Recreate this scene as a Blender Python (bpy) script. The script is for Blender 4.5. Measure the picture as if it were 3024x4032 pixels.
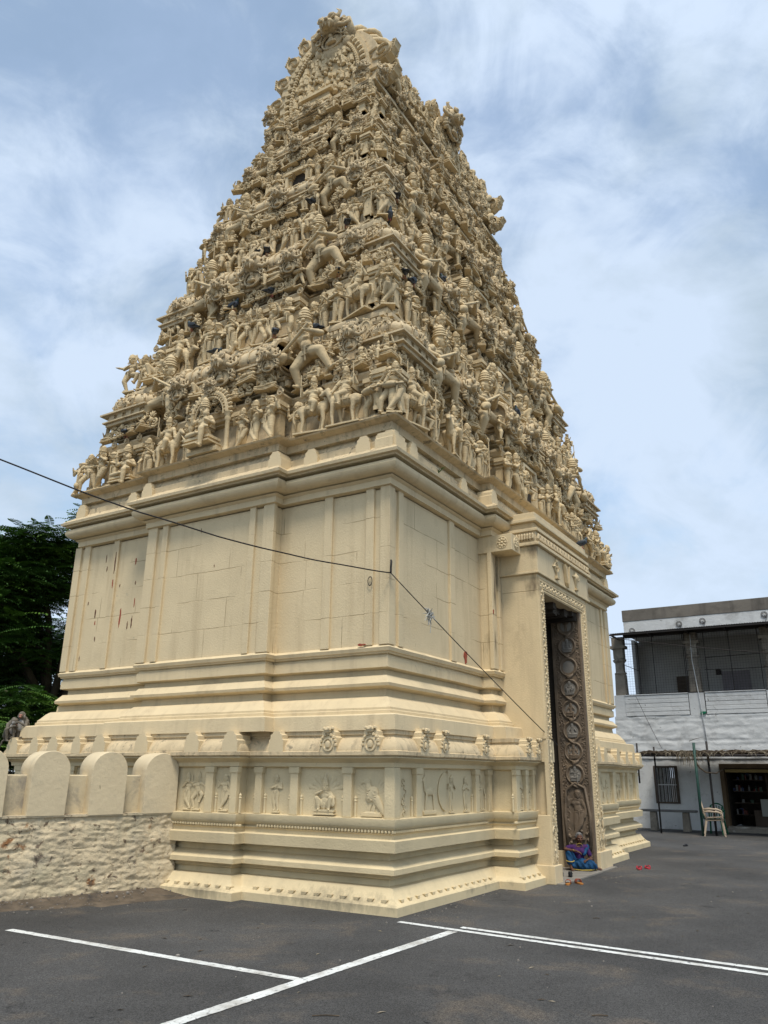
import bpy, bmesh, math, random
import numpy as np
from mathutils import Vector, Matrix, Euler, noise
PI = math.pi
R_ = math.radians
random.seed(7)
for o in list(bpy.data.objects): bpy.data.objects.remove(o)
SC = bpy.context.scene
COL = SC.collection

# ------------------------------------------------------------------ camera, light, sky
# World frame: x runs along the doorway side of the tower, y along its short side,
# the origin is the near bottom corner of the tower.  Metres.
cam_d = bpy.data.cameras.new('camera')
cam = bpy.data.objects.new('camera', cam_d); COL.objects.link(cam)
SC.camera = cam
cam_d.sensor_fit = 'HORIZONTAL'; cam_d.sensor_width = 36.0
cam_d.lens = 3080.0/3024.0*36.0
cam_d.clip_start = 0.05; cam_d.clip_end = 6000
cR = Vector((0.52137, -0.85328, 0.0091)); cU = Vector((-0.27527, -0.15808, 0.94828)); cF = Vector((0.80771, 0.49691, 0.31730))
cam.matrix_world = Matrix(((cR.x, cU.x, -cF.x, -8.76), (cR.y, cU.y, -cF.y, -5.14), (cR.z, cU.z, -cF.z, 1.6), (0, 0, 0, 1)))

SUN_AZ = R_(214)      # direction towards the sun, from +x anticlockwise
SUN_EL = R_(64)
sd = bpy.data.lights.new('sun', 'SUN'); sun = bpy.data.objects.new('sun', sd); COL.objects.link(sun)
sd.energy = 2.3; sd.angle = R_(15); sd.color = (1.0, 0.95, 0.86)
to_sun = Vector((math.cos(SUN_AZ)*math.cos(SUN_EL), math.sin(SUN_AZ)*math.cos(SUN_EL), math.sin(SUN_EL)))
sun.rotation_euler = to_sun.to_track_quat('Z', 'Y').to_euler()
sun.location = to_sun*60

world = bpy.data.worlds.new('World'); SC.world = world; world.use_nodes = True
nt = world.node_tree; nt.nodes.clear()
def N(nt, t, **kw):
    n = nt.nodes.new(t)
    for k, v in kw.items():
        if k == 'ins':
            for a, b in v.items(): n.inputs[a].default_value = b
        else: setattr(n, k, v)
    return n
def L(nt, a, b): nt.links.new(a, b)
wo = N(nt, 'ShaderNodeOutputWorld'); bg = N(nt, 'ShaderNodeBackground')
sky = N(nt, 'ShaderNodeTexSky'); sky.sky_type = 'NISHITA'; sky.sun_disc = False
sky.sun_elevation = SUN_EL; sky.sun_rotation = PI/2-SUN_AZ
sky.air_density = 1.0; sky.dust_density = 1.0; sky.ozone_density = 1.0
tc = N(nt, 'ShaderNodeTexCoord')
mp = N(nt, 'ShaderNodeMapping'); mp.inputs['Scale'].default_value = (1.0, 1.0, 1.35); mp.inputs['Rotation'].default_value = (0.25, 0.1, 0.6)
mp.inputs['Location'].default_value = (0.6, 0.2, 0.35)
n1 = N(nt, 'ShaderNodeTexNoise', ins={'Scale': 2.5, 'Detail': 12.0, 'Roughness': 0.55, 'Distortion': 0.25})
n2 = N(nt, 'ShaderNodeTexNoise', ins={'Scale': 2.6, 'Detail': 10.0, 'Roughness': 0.55, 'Distortion': 0.3})
r1 = N(nt, 'ShaderNodeValToRGB')
r1.color_ramp.elements[0].position = 0.38; r1.color_ramp.elements[1].position = 0.60
r1.color_ramp.elements[0].color = (0.35, 0.35, 0.35, 1); r1.color_ramp.elements[1].color = (0.96, 0.96, 0.96, 1)
r1.color_ramp.interpolation = 'EASE'
cl = N(nt, 'ShaderNodeValToRGB')
cl.color_ramp.elements[0].position = 0.38; cl.color_ramp.elements[0].color = (4.0, 4.9, 5.8, 1)
cl.color_ramp.elements[1].position = 0.58; cl.color_ramp.elements[1].color = (5.4, 6.4, 7.8, 1)
blue = N(nt, 'ShaderNodeMix', data_type='RGBA', blend_type='MULTIPLY', ins={'Factor': 1.0})
blue.inputs[7].default_value = (1.7, 1.75, 1.65, 1)
mix = N(nt, 'ShaderNodeMix', data_type='RGBA')
L(nt, tc.outputs['Generated'], mp.inputs['Vector']); L(nt, mp.outputs[0], n1.inputs['Vector']); L(nt, mp.outputs[0], n2.inputs['Vector'])
n3 = N(nt, 'ShaderNodeTexNoise', ins={'Scale': 7.5, 'Detail': 10.0, 'Roughness': 0.6, 'Distortion': 0.6}); L(nt, mp.outputs[0], n3.inputs['Vector'])
def wisp(src, k):
    a = N(nt, 'ShaderNodeMath', operation='MULTIPLY_ADD', ins={1: k, 2: -0.5*k}); L(nt, n3.outputs['Fac'], a.inputs[0])
    b = N(nt, 'ShaderNodeMath', operation='ADD'); L(nt, a.outputs[0], b.inputs[0]); L(nt, src, b.inputs[1]); return b.outputs[0]
L(nt, wisp(n1.outputs['Fac'], 0.38), r1.inputs[0]); L(nt, wisp(n2.outputs['Fac'], 0.30), cl.inputs[0])
L(nt, sky.outputs[0], blue.inputs[6])
# thin overcast brightens towards the veiled sun, behind the photographer
dot = N(nt, 'ShaderNodeVectorMath', operation='DOT_PRODUCT'); dot.inputs[1].default_value = to_sun
L(nt, tc.outputs['Generated'], dot.inputs[0])
mr = N(nt, 'ShaderNodeMapRange', ins={'From Min': 0.1, 'From Max': 1.0, 'To Min': 0.98, 'To Max': 1.1}); mr.interpolation_type = 'SMOOTHSTEP'
L(nt, dot.outputs['Value'], mr.inputs['Value'])
glow = N(nt, 'ShaderNodeMix', data_type='RGBA', blend_type='MULTIPLY', ins={'Factor': 1.0})
L(nt, cl.outputs[0], glow.inputs[6]); L(nt, mr.outputs[0], glow.inputs[7])
L(nt, r1.outputs[0], mix.inputs[0]); L(nt, blue.outputs[2], mix.inputs[6]); L(nt, glow.outputs[2], mix.inputs[7])
L(nt, mix.outputs[2], bg.inputs[0]); bg.inputs[1].default_value = 0.1
L(nt, bg.outputs[0], wo.inputs[0])

SC.view_settings.view_transform = 'Standard'; SC.view_settings.look = 'None'
SC.view_settings.exposure = 0.38; SC.view_settings.gamma = 1.0
SC.render.engine = 'CYCLES'
SC.cycles.max_bounces = 6; SC.cycles.diffuse_bounces = 2; SC.cycles.transparent_max_bounces = 12
SC.render.resolution_x = 768; SC.render.resolution_y = 1024

# ------------------------------------------------------------------ materials
def mat(name, rgb, rough=0.85, var=0.12, scale=3.0, bump=0.15, bscale=40.0, dirt=None, metal=0.0, streak=None, spec=0.3):
    """Principled with noise variation; dirt=(rgb, noise scale, low, high); streak=(rgb, amount): vertical runs."""
    m = bpy.data.materials.new(name); m.use_nodes = True
    t = m.node_tree; bs = t.nodes['Principled BSDF']
    bs.inputs['Roughness'].default_value = rough; bs.inputs['Metallic'].default_value = metal
    bs.inputs['Specular IOR Level'].default_value = spec
    co = N(t, 'ShaderNodeTexCoord'); src = co.outputs['Object']
    a = N(t, 'ShaderNodeTexNoise', ins={'Scale': scale, 'Detail': 6.0, 'Roughness': 0.6}); L(t, src, a.inputs['Vector'])
    ra = N(t, 'ShaderNodeMapRange', ins={'From Min': 0.3, 'From Max': 0.7, 'To Min': 1-var, 'To Max': 1+var}); L(t, a.outputs['Fac'], ra.inputs['Value'])
    mu = N(t, 'ShaderNodeMix', data_type='RGBA', blend_type='MULTIPLY', ins={'Factor': 1.0})
    mu.inputs[6].default_value = (*rgb, 1); L(t, ra.outputs[0], mu.inputs[7])
    col = mu.outputs[2]
    def over(colr, fac):
        nonlocal col
        x = N(t, 'ShaderNodeMix', data_type='RGBA'); x.inputs[7].default_value = (*colr, 1)
        L(t, fac, x.inputs[0]); L(t, col, x.inputs[6]); col = x.outputs[2]
    if dirt:
        for (dc, ds, lo, hi) in (dirt if isinstance(dirt[0][0], tuple) else [dirt]):
            b = N(t, 'ShaderNodeTexNoise', ins={'Scale': ds, 'Detail': 8.0, 'Roughness': 0.68, 'Distortion': 0.4}); L(t, src, b.inputs['Vector'])
            rb = N(t, 'ShaderNodeMapRange', ins={'From Min': lo, 'From Max': hi}); L(t, b.outputs['Fac'], rb.inputs['Value'])
            over(dc, rb.outputs[0])
    if streak:
        mpn = N(t, 'ShaderNodeMapping'); mpn.inputs['Scale'].default_value = (1, 1, 0.08); L(t, src, mpn.inputs['Vector'])
        c = N(t, 'ShaderNodeTexNoise', ins={'Scale': streak[2], 'Detail': 5.0, 'Roughness': 0.6}); L(t, mpn.outputs[0], c.inputs['Vector'])
        rc = N(t, 'ShaderNodeMapRange', ins={'From Min': 0.52, 'From Max': 0.75, 'To Max': streak[1]}); L(t, c.outputs['Fac'], rc.inputs['Value'])
        over(streak[0], rc.outputs[0])
    L(t, col, bs.inputs['Base Color'])
    if bump:
        d = N(t, 'ShaderNodeTexNoise', ins={'Scale': bscale, 'Detail': 6.0, 'Roughness': 0.65}); L(t, src, d.inputs['Vector'])
        bp = N(t, 'ShaderNodeBump', ins={'Strength': bump, 'Distance': 0.02}); L(t, d.outputs['Fac'], bp.inputs['Height'])
        L(t, bp.outputs[0], bs.inputs['Normal'])
    m['colnode'] = 1
    return m
def stains(m, spots, rgb=(0.13, 0.095, 0.06), amt=0.85, ns=7.0):
    """mould and soot patches at fixed places on the building: (centre, radii)"""
    t = m.node_tree; bs = t.nodes['Principled BSDF']; ge = N(t, 'ShaderNodeNewGeometry')
    nz = N(t, 'ShaderNodeTexNoise', ins={'Scale': ns, 'Detail': 7.0, 'Roughness': 0.65}); mpn = N(t, 'ShaderNodeMapping'); mpn.inputs['Scale'].default_value = (1, 1, 0.35)
    L(t, ge.outputs['Position'], mpn.inputs[0]); L(t, mpn.outputs[0], nz.inputs['Vector']); acc = None
    for c, r in spots:
        a = N(t, 'ShaderNodeVectorMath', operation='SUBTRACT'); a.inputs[1].default_value = c; L(t, ge.outputs['Position'], a.inputs[0])
        b = N(t, 'ShaderNodeVectorMath', operation='DIVIDE'); b.inputs[1].default_value = r; L(t, a.outputs[0], b.inputs[0])
        l = N(t, 'ShaderNodeVectorMath', operation='LENGTH'); L(t, b.outputs[0], l.inputs[0])
        q = N(t, 'ShaderNodeMapRange', ins={'From Min': 0.0, 'From Max': 1.0, 'To Min': 0.62, 'To Max': 0.0}); L(t, l.outputs['Value'], q.inputs['Value'])
        if acc is None: acc = q.outputs[0]
        else:
            mx = N(t, 'ShaderNodeMath', operation='MAXIMUM'); L(t, acc, mx.inputs[0]); L(t, q.outputs[0], mx.inputs[1]); acc = mx.outputs[0]
    ad = N(t, 'ShaderNodeMath', operation='ADD'); L(t, acc, ad.inputs[0]); L(t, nz.outputs['Fac'], ad.inputs[1])
    fr = N(t, 'ShaderNodeMapRange', ins={'From Min': 0.72, 'From Max': 1.12, 'To Max': amt}); L(t, ad.outputs[0], fr.inputs['Value'])
    ms = N(t, 'ShaderNodeMath', operation='MULTIPLY'); gt = N(t, 'ShaderNodeMath', operation='GREATER_THAN', ins={1: 0.001}); L(t, acc, gt.inputs[0]); L(t, fr.outputs[0], ms.inputs[0]); L(t, gt.outputs[0], ms.inputs[1])
    old = bs.inputs['Base Color'].links[0].from_socket; x = N(t, 'ShaderNodeMix', data_type='RGBA'); x.inputs[7].default_value = (*rgb, 1)
    L(t, ms.outputs[0], x.inputs[0]); L(t, old, x.inputs[6]); L(t, x.outputs[2], bs.inputs['Base Color'])
CREAM = (0.675, 0.535, 0.325)
M = {}
def wall_mat():
    """cream lime-washed granite blocks: faint irregular joints, stains, pitted surface"""
    m = mat('cream_limewashed_stone', CREAM, 0.85, 0.07, 1.3, 0.35, 38.0,
            dirt=[((0.42, 0.33, 0.20), 1.1, 0.57, 0.95), ((0.30, 0.27, 0.21), 6.0, 0.66, 0.80)], streak=((0.40, 0.29, 0.16), 0.5, 4.0))
    t = m.node_tree; bs = t.nodes['Principled BSDF']
    co = N(t, 'ShaderNodeTexCoord'); sx = N(t, 'ShaderNodeSeparateXYZ'); L(t, co.outputs['Object'], sx.inputs[0])
    ad = N(t, 'ShaderNodeMath', operation='ADD'); L(t, sx.outputs[0], ad.inputs[0]); L(t, sx.outputs[1], ad.inputs[1])
    wn = N(t, 'ShaderNodeTexNoise', ins={'Scale': 2.0, 'Detail': 3.0}); L(t, co.outputs['Object'], wn.inputs['Vector'])
    wz = N(t, 'ShaderNodeMath', operation='MULTIPLY_ADD', ins={1: 0.05}); L(t, wn.outputs['Fac'], wz.inputs[0]); L(t, sx.outputs[2], wz.inputs[2])
    cb = N(t, 'ShaderNodeCombineXYZ'); L(t, ad.outputs[0], cb.inputs[0]); L(t, wz.outputs[0], cb.inputs[1])
    br = N(t, 'ShaderNodeTexBrick', ins={'Scale': 1.0, 'Mortar Size': 0.007, 'Mortar Smooth': 0.3, 'Brick Width': 1.15, 'Row Height': 0.47, 'Bias': 0.0})
    br.offset = 0.37; br.squash = 0.8; br.squash_frequency = 3
    L(t, cb.outputs[0], br.inputs['Vector'])
    # joints only show here and there
    ms = N(t, 'ShaderNodeTexNoise', ins={'Scale': 1.6, 'Detail': 4.0}); L(t, co.outputs['Object'], ms.inputs['Vector'])
    mm = N(t, 'ShaderNodeMapRange', ins={'From Min': 0.44, 'From Max': 0.56}); L(t, ms.outputs['Fac'], mm.inputs['Value'])
    mul = N(t, 'ShaderNodeMath', operation='MULTIPLY'); L(t, br.outputs['Fac'], mul.inputs[0]); L(t, mm.outputs[0], mul.inputs[1])
    old = bs.inputs['Base Color'].links[0].from_socket
    x = N(t, 'ShaderNodeMix', data_type='RGBA'); x.inputs[7].default_value = (0.36, 0.26, 0.14, 1)
    f = N(t, 'ShaderNodeMath', operation='MULTIPLY', ins={1: 0.8}); L(t, mul.outputs[0], f.inputs[0])
    L(t, f.outputs[0], x.inputs[0]); L(t, old, x.inputs[6]); L(t, x.outputs[2], bs.inputs['Base Color'])
    b1 = bs.inputs['Normal'].links[0].from_node
    b2 = N(t, 'ShaderNodeBump', ins={'Strength': 0.6, 'Distance': 0.012}); b2.invert = True
    L(t, mul.outputs[0], b2.inputs['Height']); L(t, b1.outputs[0], b2.inputs['Normal']); L(t, b2.outputs[0], bs.inputs['Normal'])
    return m
M['wall'] = wall_mat()
SPOTS = [((3.62, 0.2, 4.7), (0.10, 0.4, 1.0)), ((3.75, 0.2, 4.95), (0.22, 0.3, 0.55)), ((3.95, -0.42, 4.72), (0.16, 0.28, 0.40)), ((3.92, -0.40, 5.35), (0.12, 0.34, 0.30)), ((6.75, -0.5, 5.15), (0.14, 0.1, 0.40)), ((3.58, 0.2, 3.7), (0.09, 0.4, 0.5))]
stains(M['wall'], SPOTS)
M['stone'] = mat('cream_painted_stone', CREAM, 0.85, 0.07, 2.0, 0.35, 42.0,
                 dirt=[((0.40, 0.30, 0.18), 1.4, 0.58, 0.92), ((0.24, 0.21, 0.16), 7.0, 0.66, 0.80)], streak=((0.42, 0.32, 0.2), 0.4, 6.0))
M['plinth'] = mat('cream_painted_plinth', (0.67, 0.54, 0.325), 0.85, 0.08, 2.0, 0.4, 42.0,
                 dirt=[((0.40, 0.32, 0.19), 1.0, 0.56, 0.85), ((0.22, 0.19, 0.14), 5.0, 0.66, 0.80)], streak=((0.36, 0.30, 0.2), 0.28, 3.0))
stains(M['stone'], SPOTS)
stains(M['plinth'], [((0.02, 1.0, 0.14), (0.3, 1.7, 0.24)), ((-0.2, 3.0, 0.1), (0.3, 0.9, 0.2)), ((0.1, 0.3, 0.62), (0.3, 1.4, 0.05)), ((2.4, -0.1, 0.1), (1.2, 0.3, 0.1))], rgb=(0.17, 0.145, 0.10), amt=0.75, ns=9.0)
M['stucco'] = mat('cream_stucco', (0.615, 0.475, 0.275), 0.85, 0.14, 3.0, 0.5, 30.0,
                 dirt=[((0.36, 0.27, 0.15), 2.6, 0.52, 0.80), ((0.14, 0.12, 0.09), 9.0, 0.62, 0.74)], streak=((0.33, 0.26, 0.16), 0.5, 8.0))
M['grime'] = mat('weathered_stucco', (0.58, 0.45, 0.27), 0.9, 0.2, 6.0, 0.6, 30.0,
                 dirt=[((0.20, 0.16, 0.11), 7.0, 0.52, 0.74)])
M['ledge'] = mat('weathered_ledge_stucco', (0.615, 0.48, 0.29), 0.88, 0.1, 3.0, 0.45, 36.0,
                 dirt=[((0.36, 0.28, 0.17), 2.0, 0.50, 0.8), ((0.13, 0.11, 0.08), 6.0, 0.57, 0.70)], streak=((0.2, 0.16, 0.11), 0.6, 9.0))
M['granite'] = mat('brown_granite', (0.20, 0.145, 0.095), 0.6, 0.3, 2.0, 0.4, 60.0, dirt=[((0.09, 0.07, 0.05), 3.0, 0.5, 0.75), ((0.30, 0.20, 0.11), 2.0, 0.55, 0.8)], spec=0.4)
M['granite_pale'] = mat('pale_worn_granite', (0.24, 0.215, 0.18), 0.7, 0.15, 4.0, 0.2, 60.0)
M['dark'] = mat('interior_shade_dark', (0.05, 0.04, 0.03), 0.9, 0.3, 2.0, 0.4, 20.0)  # near-black colour stands for the shade inside passage, windows and shop
M['asphalt'] = None
M['paint'] = mat('white_road_paint', (0.72, 0.72, 0.68), 0.7, 0.06, 6.0, 0.3, 120.0, dirt=[((0.36, 0.33, 0.28), 3.0, 0.48, 0.72), ((0.10, 0.10, 0.10), 22.0, 0.57, 0.64)])
def asphalt():
    m = mat('asphalt', (0.072, 0.069, 0.065), 0.9, 0.32, 0.45, 0.7, 110.0,
            dirt=[((0.16, 0.125, 0.09), 0.95, 0.54, 0.80), ((0.035, 0.033, 0.032), 1.3, 0.62, 0.72), ((0.02, 0.02, 0.02), 2.6, 0.665, 0.70), ((0.3, 0.29, 0.27), 46.0, 0.70, 0.74)], spec=0.2)
    t = m.node_tree; bs = t.nodes['Principled BSDF']
    co = N(t, 'ShaderNodeTexCoord')
    v = N(t, 'ShaderNodeTexVoronoi', ins={'Scale': 130.0}); L(t, co.outputs['Object'], v.inputs['Vector'])
    rr = N(t, 'ShaderNodeMapRange', ins={'From Min': 0.0, 'From Max': 1.0, 'To Min': 0.55, 'To Max': 1.6})
    sp = N(t, 'ShaderNodeSeparateColor'); L(t, v.outputs['Color'], sp.inputs[0]); L(t, sp.outputs[0], rr.inputs['Value'])
    old = bs.inputs['Base Color'].links[0].from_socket
    x = N(t, 'ShaderNodeMix', data_type='RGBA', blend_type='MULTIPLY', ins={'Factor': 1.0})
    L(t, old, x.inputs[6]); L(t, rr.outputs[0], x.inputs[7]); L(t, x.outputs[2], bs.inputs['Base Color'])
    return m
M['asphalt'] = asphalt()
M['rubble'] = mat('flaking_limewash_on_rubble', (0.61, 0.495, 0.32), 0.9, 0.16, 3.0, 1.0, 22.0,
                  dirt=[((0.42, 0.37, 0.24), 1.6, 0.50, 0.75), ((0.28, 0.13, 0.05), 2.6, 0.60, 0.66), ((0.16, 0.11, 0.07), 7.0, 0.58, 0.64), ((0.30, 0.28, 0.24), 1.1, 0.55, 0.75)], streak=((0.3, 0.28, 0.22), 0.4, 5.0))
M['merlon'] = mat('cream_plaster', (0.65, 0.53, 0.34), 0.88, 0.08, 1.5, 0.4, 14.0, dirt=[((0.42, 0.36, 0.25), 1.6, 0.54, 0.78), ((0.2, 0.16, 0.1), 11.0, 0.66, 0.72)])
M['curtain'] = mat('stained_plaster', (0.58, 0.48, 0.31), 0.88, 0.1, 2.5, 0.3, 18.0, dirt=[((0.26, 0.23, 0.19), 2.2, 0.48, 0.66)])
M['redpatch'] = mat('bare_red_primer', (0.33, 0.075, 0.04), 0.9, 0.2, 10.0, 0.3, 60.0)
M['brownpatch'] = mat('bare_brown_stone', (0.13, 0.06, 0.035), 0.9, 0.25, 20.0, 0.3, 60.0)
M['whitewash'] = mat('whitewash', (0.60, 0.60, 0.585), 0.9, 0.08, 2.5, 0.6, 12.0, dirt=[((0.30, 0.29, 0.27), 1.3, 0.52, 0.78), ((0.10, 0.09, 0.07), 5.0, 0.64, 0.70)])
M['greycement'] = mat('grey_cement', (0.17, 0.15, 0.125), 0.9, 0.2, 1.2, 0.3, 20.0, dirt=[((0.08, 0.072, 0.06), 1.5, 0.5, 0.75)], streak=((0.05, 0.045, 0.04), 0.7, 3.0))
M['metal_dark'] = mat('dark_iron', (0.035, 0.03, 0.028), 0.6, 0.2, 8.0, 0.1, 60.0, metal=0.4)
M['metal_green'] = mat('green_painted_pipe', (0.02, 0.06, 0.045), 0.5, 0.2, 8.0, 0.1, 60.0)
M['black'] = mat('black_rubber', (0.012, 0.012, 0.013), 0.6, 0.1, 5.0, 0.05, 60.0)

# ------------------------------------------------------------------ mesh helpers
class G:
    def __init__(s): s.v = []; s.f = []; s.m = []; s.n = 0
    def add(s, v, f, Mx=None, mi=0):
        v = np.asarray(v, float).reshape(-1, 3)
        if Mx is not None:
            A = np.array(Mx); v = v @ A[:3, :3].T + A[:3, 3]
        s.v.append(v); n = s.n; s.f += [tuple(i+n for i in q) for q in f]; s.m += [mi]*len(f); s.n += len(v)
        return s
    def addg(s, g, Mx=None, mi=None):
        if not g.v: return s
        v = np.concatenate(g.v)
        if Mx is not None:
            A = np.array(Mx); v = v @ A[:3, :3].T + A[:3, 3]
        n = s.n; s.v.append(v); s.f += [tuple(i+n for i in q) for q in g.f]
        s.m += (g.m if mi is None else [mi]*len(g.f)); s.n += len(v); return s
    def box(s, x0, x1, y0, y1, z0, z1, Mx=None, mi=0, taper=0.0):
        t = taper
        v = [(x0, y0, z0), (x1, y0, z0), (x1, y1, z0), (x0, y1, z0), (x0+t, y0+t, z1), (x1-t, y0+t, z1), (x1-t, y1-t, z1), (x0+t, y1-t, z1)]
        return s.add(v, [(0, 3, 2, 1), (4, 5, 6, 7), (0, 1, 5, 4), (1, 2, 6, 5), (2, 3, 7, 6), (3, 0, 4, 7)], Mx, mi)
    def rings(s, rings, closed=True, cap=(True, True), Mx=None, mi=0):
        k = len(rings[0]); v = [p for r in rings for p in r]; f = []
        for i in range(len(rings)-1):
            for j in range(k if closed else k-1):
                a = i*k+j; b = i*k+(j+1) % k
                f.append((a, b, b+k, a+k))
        if cap[0]: f.append(tuple(range(k-1, -1, -1)))
        if cap[1]: f.append(tuple((len(rings)-1)*k+j for j in range(k)))
        return s.add(v, f, Mx, mi)
    def lathe(s, prof, seg=16, Mx=None, mi=0, sq=1.0):
        rs = []
        for (r, z) in prof:
            rs.append([(r*math.cos(2*PI*j/seg), r*sq*math.sin(2*PI*j/seg), z) for j in range(seg)])
        return s.rings(rs, True, (True, True), Mx, mi)
    def ell(s, c, r, rot=None, seg=12, Mx=None, mi=0):
        if not hasattr(r, '__len__'): r = (r, r, r)
        h = seg//2; rs = []
        for i in range(1, h):
            a = PI*i/h
            rs.append([(math.sin(a)*math.cos(2*PI*j/seg), math.sin(a)*math.sin(2*PI*j/seg), -math.cos(a)) for j in range(seg)])
        v = [p for q in rs for p in q]; f = []
        for i in range(len(rs)-1):
            for j in range(seg):
                a = i*seg+j; b = i*seg+(j+1) % seg; f.append((a, b, b+seg, a+seg))
        n = len(v); v += [(0, 0, -1), (0, 0, 1)]
        for j in range(seg):
            f.append((n, (j+1) % seg, j)); f.append((n+1, (len(rs)-1)*seg+j, (len(rs)-1)*seg+(j+1) % seg))
        T = Matrix.Translation(c) @ (rot.to_4x4() if rot is not None else Matrix.Identity(4)) @ Matrix.Diagonal((*r, 1))
        if Mx is not None: T = Mx @ T
        return s.add(v, f, T, mi)
    def tube(s, pts, rad, seg=8, Mx=None, mi=0, round_ends=False):
        pts = [Vector(p) for p in pts]; n = len(pts)
        if not hasattr(rad, '__len__'): rad = [rad]*n
        rs = []; up = None
        for i, p in enumerate(pts):
            d = (pts[min(i+1, n-1)]-pts[max(i-1, 0)])
            if d.length < 1e-9: d = Vector((0, 0, 1))
            d.normalize()
            if up is None: up = Vector((0, 0, 1)) if abs(d.z) < 0.9 else Vector((1, 0, 0))
            x = d.cross(up).normalized(); y = x.cross(d).normalized(); up = y
            rs.append([tuple(p+(x*math.cos(2*PI*j/seg)-y*math.sin(2*PI*j/seg))*rad[i]) for j in range(seg)])
        return s.rings(rs[::-1] if False else rs, True, (True, True), Mx, mi)
    def cap(s, a, b, r0, r1, seg=10, Mx=None, mi=0):
        a = Vector(a); b = Vector(b); d = b-a; l = max(d.length, 1e-6)
        q = d.to_track_quat('Z', 'Y').to_matrix().to_4x4(); T = Matrix.Translation(a) @ q
        pr = [(r0*math.cos(t), r0*math.sin(t)) for t in (-1.35, -0.9, -0.45, 0)]+[(r1*math.cos(t), l+r1*math.sin(t)) for t in (0, 0.45, 0.9, 1.35)]
        return s.lathe(pr, seg, (Mx @ T) if Mx is not None else T, mi)
    def torus(s, c, R0, r, ax=None, seg=20, s2=6, Mx=None, mi=0, arc=2*PI, a0=0.0, sc=(1, 1)):
        rs = []; cl_ = abs(arc-2*PI) < 1e-6; n = seg if cl_ else seg+1
        for i in range(n):
            t = a0+arc*i/seg
            rs.append([((R0+r*math.cos(2*PI*j/s2))*math.cos(t)*sc[0], (R0+r*math.cos(2*PI*j/s2))*math.sin(t)*sc[1], r*math.sin(2*PI*j/s2)) for j in range(s2)])
        T = Matrix.Translation(c)
        if ax is not None: T = T @ ax.to_4x4()
        if Mx is not None: T = Mx @ T
        if cl_:
            rs.append(rs[0])
            return s.rings(rs, True, (False, False), T, mi)
        return s.rings(rs, True, (True, True), T, mi)
    def slab(s, poly, y0, y1, Mx=None, mi=0):
        """polygon in xz extruded from y0 to y1"""
        rs = [[(x, y0, z) for x, z in poly], [(x, y1, z) for x, z in poly]]
        return s.rings(rs, True, (True, True), Mx, mi)
    def mesh(s, name, mats, smooth=False, ang=None):
        me = bpy.data.meshes.new(name)
        v = np.concatenate(s.v) if s.v else np.zeros((0, 3))
        me.from_pydata(v.tolist(), [], s.f)
        for m in (mats if isinstance(mats, (list, tuple)) else [mats]): me.materials.append(m)
        if len(me.materials) > 1: me.polygons.foreach_set('material_index', s.m)
        if smooth or ang: me.polygons.foreach_set('use_smooth', [True]*len(me.polygons))
        me.validate(); me.update()
        bm = bmesh.new(); bm.from_mesh(me); bmesh.ops.recalc_face_normals(bm, faces=bm.faces); bm.to_mesh(me); bm.free()
        if ang: me.set_sharp_from_angle(angle=R_(ang))
        return me

def link(name, me, parent=None, Mx=None):
    o = bpy.data.objects.new(name, me); COL.objects.link(o)
    if parent is not None: o.parent = parent
    if Mx is not None: o.matrix_local = Mx
    return o
def tag(o, label=None, cat=None, group=None, kind=None):
    if label: o['label'] = label
    if cat: o['category'] = cat
    if group: o['group'] = group
    if kind: o['kind'] = kind
    return o
def empty(name, loc=(0, 0, 0), rz=0.0):
    o = bpy.data.objects.new(name, None); COL.objects.link(o); o.location = loc; o.rotation_euler = (0, 0, rz); o.empty_display_size = 0.3
    return o
def obj(name, g, mats, parent=None, smooth=False, ang=None, Mx=None):
    return link(name, g.mesh(name, mats, smooth, ang), parent, Mx)
def bevel(o, w=0.01, seg=2):
    b = o.modifiers.new('bevel', 'BEVEL'); b.width = w; b.segments = seg; b.limit_method = 'ANGLE'; b.angle_limit = R_(40); return o
def Tm(x=0, y=0, z=0, rz=0.0, s=1.0, sx=None, sy=None, sz=None, rx=0.0, ry=0.0):
    return Matrix.Translation((x, y, z)) @ Euler((rx, ry, rz)).to_matrix().to_4x4() @ Matrix.Diagonal((sx if sx is not None else s, sy if sy is not None else s, sz if sz is not None else s, 1))
def RX(a): return Matrix.Rotation(a, 3, 'X')
def RY(a): return Matrix.Rotation(a, 3, 'Y')
def RZ(a): return Matrix.Rotation(a, 3, 'Z')
def wob(p, amp, sc=0.9):
    q = noise.noise_vector(Vector(p)*sc); return (p[0]+q.x*amp, p[1]+q.y*amp, p[2]+q.z*amp*0.8)
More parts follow.
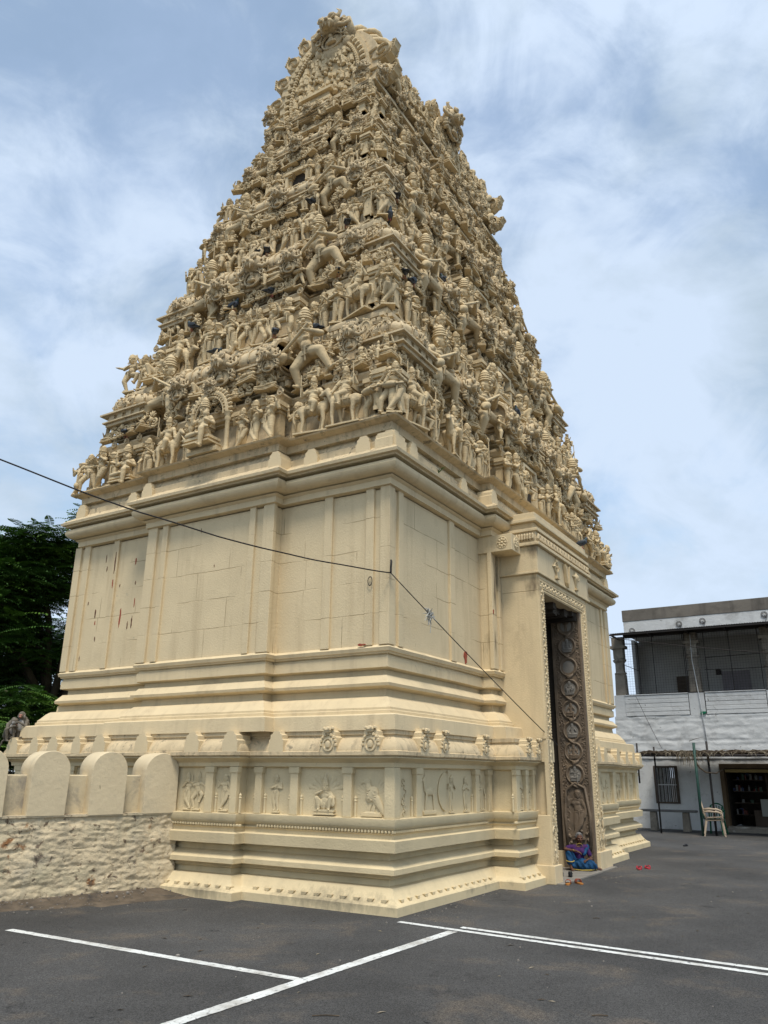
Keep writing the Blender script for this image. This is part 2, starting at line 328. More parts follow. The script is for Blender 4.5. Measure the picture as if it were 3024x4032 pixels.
# ------------------------------------------------------------------ ground
g = G()
nx, ny = 60, 60
xs = [-400, -200, -100, -50]+[-30+i for i in range(0, 61)]+[50, 100, 200, 400, 900]
ys = list(xs)
v = [(x, y, 0.0) for y in ys for x in xs]; k = len(xs)
g.add(v, [(j*k+i, j*k+i+1, (j+1)*k+i+1, (j+1)*k+i) for j in range(len(ys)-1) for i in range(k-1)])
tag(obj('ground', g, M['asphalt']), kind='structure')
def strip(name, pts, mt, z=0.004, label=None):
    """painted line with slightly ragged edges; pts = quad corners a0,a1 (start), b1,b0 (end)"""
    a0, a1, b1, b0 = [Vector((*p, 0)) for p in pts]
    n = max(2, int((b0-a0).length/0.04)); g = G(); v = []
    for i in range(n+1):
        t = i/n; p = a0.lerp(b0, t); q = a1.lerp(b1, t); d = (q-p).normalized()
        p = p+d*(random.uniform(-1, 1)*0.004+0.005*noise.noise(Vector((t*9, 1, z*99)))); q = q+d*(random.uniform(-1, 1)*0.004+0.005*noise.noise(Vector((t*9, 5, z*99))))
        v += [(p.x, p.y, z), (q.x, q.y, z)]
    g.add(v, [(2*i, 2*i+1, 2*i+3, 2*i+2) for i in range(n)])
    return tag(obj(name, g, mt), kind='structure')
strip('road_marking', [(-2.99, 3.04), (-2.89, 3.04), (-2.87, -0.80), (-2.97, -0.80)], M['paint'])
strip('road_marking', [(-6.6, -0.685), (-6.6, -0.80), (-0.36, -0.95), (-0.36, -0.83)], M['paint'], 0.005)
strip('road_marking', [(-0.24, -0.12), (-0.15, -0.12), (-0.80, -7.0), (-0.90, -7.0)], M['paint'], 0.0045)
strip('road_marking', [(-0.14, -0.86), (-0.05, -0.86), (-0.57, -7.0), (-0.66, -7.0)], M['paint'], 0.004)

# ------------------------------------------------------------------ the tower: plinth, walls, cornice
tower = empty('temple_tower', (5.9, 3.8, 0))
tag(tower, 'tall cream temple gateway tower with tiers of carved stucco figures above plain walls', 'temple tower')
TL = Matrix.Translation((-5.9, -3.8, 0))
def plan_low(i, Lx=11.75, Ly=7.76, lm=(1.98, 5.58), r=(3.1, 8.4), notch=True, pl=0.2, rp=0.2):
    P = [(0, 0, 1, 1), (r[0], 0, 1, 1), (r[0], -rp, 1, 1)]
    if notch: P += [(4.22, -rp, 0, 1), (4.22, 3.2, 0, 0), (6.28, 3.2, 0, 0), (6.28, -rp, 0, 1)]
    else: P += [(4.22, -rp, 0, 1), (4.8, -rp, 0, 1), (5.7, -rp, 0, 1), (6.28, -rp, 0, 1)]
    P += [(r[1], -rp, -1, 1), (r[1], 0, -1, 1), (Lx, 0, -1, 1), (Lx, Ly, -1, -1), (0, Ly, 1, -1),
          (0, lm[1], 1, -1), (-pl, lm[1], 1, -1), (-pl, lm[0], 1, 1), (0, lm[0], 1, 1)]
    return [(x+sx*i, y+sy*i) for x, y, sx, sy in P]
def loft(g, levels, plan, amp=0.007, step=0.3, capb=True, capt=True, Mx=TL):
    """levels: (inset, z, kwargs)"""
    base = plan(levels[0][0], **levels[0][2])
    segs = [max(1, int(math.dist(base[a], base[(a+1) % len(base)])/step)) for a in range(len(base))]
    rs = []
    for i, z, kw in levels:
        P = plan(i, **kw); ring = []
        for a in range(len(P)):
            p, q = P[a], P[(a+1) % len(P)]
            for s_ in range(segs[a]):
                t = s_/segs[a]; w_ = wob((p[0]+(q[0]-p[0])*t, p[1]+(q[1]-p[1])*t, z), amp); ring.append(wob(w_, amp*0.5, 3.1))
        rs.append(ring)
    g.rings(rs, True, (capb, capt), Mx)
PLK = dict(Lx=12.1, Ly=8.15, lm=(2.4, 5.75), r=(3.0, 8.7), rp=0.40)
def lv(prof, **kw): return [(i, z, kw) for i, z in prof]
g = G()
loft(g, lv([(0.02, -0.3), (0.03, 0.10), (0.05, 0.115), (0.09, 0.13), (0.13, 0.17), (0.18, 0.24), (0.20, 0.28), (0.29, 0.29), (0.30, 0.36), (0.24, 0.375), (0.26, 0.395), (0.26, 0.41),
            (0.15, 0.43), (0.15, 0.49), (0.25, 0.56), (0.31, 0.58), (0.31, 0.66), (0.13, 0.68), (0.12, 0.81), (0.19, 0.83), (0.19, 0.87), (0.17, 0.89), (0.20, 0.91), (0.15, 0.95), (0.13, 0.98), (0.13, 1.06), (0.22, 1.07), (0.22, 1.66), (0.16, 1.68), (0.155, 1.73), (0.12, 1.76), (0.05, 1.79), (0.06, 1.81)], **PLK), plan_low)
# beaded row, petals of the foot
def along(side, u0, u1, step, f):
    n = max(1, int((u1-u0)/step))
    for i in range(n):
        u = u0+(i+0.5)*(u1-u0)/n
        yield (TL @ Tm(f, u, 0, -PI/2)) if side == 'L' else (TL @ Tm(u, f, 0, 0))
runs = [('L', 0.15, 2.35, 0.0), ('L', 2.45, 5.7, -0.2), ('L', 5.8, 7.9, 0.0), ('R', 0.15, 2.95, 0.0), ('R', 3.05, 3.9, -0.4), ('R', 7.05, 8.65, -0.4), ('R', 8.75, 11.95, 0.0)]
for s_, u0, u1, f in runs:
    for T in along(s_, u0, u1, 0.05, f): g.ell((0, 0.165, 0.915), (0.021, 0.03, 0.022), seg=6, Mx=T)
    for T in along(s_, u0, u1, 0.19, f):
        rr = random.uniform(0.8, 1.1)
        g.slab([(-0.045*rr, 0.165), (0.045*rr, 0.165), (0.03*rr, 0.140), (0.0, 0.122), (-0.03*rr, 0.140)], 0.085, 0.16, T)
plinth = obj('plinth', g, M['plinth'], tower, ang=35)
g = G()
loft(g, lv([(0.04, 1.81), (0.02, 1.825), (0.02, 1.87), (0.05, 1.88), (0.05, 1.90), (0.07, 1.95), (0.11, 2.01), (0.17, 2.055), (0.17, 2.08), (0.15, 2.085), (0.15, 2.145)], **PLK), plan_low)
kapota = obj('plinth_cornice', g, M['ledge'], tower, ang=35)
g = G()
LW = dict(Lx=11.9, Ly=7.97); LU = dict(Lx=11.75, Ly=7.76)
loft(g, lv([(0.13, 2.14), (0.14, 2.33), (0.16, 2.345), (0.29, 2.36), (0.29, 2.40), (0.31, 2.41), (0.31, 2.44), (0.34, 2.47), (0.40, 2.55), (0.45, 2.59), (0.52, 2.60), (0.53, 2.70)], **LW)
     + lv([(0.46, 2.71), (0.40, 2.73), (0.39, 2.77), (0.48, 2.88), (0.54, 2.89), (0.54, 2.96), (0.47, 2.975), (0.44, 2.985), (0.44, 3.12), (0.46, 3.13), (0.47, 3.165), (0.43, 3.17), (0.42, 3.195), (0.40, 3.20), (0.385, 3.25), (0.43, 3.29)], **LU), plan_low)
obj('base_moulding', g, M['stone'], tower, ang=35)
g = G()
loft(g, lv([(0.44, 3.29), (0.44, 4.72)], **LU)+lv([(0.44, 4.98)], Lx=11.7, Ly=7.73), plan_low, amp=0.006)
wallm = obj('wall', g, M['wall'], tower, ang=35)
g = G()
loft(g, lv([(0.44, 4.98), (0.44, 5.575), (0.52, 5.578), (0.52, 5.60)], Lx=11.65, Ly=7.7, notch=False), plan_low, amp=0.006)
obj('upper_wall', g, M['wall'], tower, ang=35)
CK = dict(Lx=11.55, Ly=7.62, notch=False)
g = G()
loft(g, lv([(0.41, 5.595), (0.36, 5.61), (0.36, 5.70), (0.33, 5.72), (0.31, 5.735), (0.37, 5.748), (0.27, 5.76), (0.21, 5.79), (0.18, 5.83), (0.17, 5.87), (0.19, 5.92), (0.29, 5.95), (0.29, 5.967), (0.17, 5.97), (0.16, 5.995), (0.11, 6.00), (0.10, 6.045)], **CK), plan_low)
obj('cornice', g, M['stone'], tower, ang=35)
g = G()
loft(g, lv([(0.12, 6.045), (0.14, 6.08), (0.26, 6.16), (0.30, 6.20), (0.30, 6.30), (0.36, 6.34), (0.42, 6.44), (0.42, 6.452), (0.33, 6.455), (0.32, 6.57), (0.25, 6.585), (0.22, 6.60), (0.19, 6.605), (0.17, 6.63), (0.20, 6.645), (0.9, 6.65)], **CK), plan_low)
obj('cornice_slope', g, M['ledge'], tower, ang=35)

# pilaster strips on the walls and the plinth frieze
def pil(g, side, u0, u1, z0, z1, f, d=0.045):
    own = g is None
    if own: g = G()
    if side == 'L': g.box(f, f+d+0.03, u0, u1, z0, z1, TL)
    else: g.box(u0, u1, f, f+d+0.03, z0, z1, TL)
    if own: bevel(obj('pilaster_strip', g, M['wall'], wallm), 0.008)
g = None
for u0, u1 in [(0.67, 0.81), (1.41, 1.56), (6.15, 6.29), (6.94, 7.10)]: pil(g, 'L', u0, u1, 3.285, 5.605, 0.40)
for bx in ((0.397, 0.56, 0.397, 0.56), (0.397, 0.50, 7.19, 7.36), (11.0, 11.30, 0.397, 0.50)):
    gg = G(); gg.box(*bx, 3.285, 5.605, TL); bevel(obj('pilaster_strip', gg, M['wall'], wallm), 0.008)
for u0, u1 in [(2.38, 2.60), (2.76, 2.88), (4.70, 4.83), (4.96, 5.18)]: pil(g, 'L', u0, u1, 3.285, 5.605, 0.198)
for u0, u1 in [(0.67, 0.81), (2.32, 2.50), (9.1, 9.28), (10.72, 10.86)]: pil(g, 'R', u0, u1, 3.285, 5.605, 0.40)
for u0, u1 in [(3.497, 3.68), (3.80, 3.90), (6.72, 6.86), (7.75, 8.003)]: pil(g, 'R', u0, u1, 3.285, 5.605, 0.198)
zf = (1.065, 1.665)
def pilf(side, u0, u1, f, w=0.12):
    g = G()
    pil(g, side, u0, u1, zf[0], zf[1], f)
    pil(g, side, u0-0.02, u1+0.02, zf[1]-0.07, zf[1]+0.01, f-0.012, 0.05)
    # stub post with a pointed bud, half height, in front of each strip
    for uu in (u0-0.035, u1+0.035):
        if side == 'L': g.lathe([(0.018, 0), (0.018, 0.19), (0.026, 0.20), (0.015, 0.215), (0.022, 0.235), (0.0, 0.27)], 8, TL @ Tm(f+0.055, uu, zf[0]))
        else: g.lathe([(0.018, 0), (0.018, 0.19), (0.026, 0.20), (0.015, 0.215), (0.022, 0.235), (0.0, 0.27)], 8, TL @ Tm(uu, f+0.055, zf[0]))
    bevel(obj('frieze_pilaster', g, M['plinth'], plinth), 0.006)
for u0, u1 in [(0.80, 0.93), (1.67, 1.80), (2.30, 2.42), (6.3, 6.42), (7.0, 7.12), (7.7, 7.86)]: pilf('L', u0, u1, 0.155)
for u0, u1 in [(2.575, 2.69), (3.02, 3.16), (4.1, 4.24), (5.3, 5.50)]: pilf('L', u0, u1, -0.045)
g = G(); g.box(0.152, 0.30, 0.152, 0.30, zf[0], zf[1]+0.01, TL); bevel(obj('frieze_pilaster', g, M['plinth'], plinth), 0.006)
for u0, u1 in [(0.73, 0.88), (2.55, 2.68), (3.02, 3.14), (9.0, 9.12), (10.6, 10.74), (11.0, 11.12), (11.70, 11.94)]: pilf('R', u0, u1, 0.155)
for u0, u1 in [(3.155, 3.29), (3.55, 3.64), (3.86, 3.96), (6.72, 6.86), (7.4, 7.52), (8.38, 8.54)]: pilf('R', u0, u1, -0.245)

# small gable ornaments standing on the two cornices
def nasi(g, T, w=0.24, h=0.33, plain=True):
    pts = [(-w/2, 0), (w/2, 0), (w/2, h*0.62), (w*0.40, h*0.68), (w*0.40, h*0.84), (w*0.26, h*0.90), (w*0.22, h), (-w*0.22, h), (-w*0.26, h*0.90), (-w*0.40, h*0.84), (-w*0.40, h*0.68), (-w/2, h*0.62)]
    g.slab(pts, 0.0, 0.30, T)
    if not plain:
        g.torus((0, 0.0, h*0.36), w*0.30, w*0.07, RX(PI/2), 14, 6, T)
        g.ell((0, -0.01, h*0.36), (w*0.16, 0.03, w*0.2), seg=8, Mx=T)
        for a in range(9):
            t = PI*a/8; g.ell((math.cos(t)*w*0.46, 0.0, h*0.34+math.sin(t)*h*0.42), (w*0.09, 0.035, w*0.09), seg=6, Mx=T)
        g.ell((0, -0.02, h*0.92), (w*0.24, 0.05, w*0.18), seg=8, Mx=T)
        for sx in (-1, 1): g.ell((sx*w*0.12, -0.05, h*0.96), (w*0.08,)*3, seg=6, Mx=T); g.ell((sx*w*0.26, -0.01, h*0.98), (w*0.12, 0.03, w*0.08), seg=6, Mx=T)
for nm, side, u, f, z, w, h, plain in (
    [('plain_gable_ornament', 'L', u, 0.0, 1.825, w, 0.32, True) for u, w in ((1.97, 0.25), (6.15, 0.22), (6.75, 0.26), (7.25, 0.22), (7.85, 0.3))]
    +[('carved_gable_ornament', 'L', u, 0.0, 1.84, 0.26, 0.33, False) for u in (0.43, 1.09)]
    +[('plain_gable_ornament', 'L', u, -0.2, 1.825, 0.28, 0.32, True) for u in (2.63, 3.36, 4.4, 5.35)]
    +[('carved_gable_ornament', 'R', u, 0.0, 1.84, 0.22, 0.33, False) for u in (0.72, 1.30, 2.65)]
    +[('carved_gable_ornament', 'R', u, -0.4, 1.84, 0.2, 0.32, False) for u in (3.4, 3.82)]
    +[('plain_gable_ornament', 'R', u, -0.4, 1.825, 0.24, 0.32, True) for u in (7.1, 7.55, 8.45)]
    +[('plain_gable_ornament', 'R', u, 0.0, 1.825, 0.24, 0.32, True) for u in (9.4, 10.6, 11.2, 11.85)]
    +[('plain_gable_ornament', 'L', u, f, 6.07, 0.26, 0.33, True) for u, f in ((0.33, 0.22), (0.78, 0.22), (1.75, 0.22), (2.30, 0.02), (5.15, 0.02), (5.75, 0.22), (7.15, 0.22))]
    +[('plain_gable_ornament', 'R', u, f, 6.07, 0.26, 0.33, True) for u, f in ((0.33, 0.22), (0.85, 0.22), (2.6, 0.22), (3.4, 0.02), (7.3, 0.02), (9.2, 0.22), (10.9, 0.22))]):
    g = G(); T = (Tm(f+0.022, u, z, -PI/2) if side == 'L' else Tm(u, f+0.022, z, 0))
    nasi(g, Matrix.Identity(4), w, h, plain)
    par = kapota if z < 3 else tower
    o = obj(nm, g, M['stone'], par, ang=40, Mx=TL @ T)

# ------------------------------------------------------------------ doorway block
dg = G()
fy = -0.47
# jambs (the passage starts behind them), widths as carved: plain side, outer moulding, pierced band, inner fillet
dg.box(3.94, 4.22, fy, 0.55, 0.0, 1.0, TL); dg.box(4.04, 4.22, fy, 0.55, 1.0, 1.80, TL); dg.box(3.96, 4.24, fy-0.02, 0.55, 1.80, 2.16, TL); dg.box(3.94, 4.22, fy, 0.55, 2.16, 4.64, TL); dg.box(6.28, 6.62, fy, 0.55, 0.0, 4.64, TL)
dg.box(3.94, 6.62, fy, 0.55, 4.64, 4.94, TL)
dg.box(3.90, 4.24, fy-0.05, 0.5, 0.0, 0.27, TL); dg.box(6.26, 6.99, fy-0.05, 0.5, 0.0, 0.30, TL)
dg.box(6.62, 6.86, fy+0.03, 0.5, 0.30, 1.05, TL)
dg.box(3.89, 6.80, fy-0.045, 0.5, 4.94, 4.985, TL)
dg.box(3.91, 6.78, fy-0.03, 0.5, 4.985, 5.44, TL)
dg.box(3.86, 6.83, fy-0.09, 0.5, 5.44, 5.50, TL); dg.box(3.90, 6.79, fy-0.03, 0.5, 5.50, 5.70, TL)
dg.box(3.87, 6.82, fy-0.07, 0.5, 5.70, 5.76, TL); dg.box(3.93, 6.77, fy+0.02, 0.5, 5.76, 5.88, TL)
dg.box(3.86, 6.85, fy-0.06, 0.9, 5.88, 5.94, TL); dg.box(3.90, 6.81, fy-0.02, 0.9, 5.94, 6.06, TL)
# brackets beside the lintel
dg.box(3.50, 3.92, -0.20, 0.5, 5.30, 5.60, TL); dg.box(6.85, 7.25, -0.28, 0.5, 5.22, 5.62, TL)
door = bevel(obj('doorway_surround', dg, M['stone'], tower), 0.01)
cg = G()
def frame_line(g, off, r, fn, step):
    """repeat fn along the door frame: up the left jamb, across, down the right"""
    x0, x1, zt = 4.22-off, 6.28+off*1.05, 4.64+off*0.9
    n = int(zt/step)
    for i in range(n):
        z = 0.35+(i+0.5)*(zt-0.35)/n; fn(x0, z, 0, i); fn(x1, z, 0, i)
    m = int((x1-x0)/step)
    for i in range(m): fn(x0+(i+0.5)*(x1-x0)/m, zt, 1, i)
frame_line(cg, 0.035, 0, lambda x, z, h, i: cg.ell((x, fy-0.003, z), (0.018, 0.02, 0.022), seg=6, Mx=TL), 0.05)
frame_line(cg, 0.135, 0, lambda x, z, h, i: (cg.ell((x+(0 if h else 0.02*(-1)**i), fy-0.004, z+(0.02*(-1)**i if h else 0)), (0.034, 0.03, 0.044), RY(0.6*(-1)**i), seg=6, Mx=TL)), 0.085)
frame_line(cg, 0.235, 0, lambda x, z, h, i: cg.ell((x, fy-0.003, z), (0.016, 0.02, 0.02), seg=6, Mx=TL), 0.05)
for off, w in ((0.07, 0.016), (0.20, 0.016), (0.255, 0.012)):
    cg.box(4.22-off-w, 4.22-off, fy-0.02, fy+0.05, 0.3, 4.64+off*0.9, TL); cg.box(6.28+off*1.05, 6.28+off*1.05+w, fy-0.02, fy+0.05, 0.3, 4.64+off*0.9, TL)
    cg.box(4.22-off-w, 6.28+off*1.05+w, fy-0.018, fy+0.05, 4.64+off*0.9, 4.64+off*0.9+w, TL)
obj('carved_door_band', cg, M['stone'], door, smooth=False)
cg = G()
for i in range(36):
    x = 3.95+i*(6.75-3.95)/35
    cg.ell((x, fy-0.05, 5.60), (0.036, 0.04, 0.075), RY(0.25*(-1)**i), seg=6, Mx=TL); cg.ell((x+0.03, fy-0.075, 5.545), (0.022, 0.025, 0.03), seg=6, Mx=TL)
for i in range(12):
    cg.ell((3.88, fy+0.02+i*0.05, 5.60), (0.04, 0.03, 0.075), seg=6, Mx=TL)
obj('leaf_band', cg, M['ledge'], door)
# emblems over the door: wheel, three upright marks, conch
def emblem(name, x):
    g = G(); T = TL @ Tm(x, fy-0.035, 5.215, s=1.12, sy=1.5)
    if name == 'wheel_emblem':
        g.torus((0, 0, 0.02), 0.085, 0.018, RX(PI/2), 20, 6, T); g.torus((0, 0, 0.02), 0.045, 0.012, RX(PI/2), 16, 6, T); g.ell((0, -0.01, 0.02), (0.02, 0.03, 0.02), seg=8, Mx=T)
        for a in range(8): g.cap((0, 0, 0.02), (math.cos(a*PI/4)*0.085, 0, 0.02+math.sin(a*PI/4)*0.085), 0.008, 0.008, 6, T)
        for a in (0, PI/2, PI): g.lathe([(0.03, 0), (0.022, 0.03), (0.0, 0.08)], 8, T @ Matrix.Translation((math.cos(a)*0.095, 0, 0.02+math.sin(a)*0.095)) @ Euler((0, PI/2-a, 0)).to_matrix().to_4x4())
        g.box(-0.02, 0.02, -0.015, 0.02, -0.15, -0.07, T); g.box(-0.06, 0.06, -0.03, 0.02, -0.175, -0.14, T)
    elif name == 'three_stroke_emblem':
        for sx in (-1, 1):
            g.add([(sx*0.055, 0, -0.16), (sx*0.125, 0, 0.16), (sx*0.088, 0, 0.16), (sx*0.025, 0, -0.16), (sx*0.055, -0.04, -0.16), (sx*0.125, -0.04, 0.16), (sx*0.088, -0.04, 0.16), (sx*0.025, -0.04, -0.16)],
                  [(0, 1, 2, 3), (4, 7, 6, 5), (0, 4, 5, 1), (1, 5, 6, 2), (2, 6, 7, 3), (3, 7, 4, 0)], T)
        g.box(-0.014, 0.014, -0.03, 0.01, -0.10, 0.15, T)
        g.add([(-0.045, 0, -0.16), (0.045, 0, -0.16), (0, 0, -0.23), (-0.045, -0.04, -0.16), (0.045, -0.04, -0.16), (0, -0.04, -0.23)], [(0, 1, 2), (3, 5, 4), (0, 3, 4, 1), (1, 4, 5, 2), (2, 5, 3, 0)], T)
    else:
        g.lathe([(0.0, -0.14), (0.02, -0.12), (0.03, -0.06), (0.07, 0.0), (0.085, 0.045), (0.075, 0.09), (0.05, 0.11), (0.045, 0.13), (0.02, 0.16), (0, 0.18)], 14, T, sq=0.6)
        g.torus((0.03, -0.03, 0.04), 0.04, 0.015, RX(PI/2), 14, 6, T)
        for sx in (-1, 1): g.lathe([(0.03, 0), (0.02, 0.03), (0, 0.08)], 8, T @ Tm(sx*0.08, 0, 0.06, ry=sx*PI/2))
        g.box(-0.055, 0.055, -0.03, 0.02, -0.175, -0.14, T)
    o = obj(name, g, M['stucco'], door, ang=40)
    return o
emblem('wheel_emblem', 4.85); emblem('three_stroke_emblem', 5.38); emblem('conch_emblem', 5.95)
for x, y, rz in ((3.70, -0.205, 0), (7.05, -0.285, 0), (3.50, -0.02, -PI/2)):
    g = G(); T = TL @ Tm(x, y, 5.45, rz); g.ell((0, 0, 0), (0.03, 0.025, 0.03), seg=8, Mx=T)
    for a in range(8): g.ell((math.cos(a*PI/4)*0.06, 0, math.sin(a*PI/4)*0.06), (0.035, 0.02, 0.022), RY(-a*PI/4), seg=8, Mx=T)
    g.torus((0, 0, 0), 0.10, 0.01, RX(PI/2), 18, 6, T)
    obj('rosette', g, M['stone'], door, smooth=True)

# passage lining: walls coloured near black for the shade inside, a broken ceiling edge
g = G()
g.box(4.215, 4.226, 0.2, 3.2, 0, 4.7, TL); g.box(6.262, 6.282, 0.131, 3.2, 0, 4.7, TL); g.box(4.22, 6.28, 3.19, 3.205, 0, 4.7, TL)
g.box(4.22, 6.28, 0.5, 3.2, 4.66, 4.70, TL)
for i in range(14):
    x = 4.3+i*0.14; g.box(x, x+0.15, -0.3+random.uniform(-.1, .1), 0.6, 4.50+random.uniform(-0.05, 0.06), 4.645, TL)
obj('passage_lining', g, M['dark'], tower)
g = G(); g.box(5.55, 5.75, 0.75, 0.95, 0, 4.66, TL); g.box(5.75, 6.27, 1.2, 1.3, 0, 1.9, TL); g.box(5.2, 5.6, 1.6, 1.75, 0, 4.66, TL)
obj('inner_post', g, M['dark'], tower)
g = G(); g.box(3.95, 6.9, -0.62, 3.2, 0.0, 0.018, Mx=None)
tag(obj('threshold_paving', g, M['granite_pale']), kind='structure')
# ------------------------------------------------------------------ sculpture prototypes (unit height 1, facing -y)
def fuse(g, name, voxel, detail=None, mt=None, smooth=True):
    """grow one continuous skin round the overlapping masses, then add the small carved details"""
    me = g.mesh(name+'_raw', M['stucco'])
    o = bpy.data.objects.new(name+'_tmp', me); COL.objects.link(o)
    r = o.modifiers.new('r', 'REMESH'); r.mode = 'VOXEL'; r.voxel_size = voxel; r.use_smooth_shade = True
    dg_ = bpy.context.evaluated_depsgraph_get(); ev = o.evaluated_get(dg_)
    m2 = bpy.data.meshes.new_from_object(ev, depsgraph=dg_)
    nv = len(m2.vertices); co = np.empty(nv*3); m2.vertices.foreach_get('co', co)
    fs = [tuple(p.vertices) for p in m2.polygons]
    bpy.data.objects.remove(o); bpy.data.meshes.remove(me); bpy.data.meshes.remove(m2)
    out = G(); out.add(co.reshape(-1, 3), fs)
    if detail: out.addg(detail)
    return out
def head(g, d, c, s=1.0, turn=0.0, crown='tall', tilt=0.0, face='man'):
    """head, crown, ears; c = centre of the head, s = scale (1 -> head radius .05)"""
    T = Matrix.Translation(c) @ Euler((tilt, 0, turn)).to_matrix().to_4x4() @ Matrix.Diagonal((s, s, s, 1))
    g.ell((0, 0, 0), (0.046, 0.05, 0.058), seg=14, Mx=T); g.ell((0, -0.012, -0.03), (0.034, 0.036, 0.034), seg=12, Mx=T)
    g.cap((0, 0.01, -0.09), (0, 0.004, -0.02), 0.026, 0.028, 8, T)
    d.lathe([(0.0, 0.012), (0.010, 0.0), (0.014, -0.006), (0.0, -0.012)], 6, T @ Tm(0, -0.052, -0.012, sx=0.9, sy=1.1, sz=1.4))
    for sx in (-1, 1):
        d.ell((sx*0.019, -0.043, 0.008), (0.0135, 0.010, 0.0095), seg=8, Mx=T)
        d.cap((sx*0.008, -0.047, 0.022), (sx*0.032, -0.040, 0.024), 0.004, 0.003, 6, T)
        g.ell((sx*0.048, 0.004, -0.008), (0.010, 0.018, 0.026), seg=8, Mx=T)
        d.torus((sx*0.052, -0.004, -0.042), 0.014, 0.006, RX(PI/2), 10, 6, T)
    d.ell((0, -0.046, -0.034), (0.017, 0.010, 0.006), seg=8, Mx=T); d.ell((0, -0.043, -0.044), (0.013, 0.009, 0.006), seg=8, Mx=T)
    if face == 'fierce':
        for sx in (-1, 1): d.cap((0, -0.05, -0.024), (sx*0.04, -0.042, -0.016), 0.007, 0.003, 6, T); d.ell((sx*0.02, -0.046, 0.010), (0.016, 0.013, 0.014), seg=8, Mx=T)
    if crown == 'tall':
        g.lathe([(0.050, 0.025), (0.056, 0.035), (0.050, 0.050), (0.046, 0.075), (0.040, 0.105), (0.030, 0.13), (0.016, 0.15), (0.0, 0.165)], 14, T)
        for z, r in ((0.034, 0.055), (0.058, 0.049), (0.084, 0.044), (0.11, 0.037)): d.torus((0, 0, z), r, 0.0055, None, 16, 6, T)
        d.ell((0, -0.05, 0.055), (0.016, 0.012, 0.024), seg=8, Mx=T)
    elif crown == 'bun':
        g.ell((0, 0.03, 0.045), (0.05, 0.045, 0.035), seg=10, Mx=T); g.ell((0.035, 0.05, 0.05), (0.035, 0.035, 0.03), seg=10, Mx=T); d.torus((0, 0, 0.028), 0.05, 0.006, None, 16, 6, T)
    elif crown == 'cap':
        g.lathe([(0.052, 0.02), (0.058, 0.03), (0.052, 0.055), (0.030, 0.085), (0.0, 0.10)], 14, T); d.torus((0, 0, 0.03), 0.056, 0.006, None, 16, 6, T)
    elif crown == 'fan':
        g.lathe([(0.052, 0.02), (0.056, 0.032), (0.05, 0.06), (0.038, 0.10), (0.0, 0.14)], 14, T)
        for a in range(7):
            t = PI*(0.1+0.8*a/6); g.ell((math.cos(t)*0.07, 0.02, 0.03+math.sin(t)*0.085), (0.014, 0.012, 0.026), RY(PI/2-t), seg=8, Mx=T)
def arm(g, d, sh, el, ha, s=1.0, fist=True):
    g.cap(sh, el, 0.034*s, 0.028*s, 8); g.cap(el, ha, 0.028*s, 0.020*s, 8); g.ell(sh, 0.034*s, seg=10)
    v = (Vector(ha)-Vector(el)).normalized(); h = Vector(ha)+v*0.018
    g.ell(h, (0.019*s, 0.016*s, 0.022*s), v.to_track_quat('Z', 'Y').to_matrix(), seg=8)
    x = v.orthogonal().normalized()
    for k in range(4): g.cap(h+x*(k-1.5)*0.009*s+v*0.010, h+x*(k-1.5)*0.010*s+v*0.030*s+Vector((0, -0.008, 0)), 0.0055*s, 0.0045*s, 6)
    u = (Vector(el)-Vector(sh)); q = u.to_track_quat('Z', 'Y').to_matrix(); p = Vector(sh)+u*0.55
    d.torus(p, 0.030*s, 0.006, q, 12, 6); w = Vector(el)+(Vector(ha)-Vector(el))*0.85; d.torus(w, 0.020*s, 0.005, v.to_track_quat('Z', 'Y').to_matrix(), 12, 6)
def torso(g, d, pv, ch, belly=1.0, female=False, turn=0.0):
    """pv pelvis centre, ch chest centre"""
    pv = Vector(pv); ch = Vector(ch); mid = (pv+ch)/2
    g.ell(pv, (0.088, 0.066, 0.062), seg=14); g.ell(mid+Vector((0, -0.01*belly, -0.01)), (0.064*belly, 0.058*belly, 0.075), seg=14)
    g.ell(ch, (0.092, 0.062, 0.078), seg=14); g.cap(ch+Vector((-0.07, 0, 0.045)), ch+Vector((0.07, 0, 0.045)), 0.036, 0.036, 8)
    for sx in (-1, 1): g.ell(ch+Vector((sx*0.040, -0.048, -0.004)), (0.034 if female else 0.036, 0.032 if female else 0.018, 0.032 if female else 0.026), seg=10)
    d.torus(ch+Vector((0, -0.008, 0.052)), 0.052, 0.007, RX(-0.5), 18, 6, sc=(1.1, 1.0)); d.torus(ch+Vector((0, -0.022, 0.022)), 0.066, 0.006, RX(-0.75), 18, 6)
    d.torus(pv+Vector((0, 0, 0.038)), 0.074, 0.011, None, 20, 6, sc=(1.08, 0.9)); d.torus(pv+Vector((0, 0, 0.012)), 0.088, 0.007, RX(0.12), 20, 6, sc=(1.05, 0.86))
    d.ell(pv+Vector((0, -0.072, 0.02)), (0.024, 0.014, 0.024), seg=8); d.cap(pv+Vector((0.0, -0.075, 0.0)), pv+Vector((0.0, -0.06, -0.14)), 0.014, 0.010, 8)
    d.cap(ch+Vector((0.06, -0.045, 0.04)), mid+Vector((-0.05, -0.05, -0.03)), 0.005, 0.005, 6)
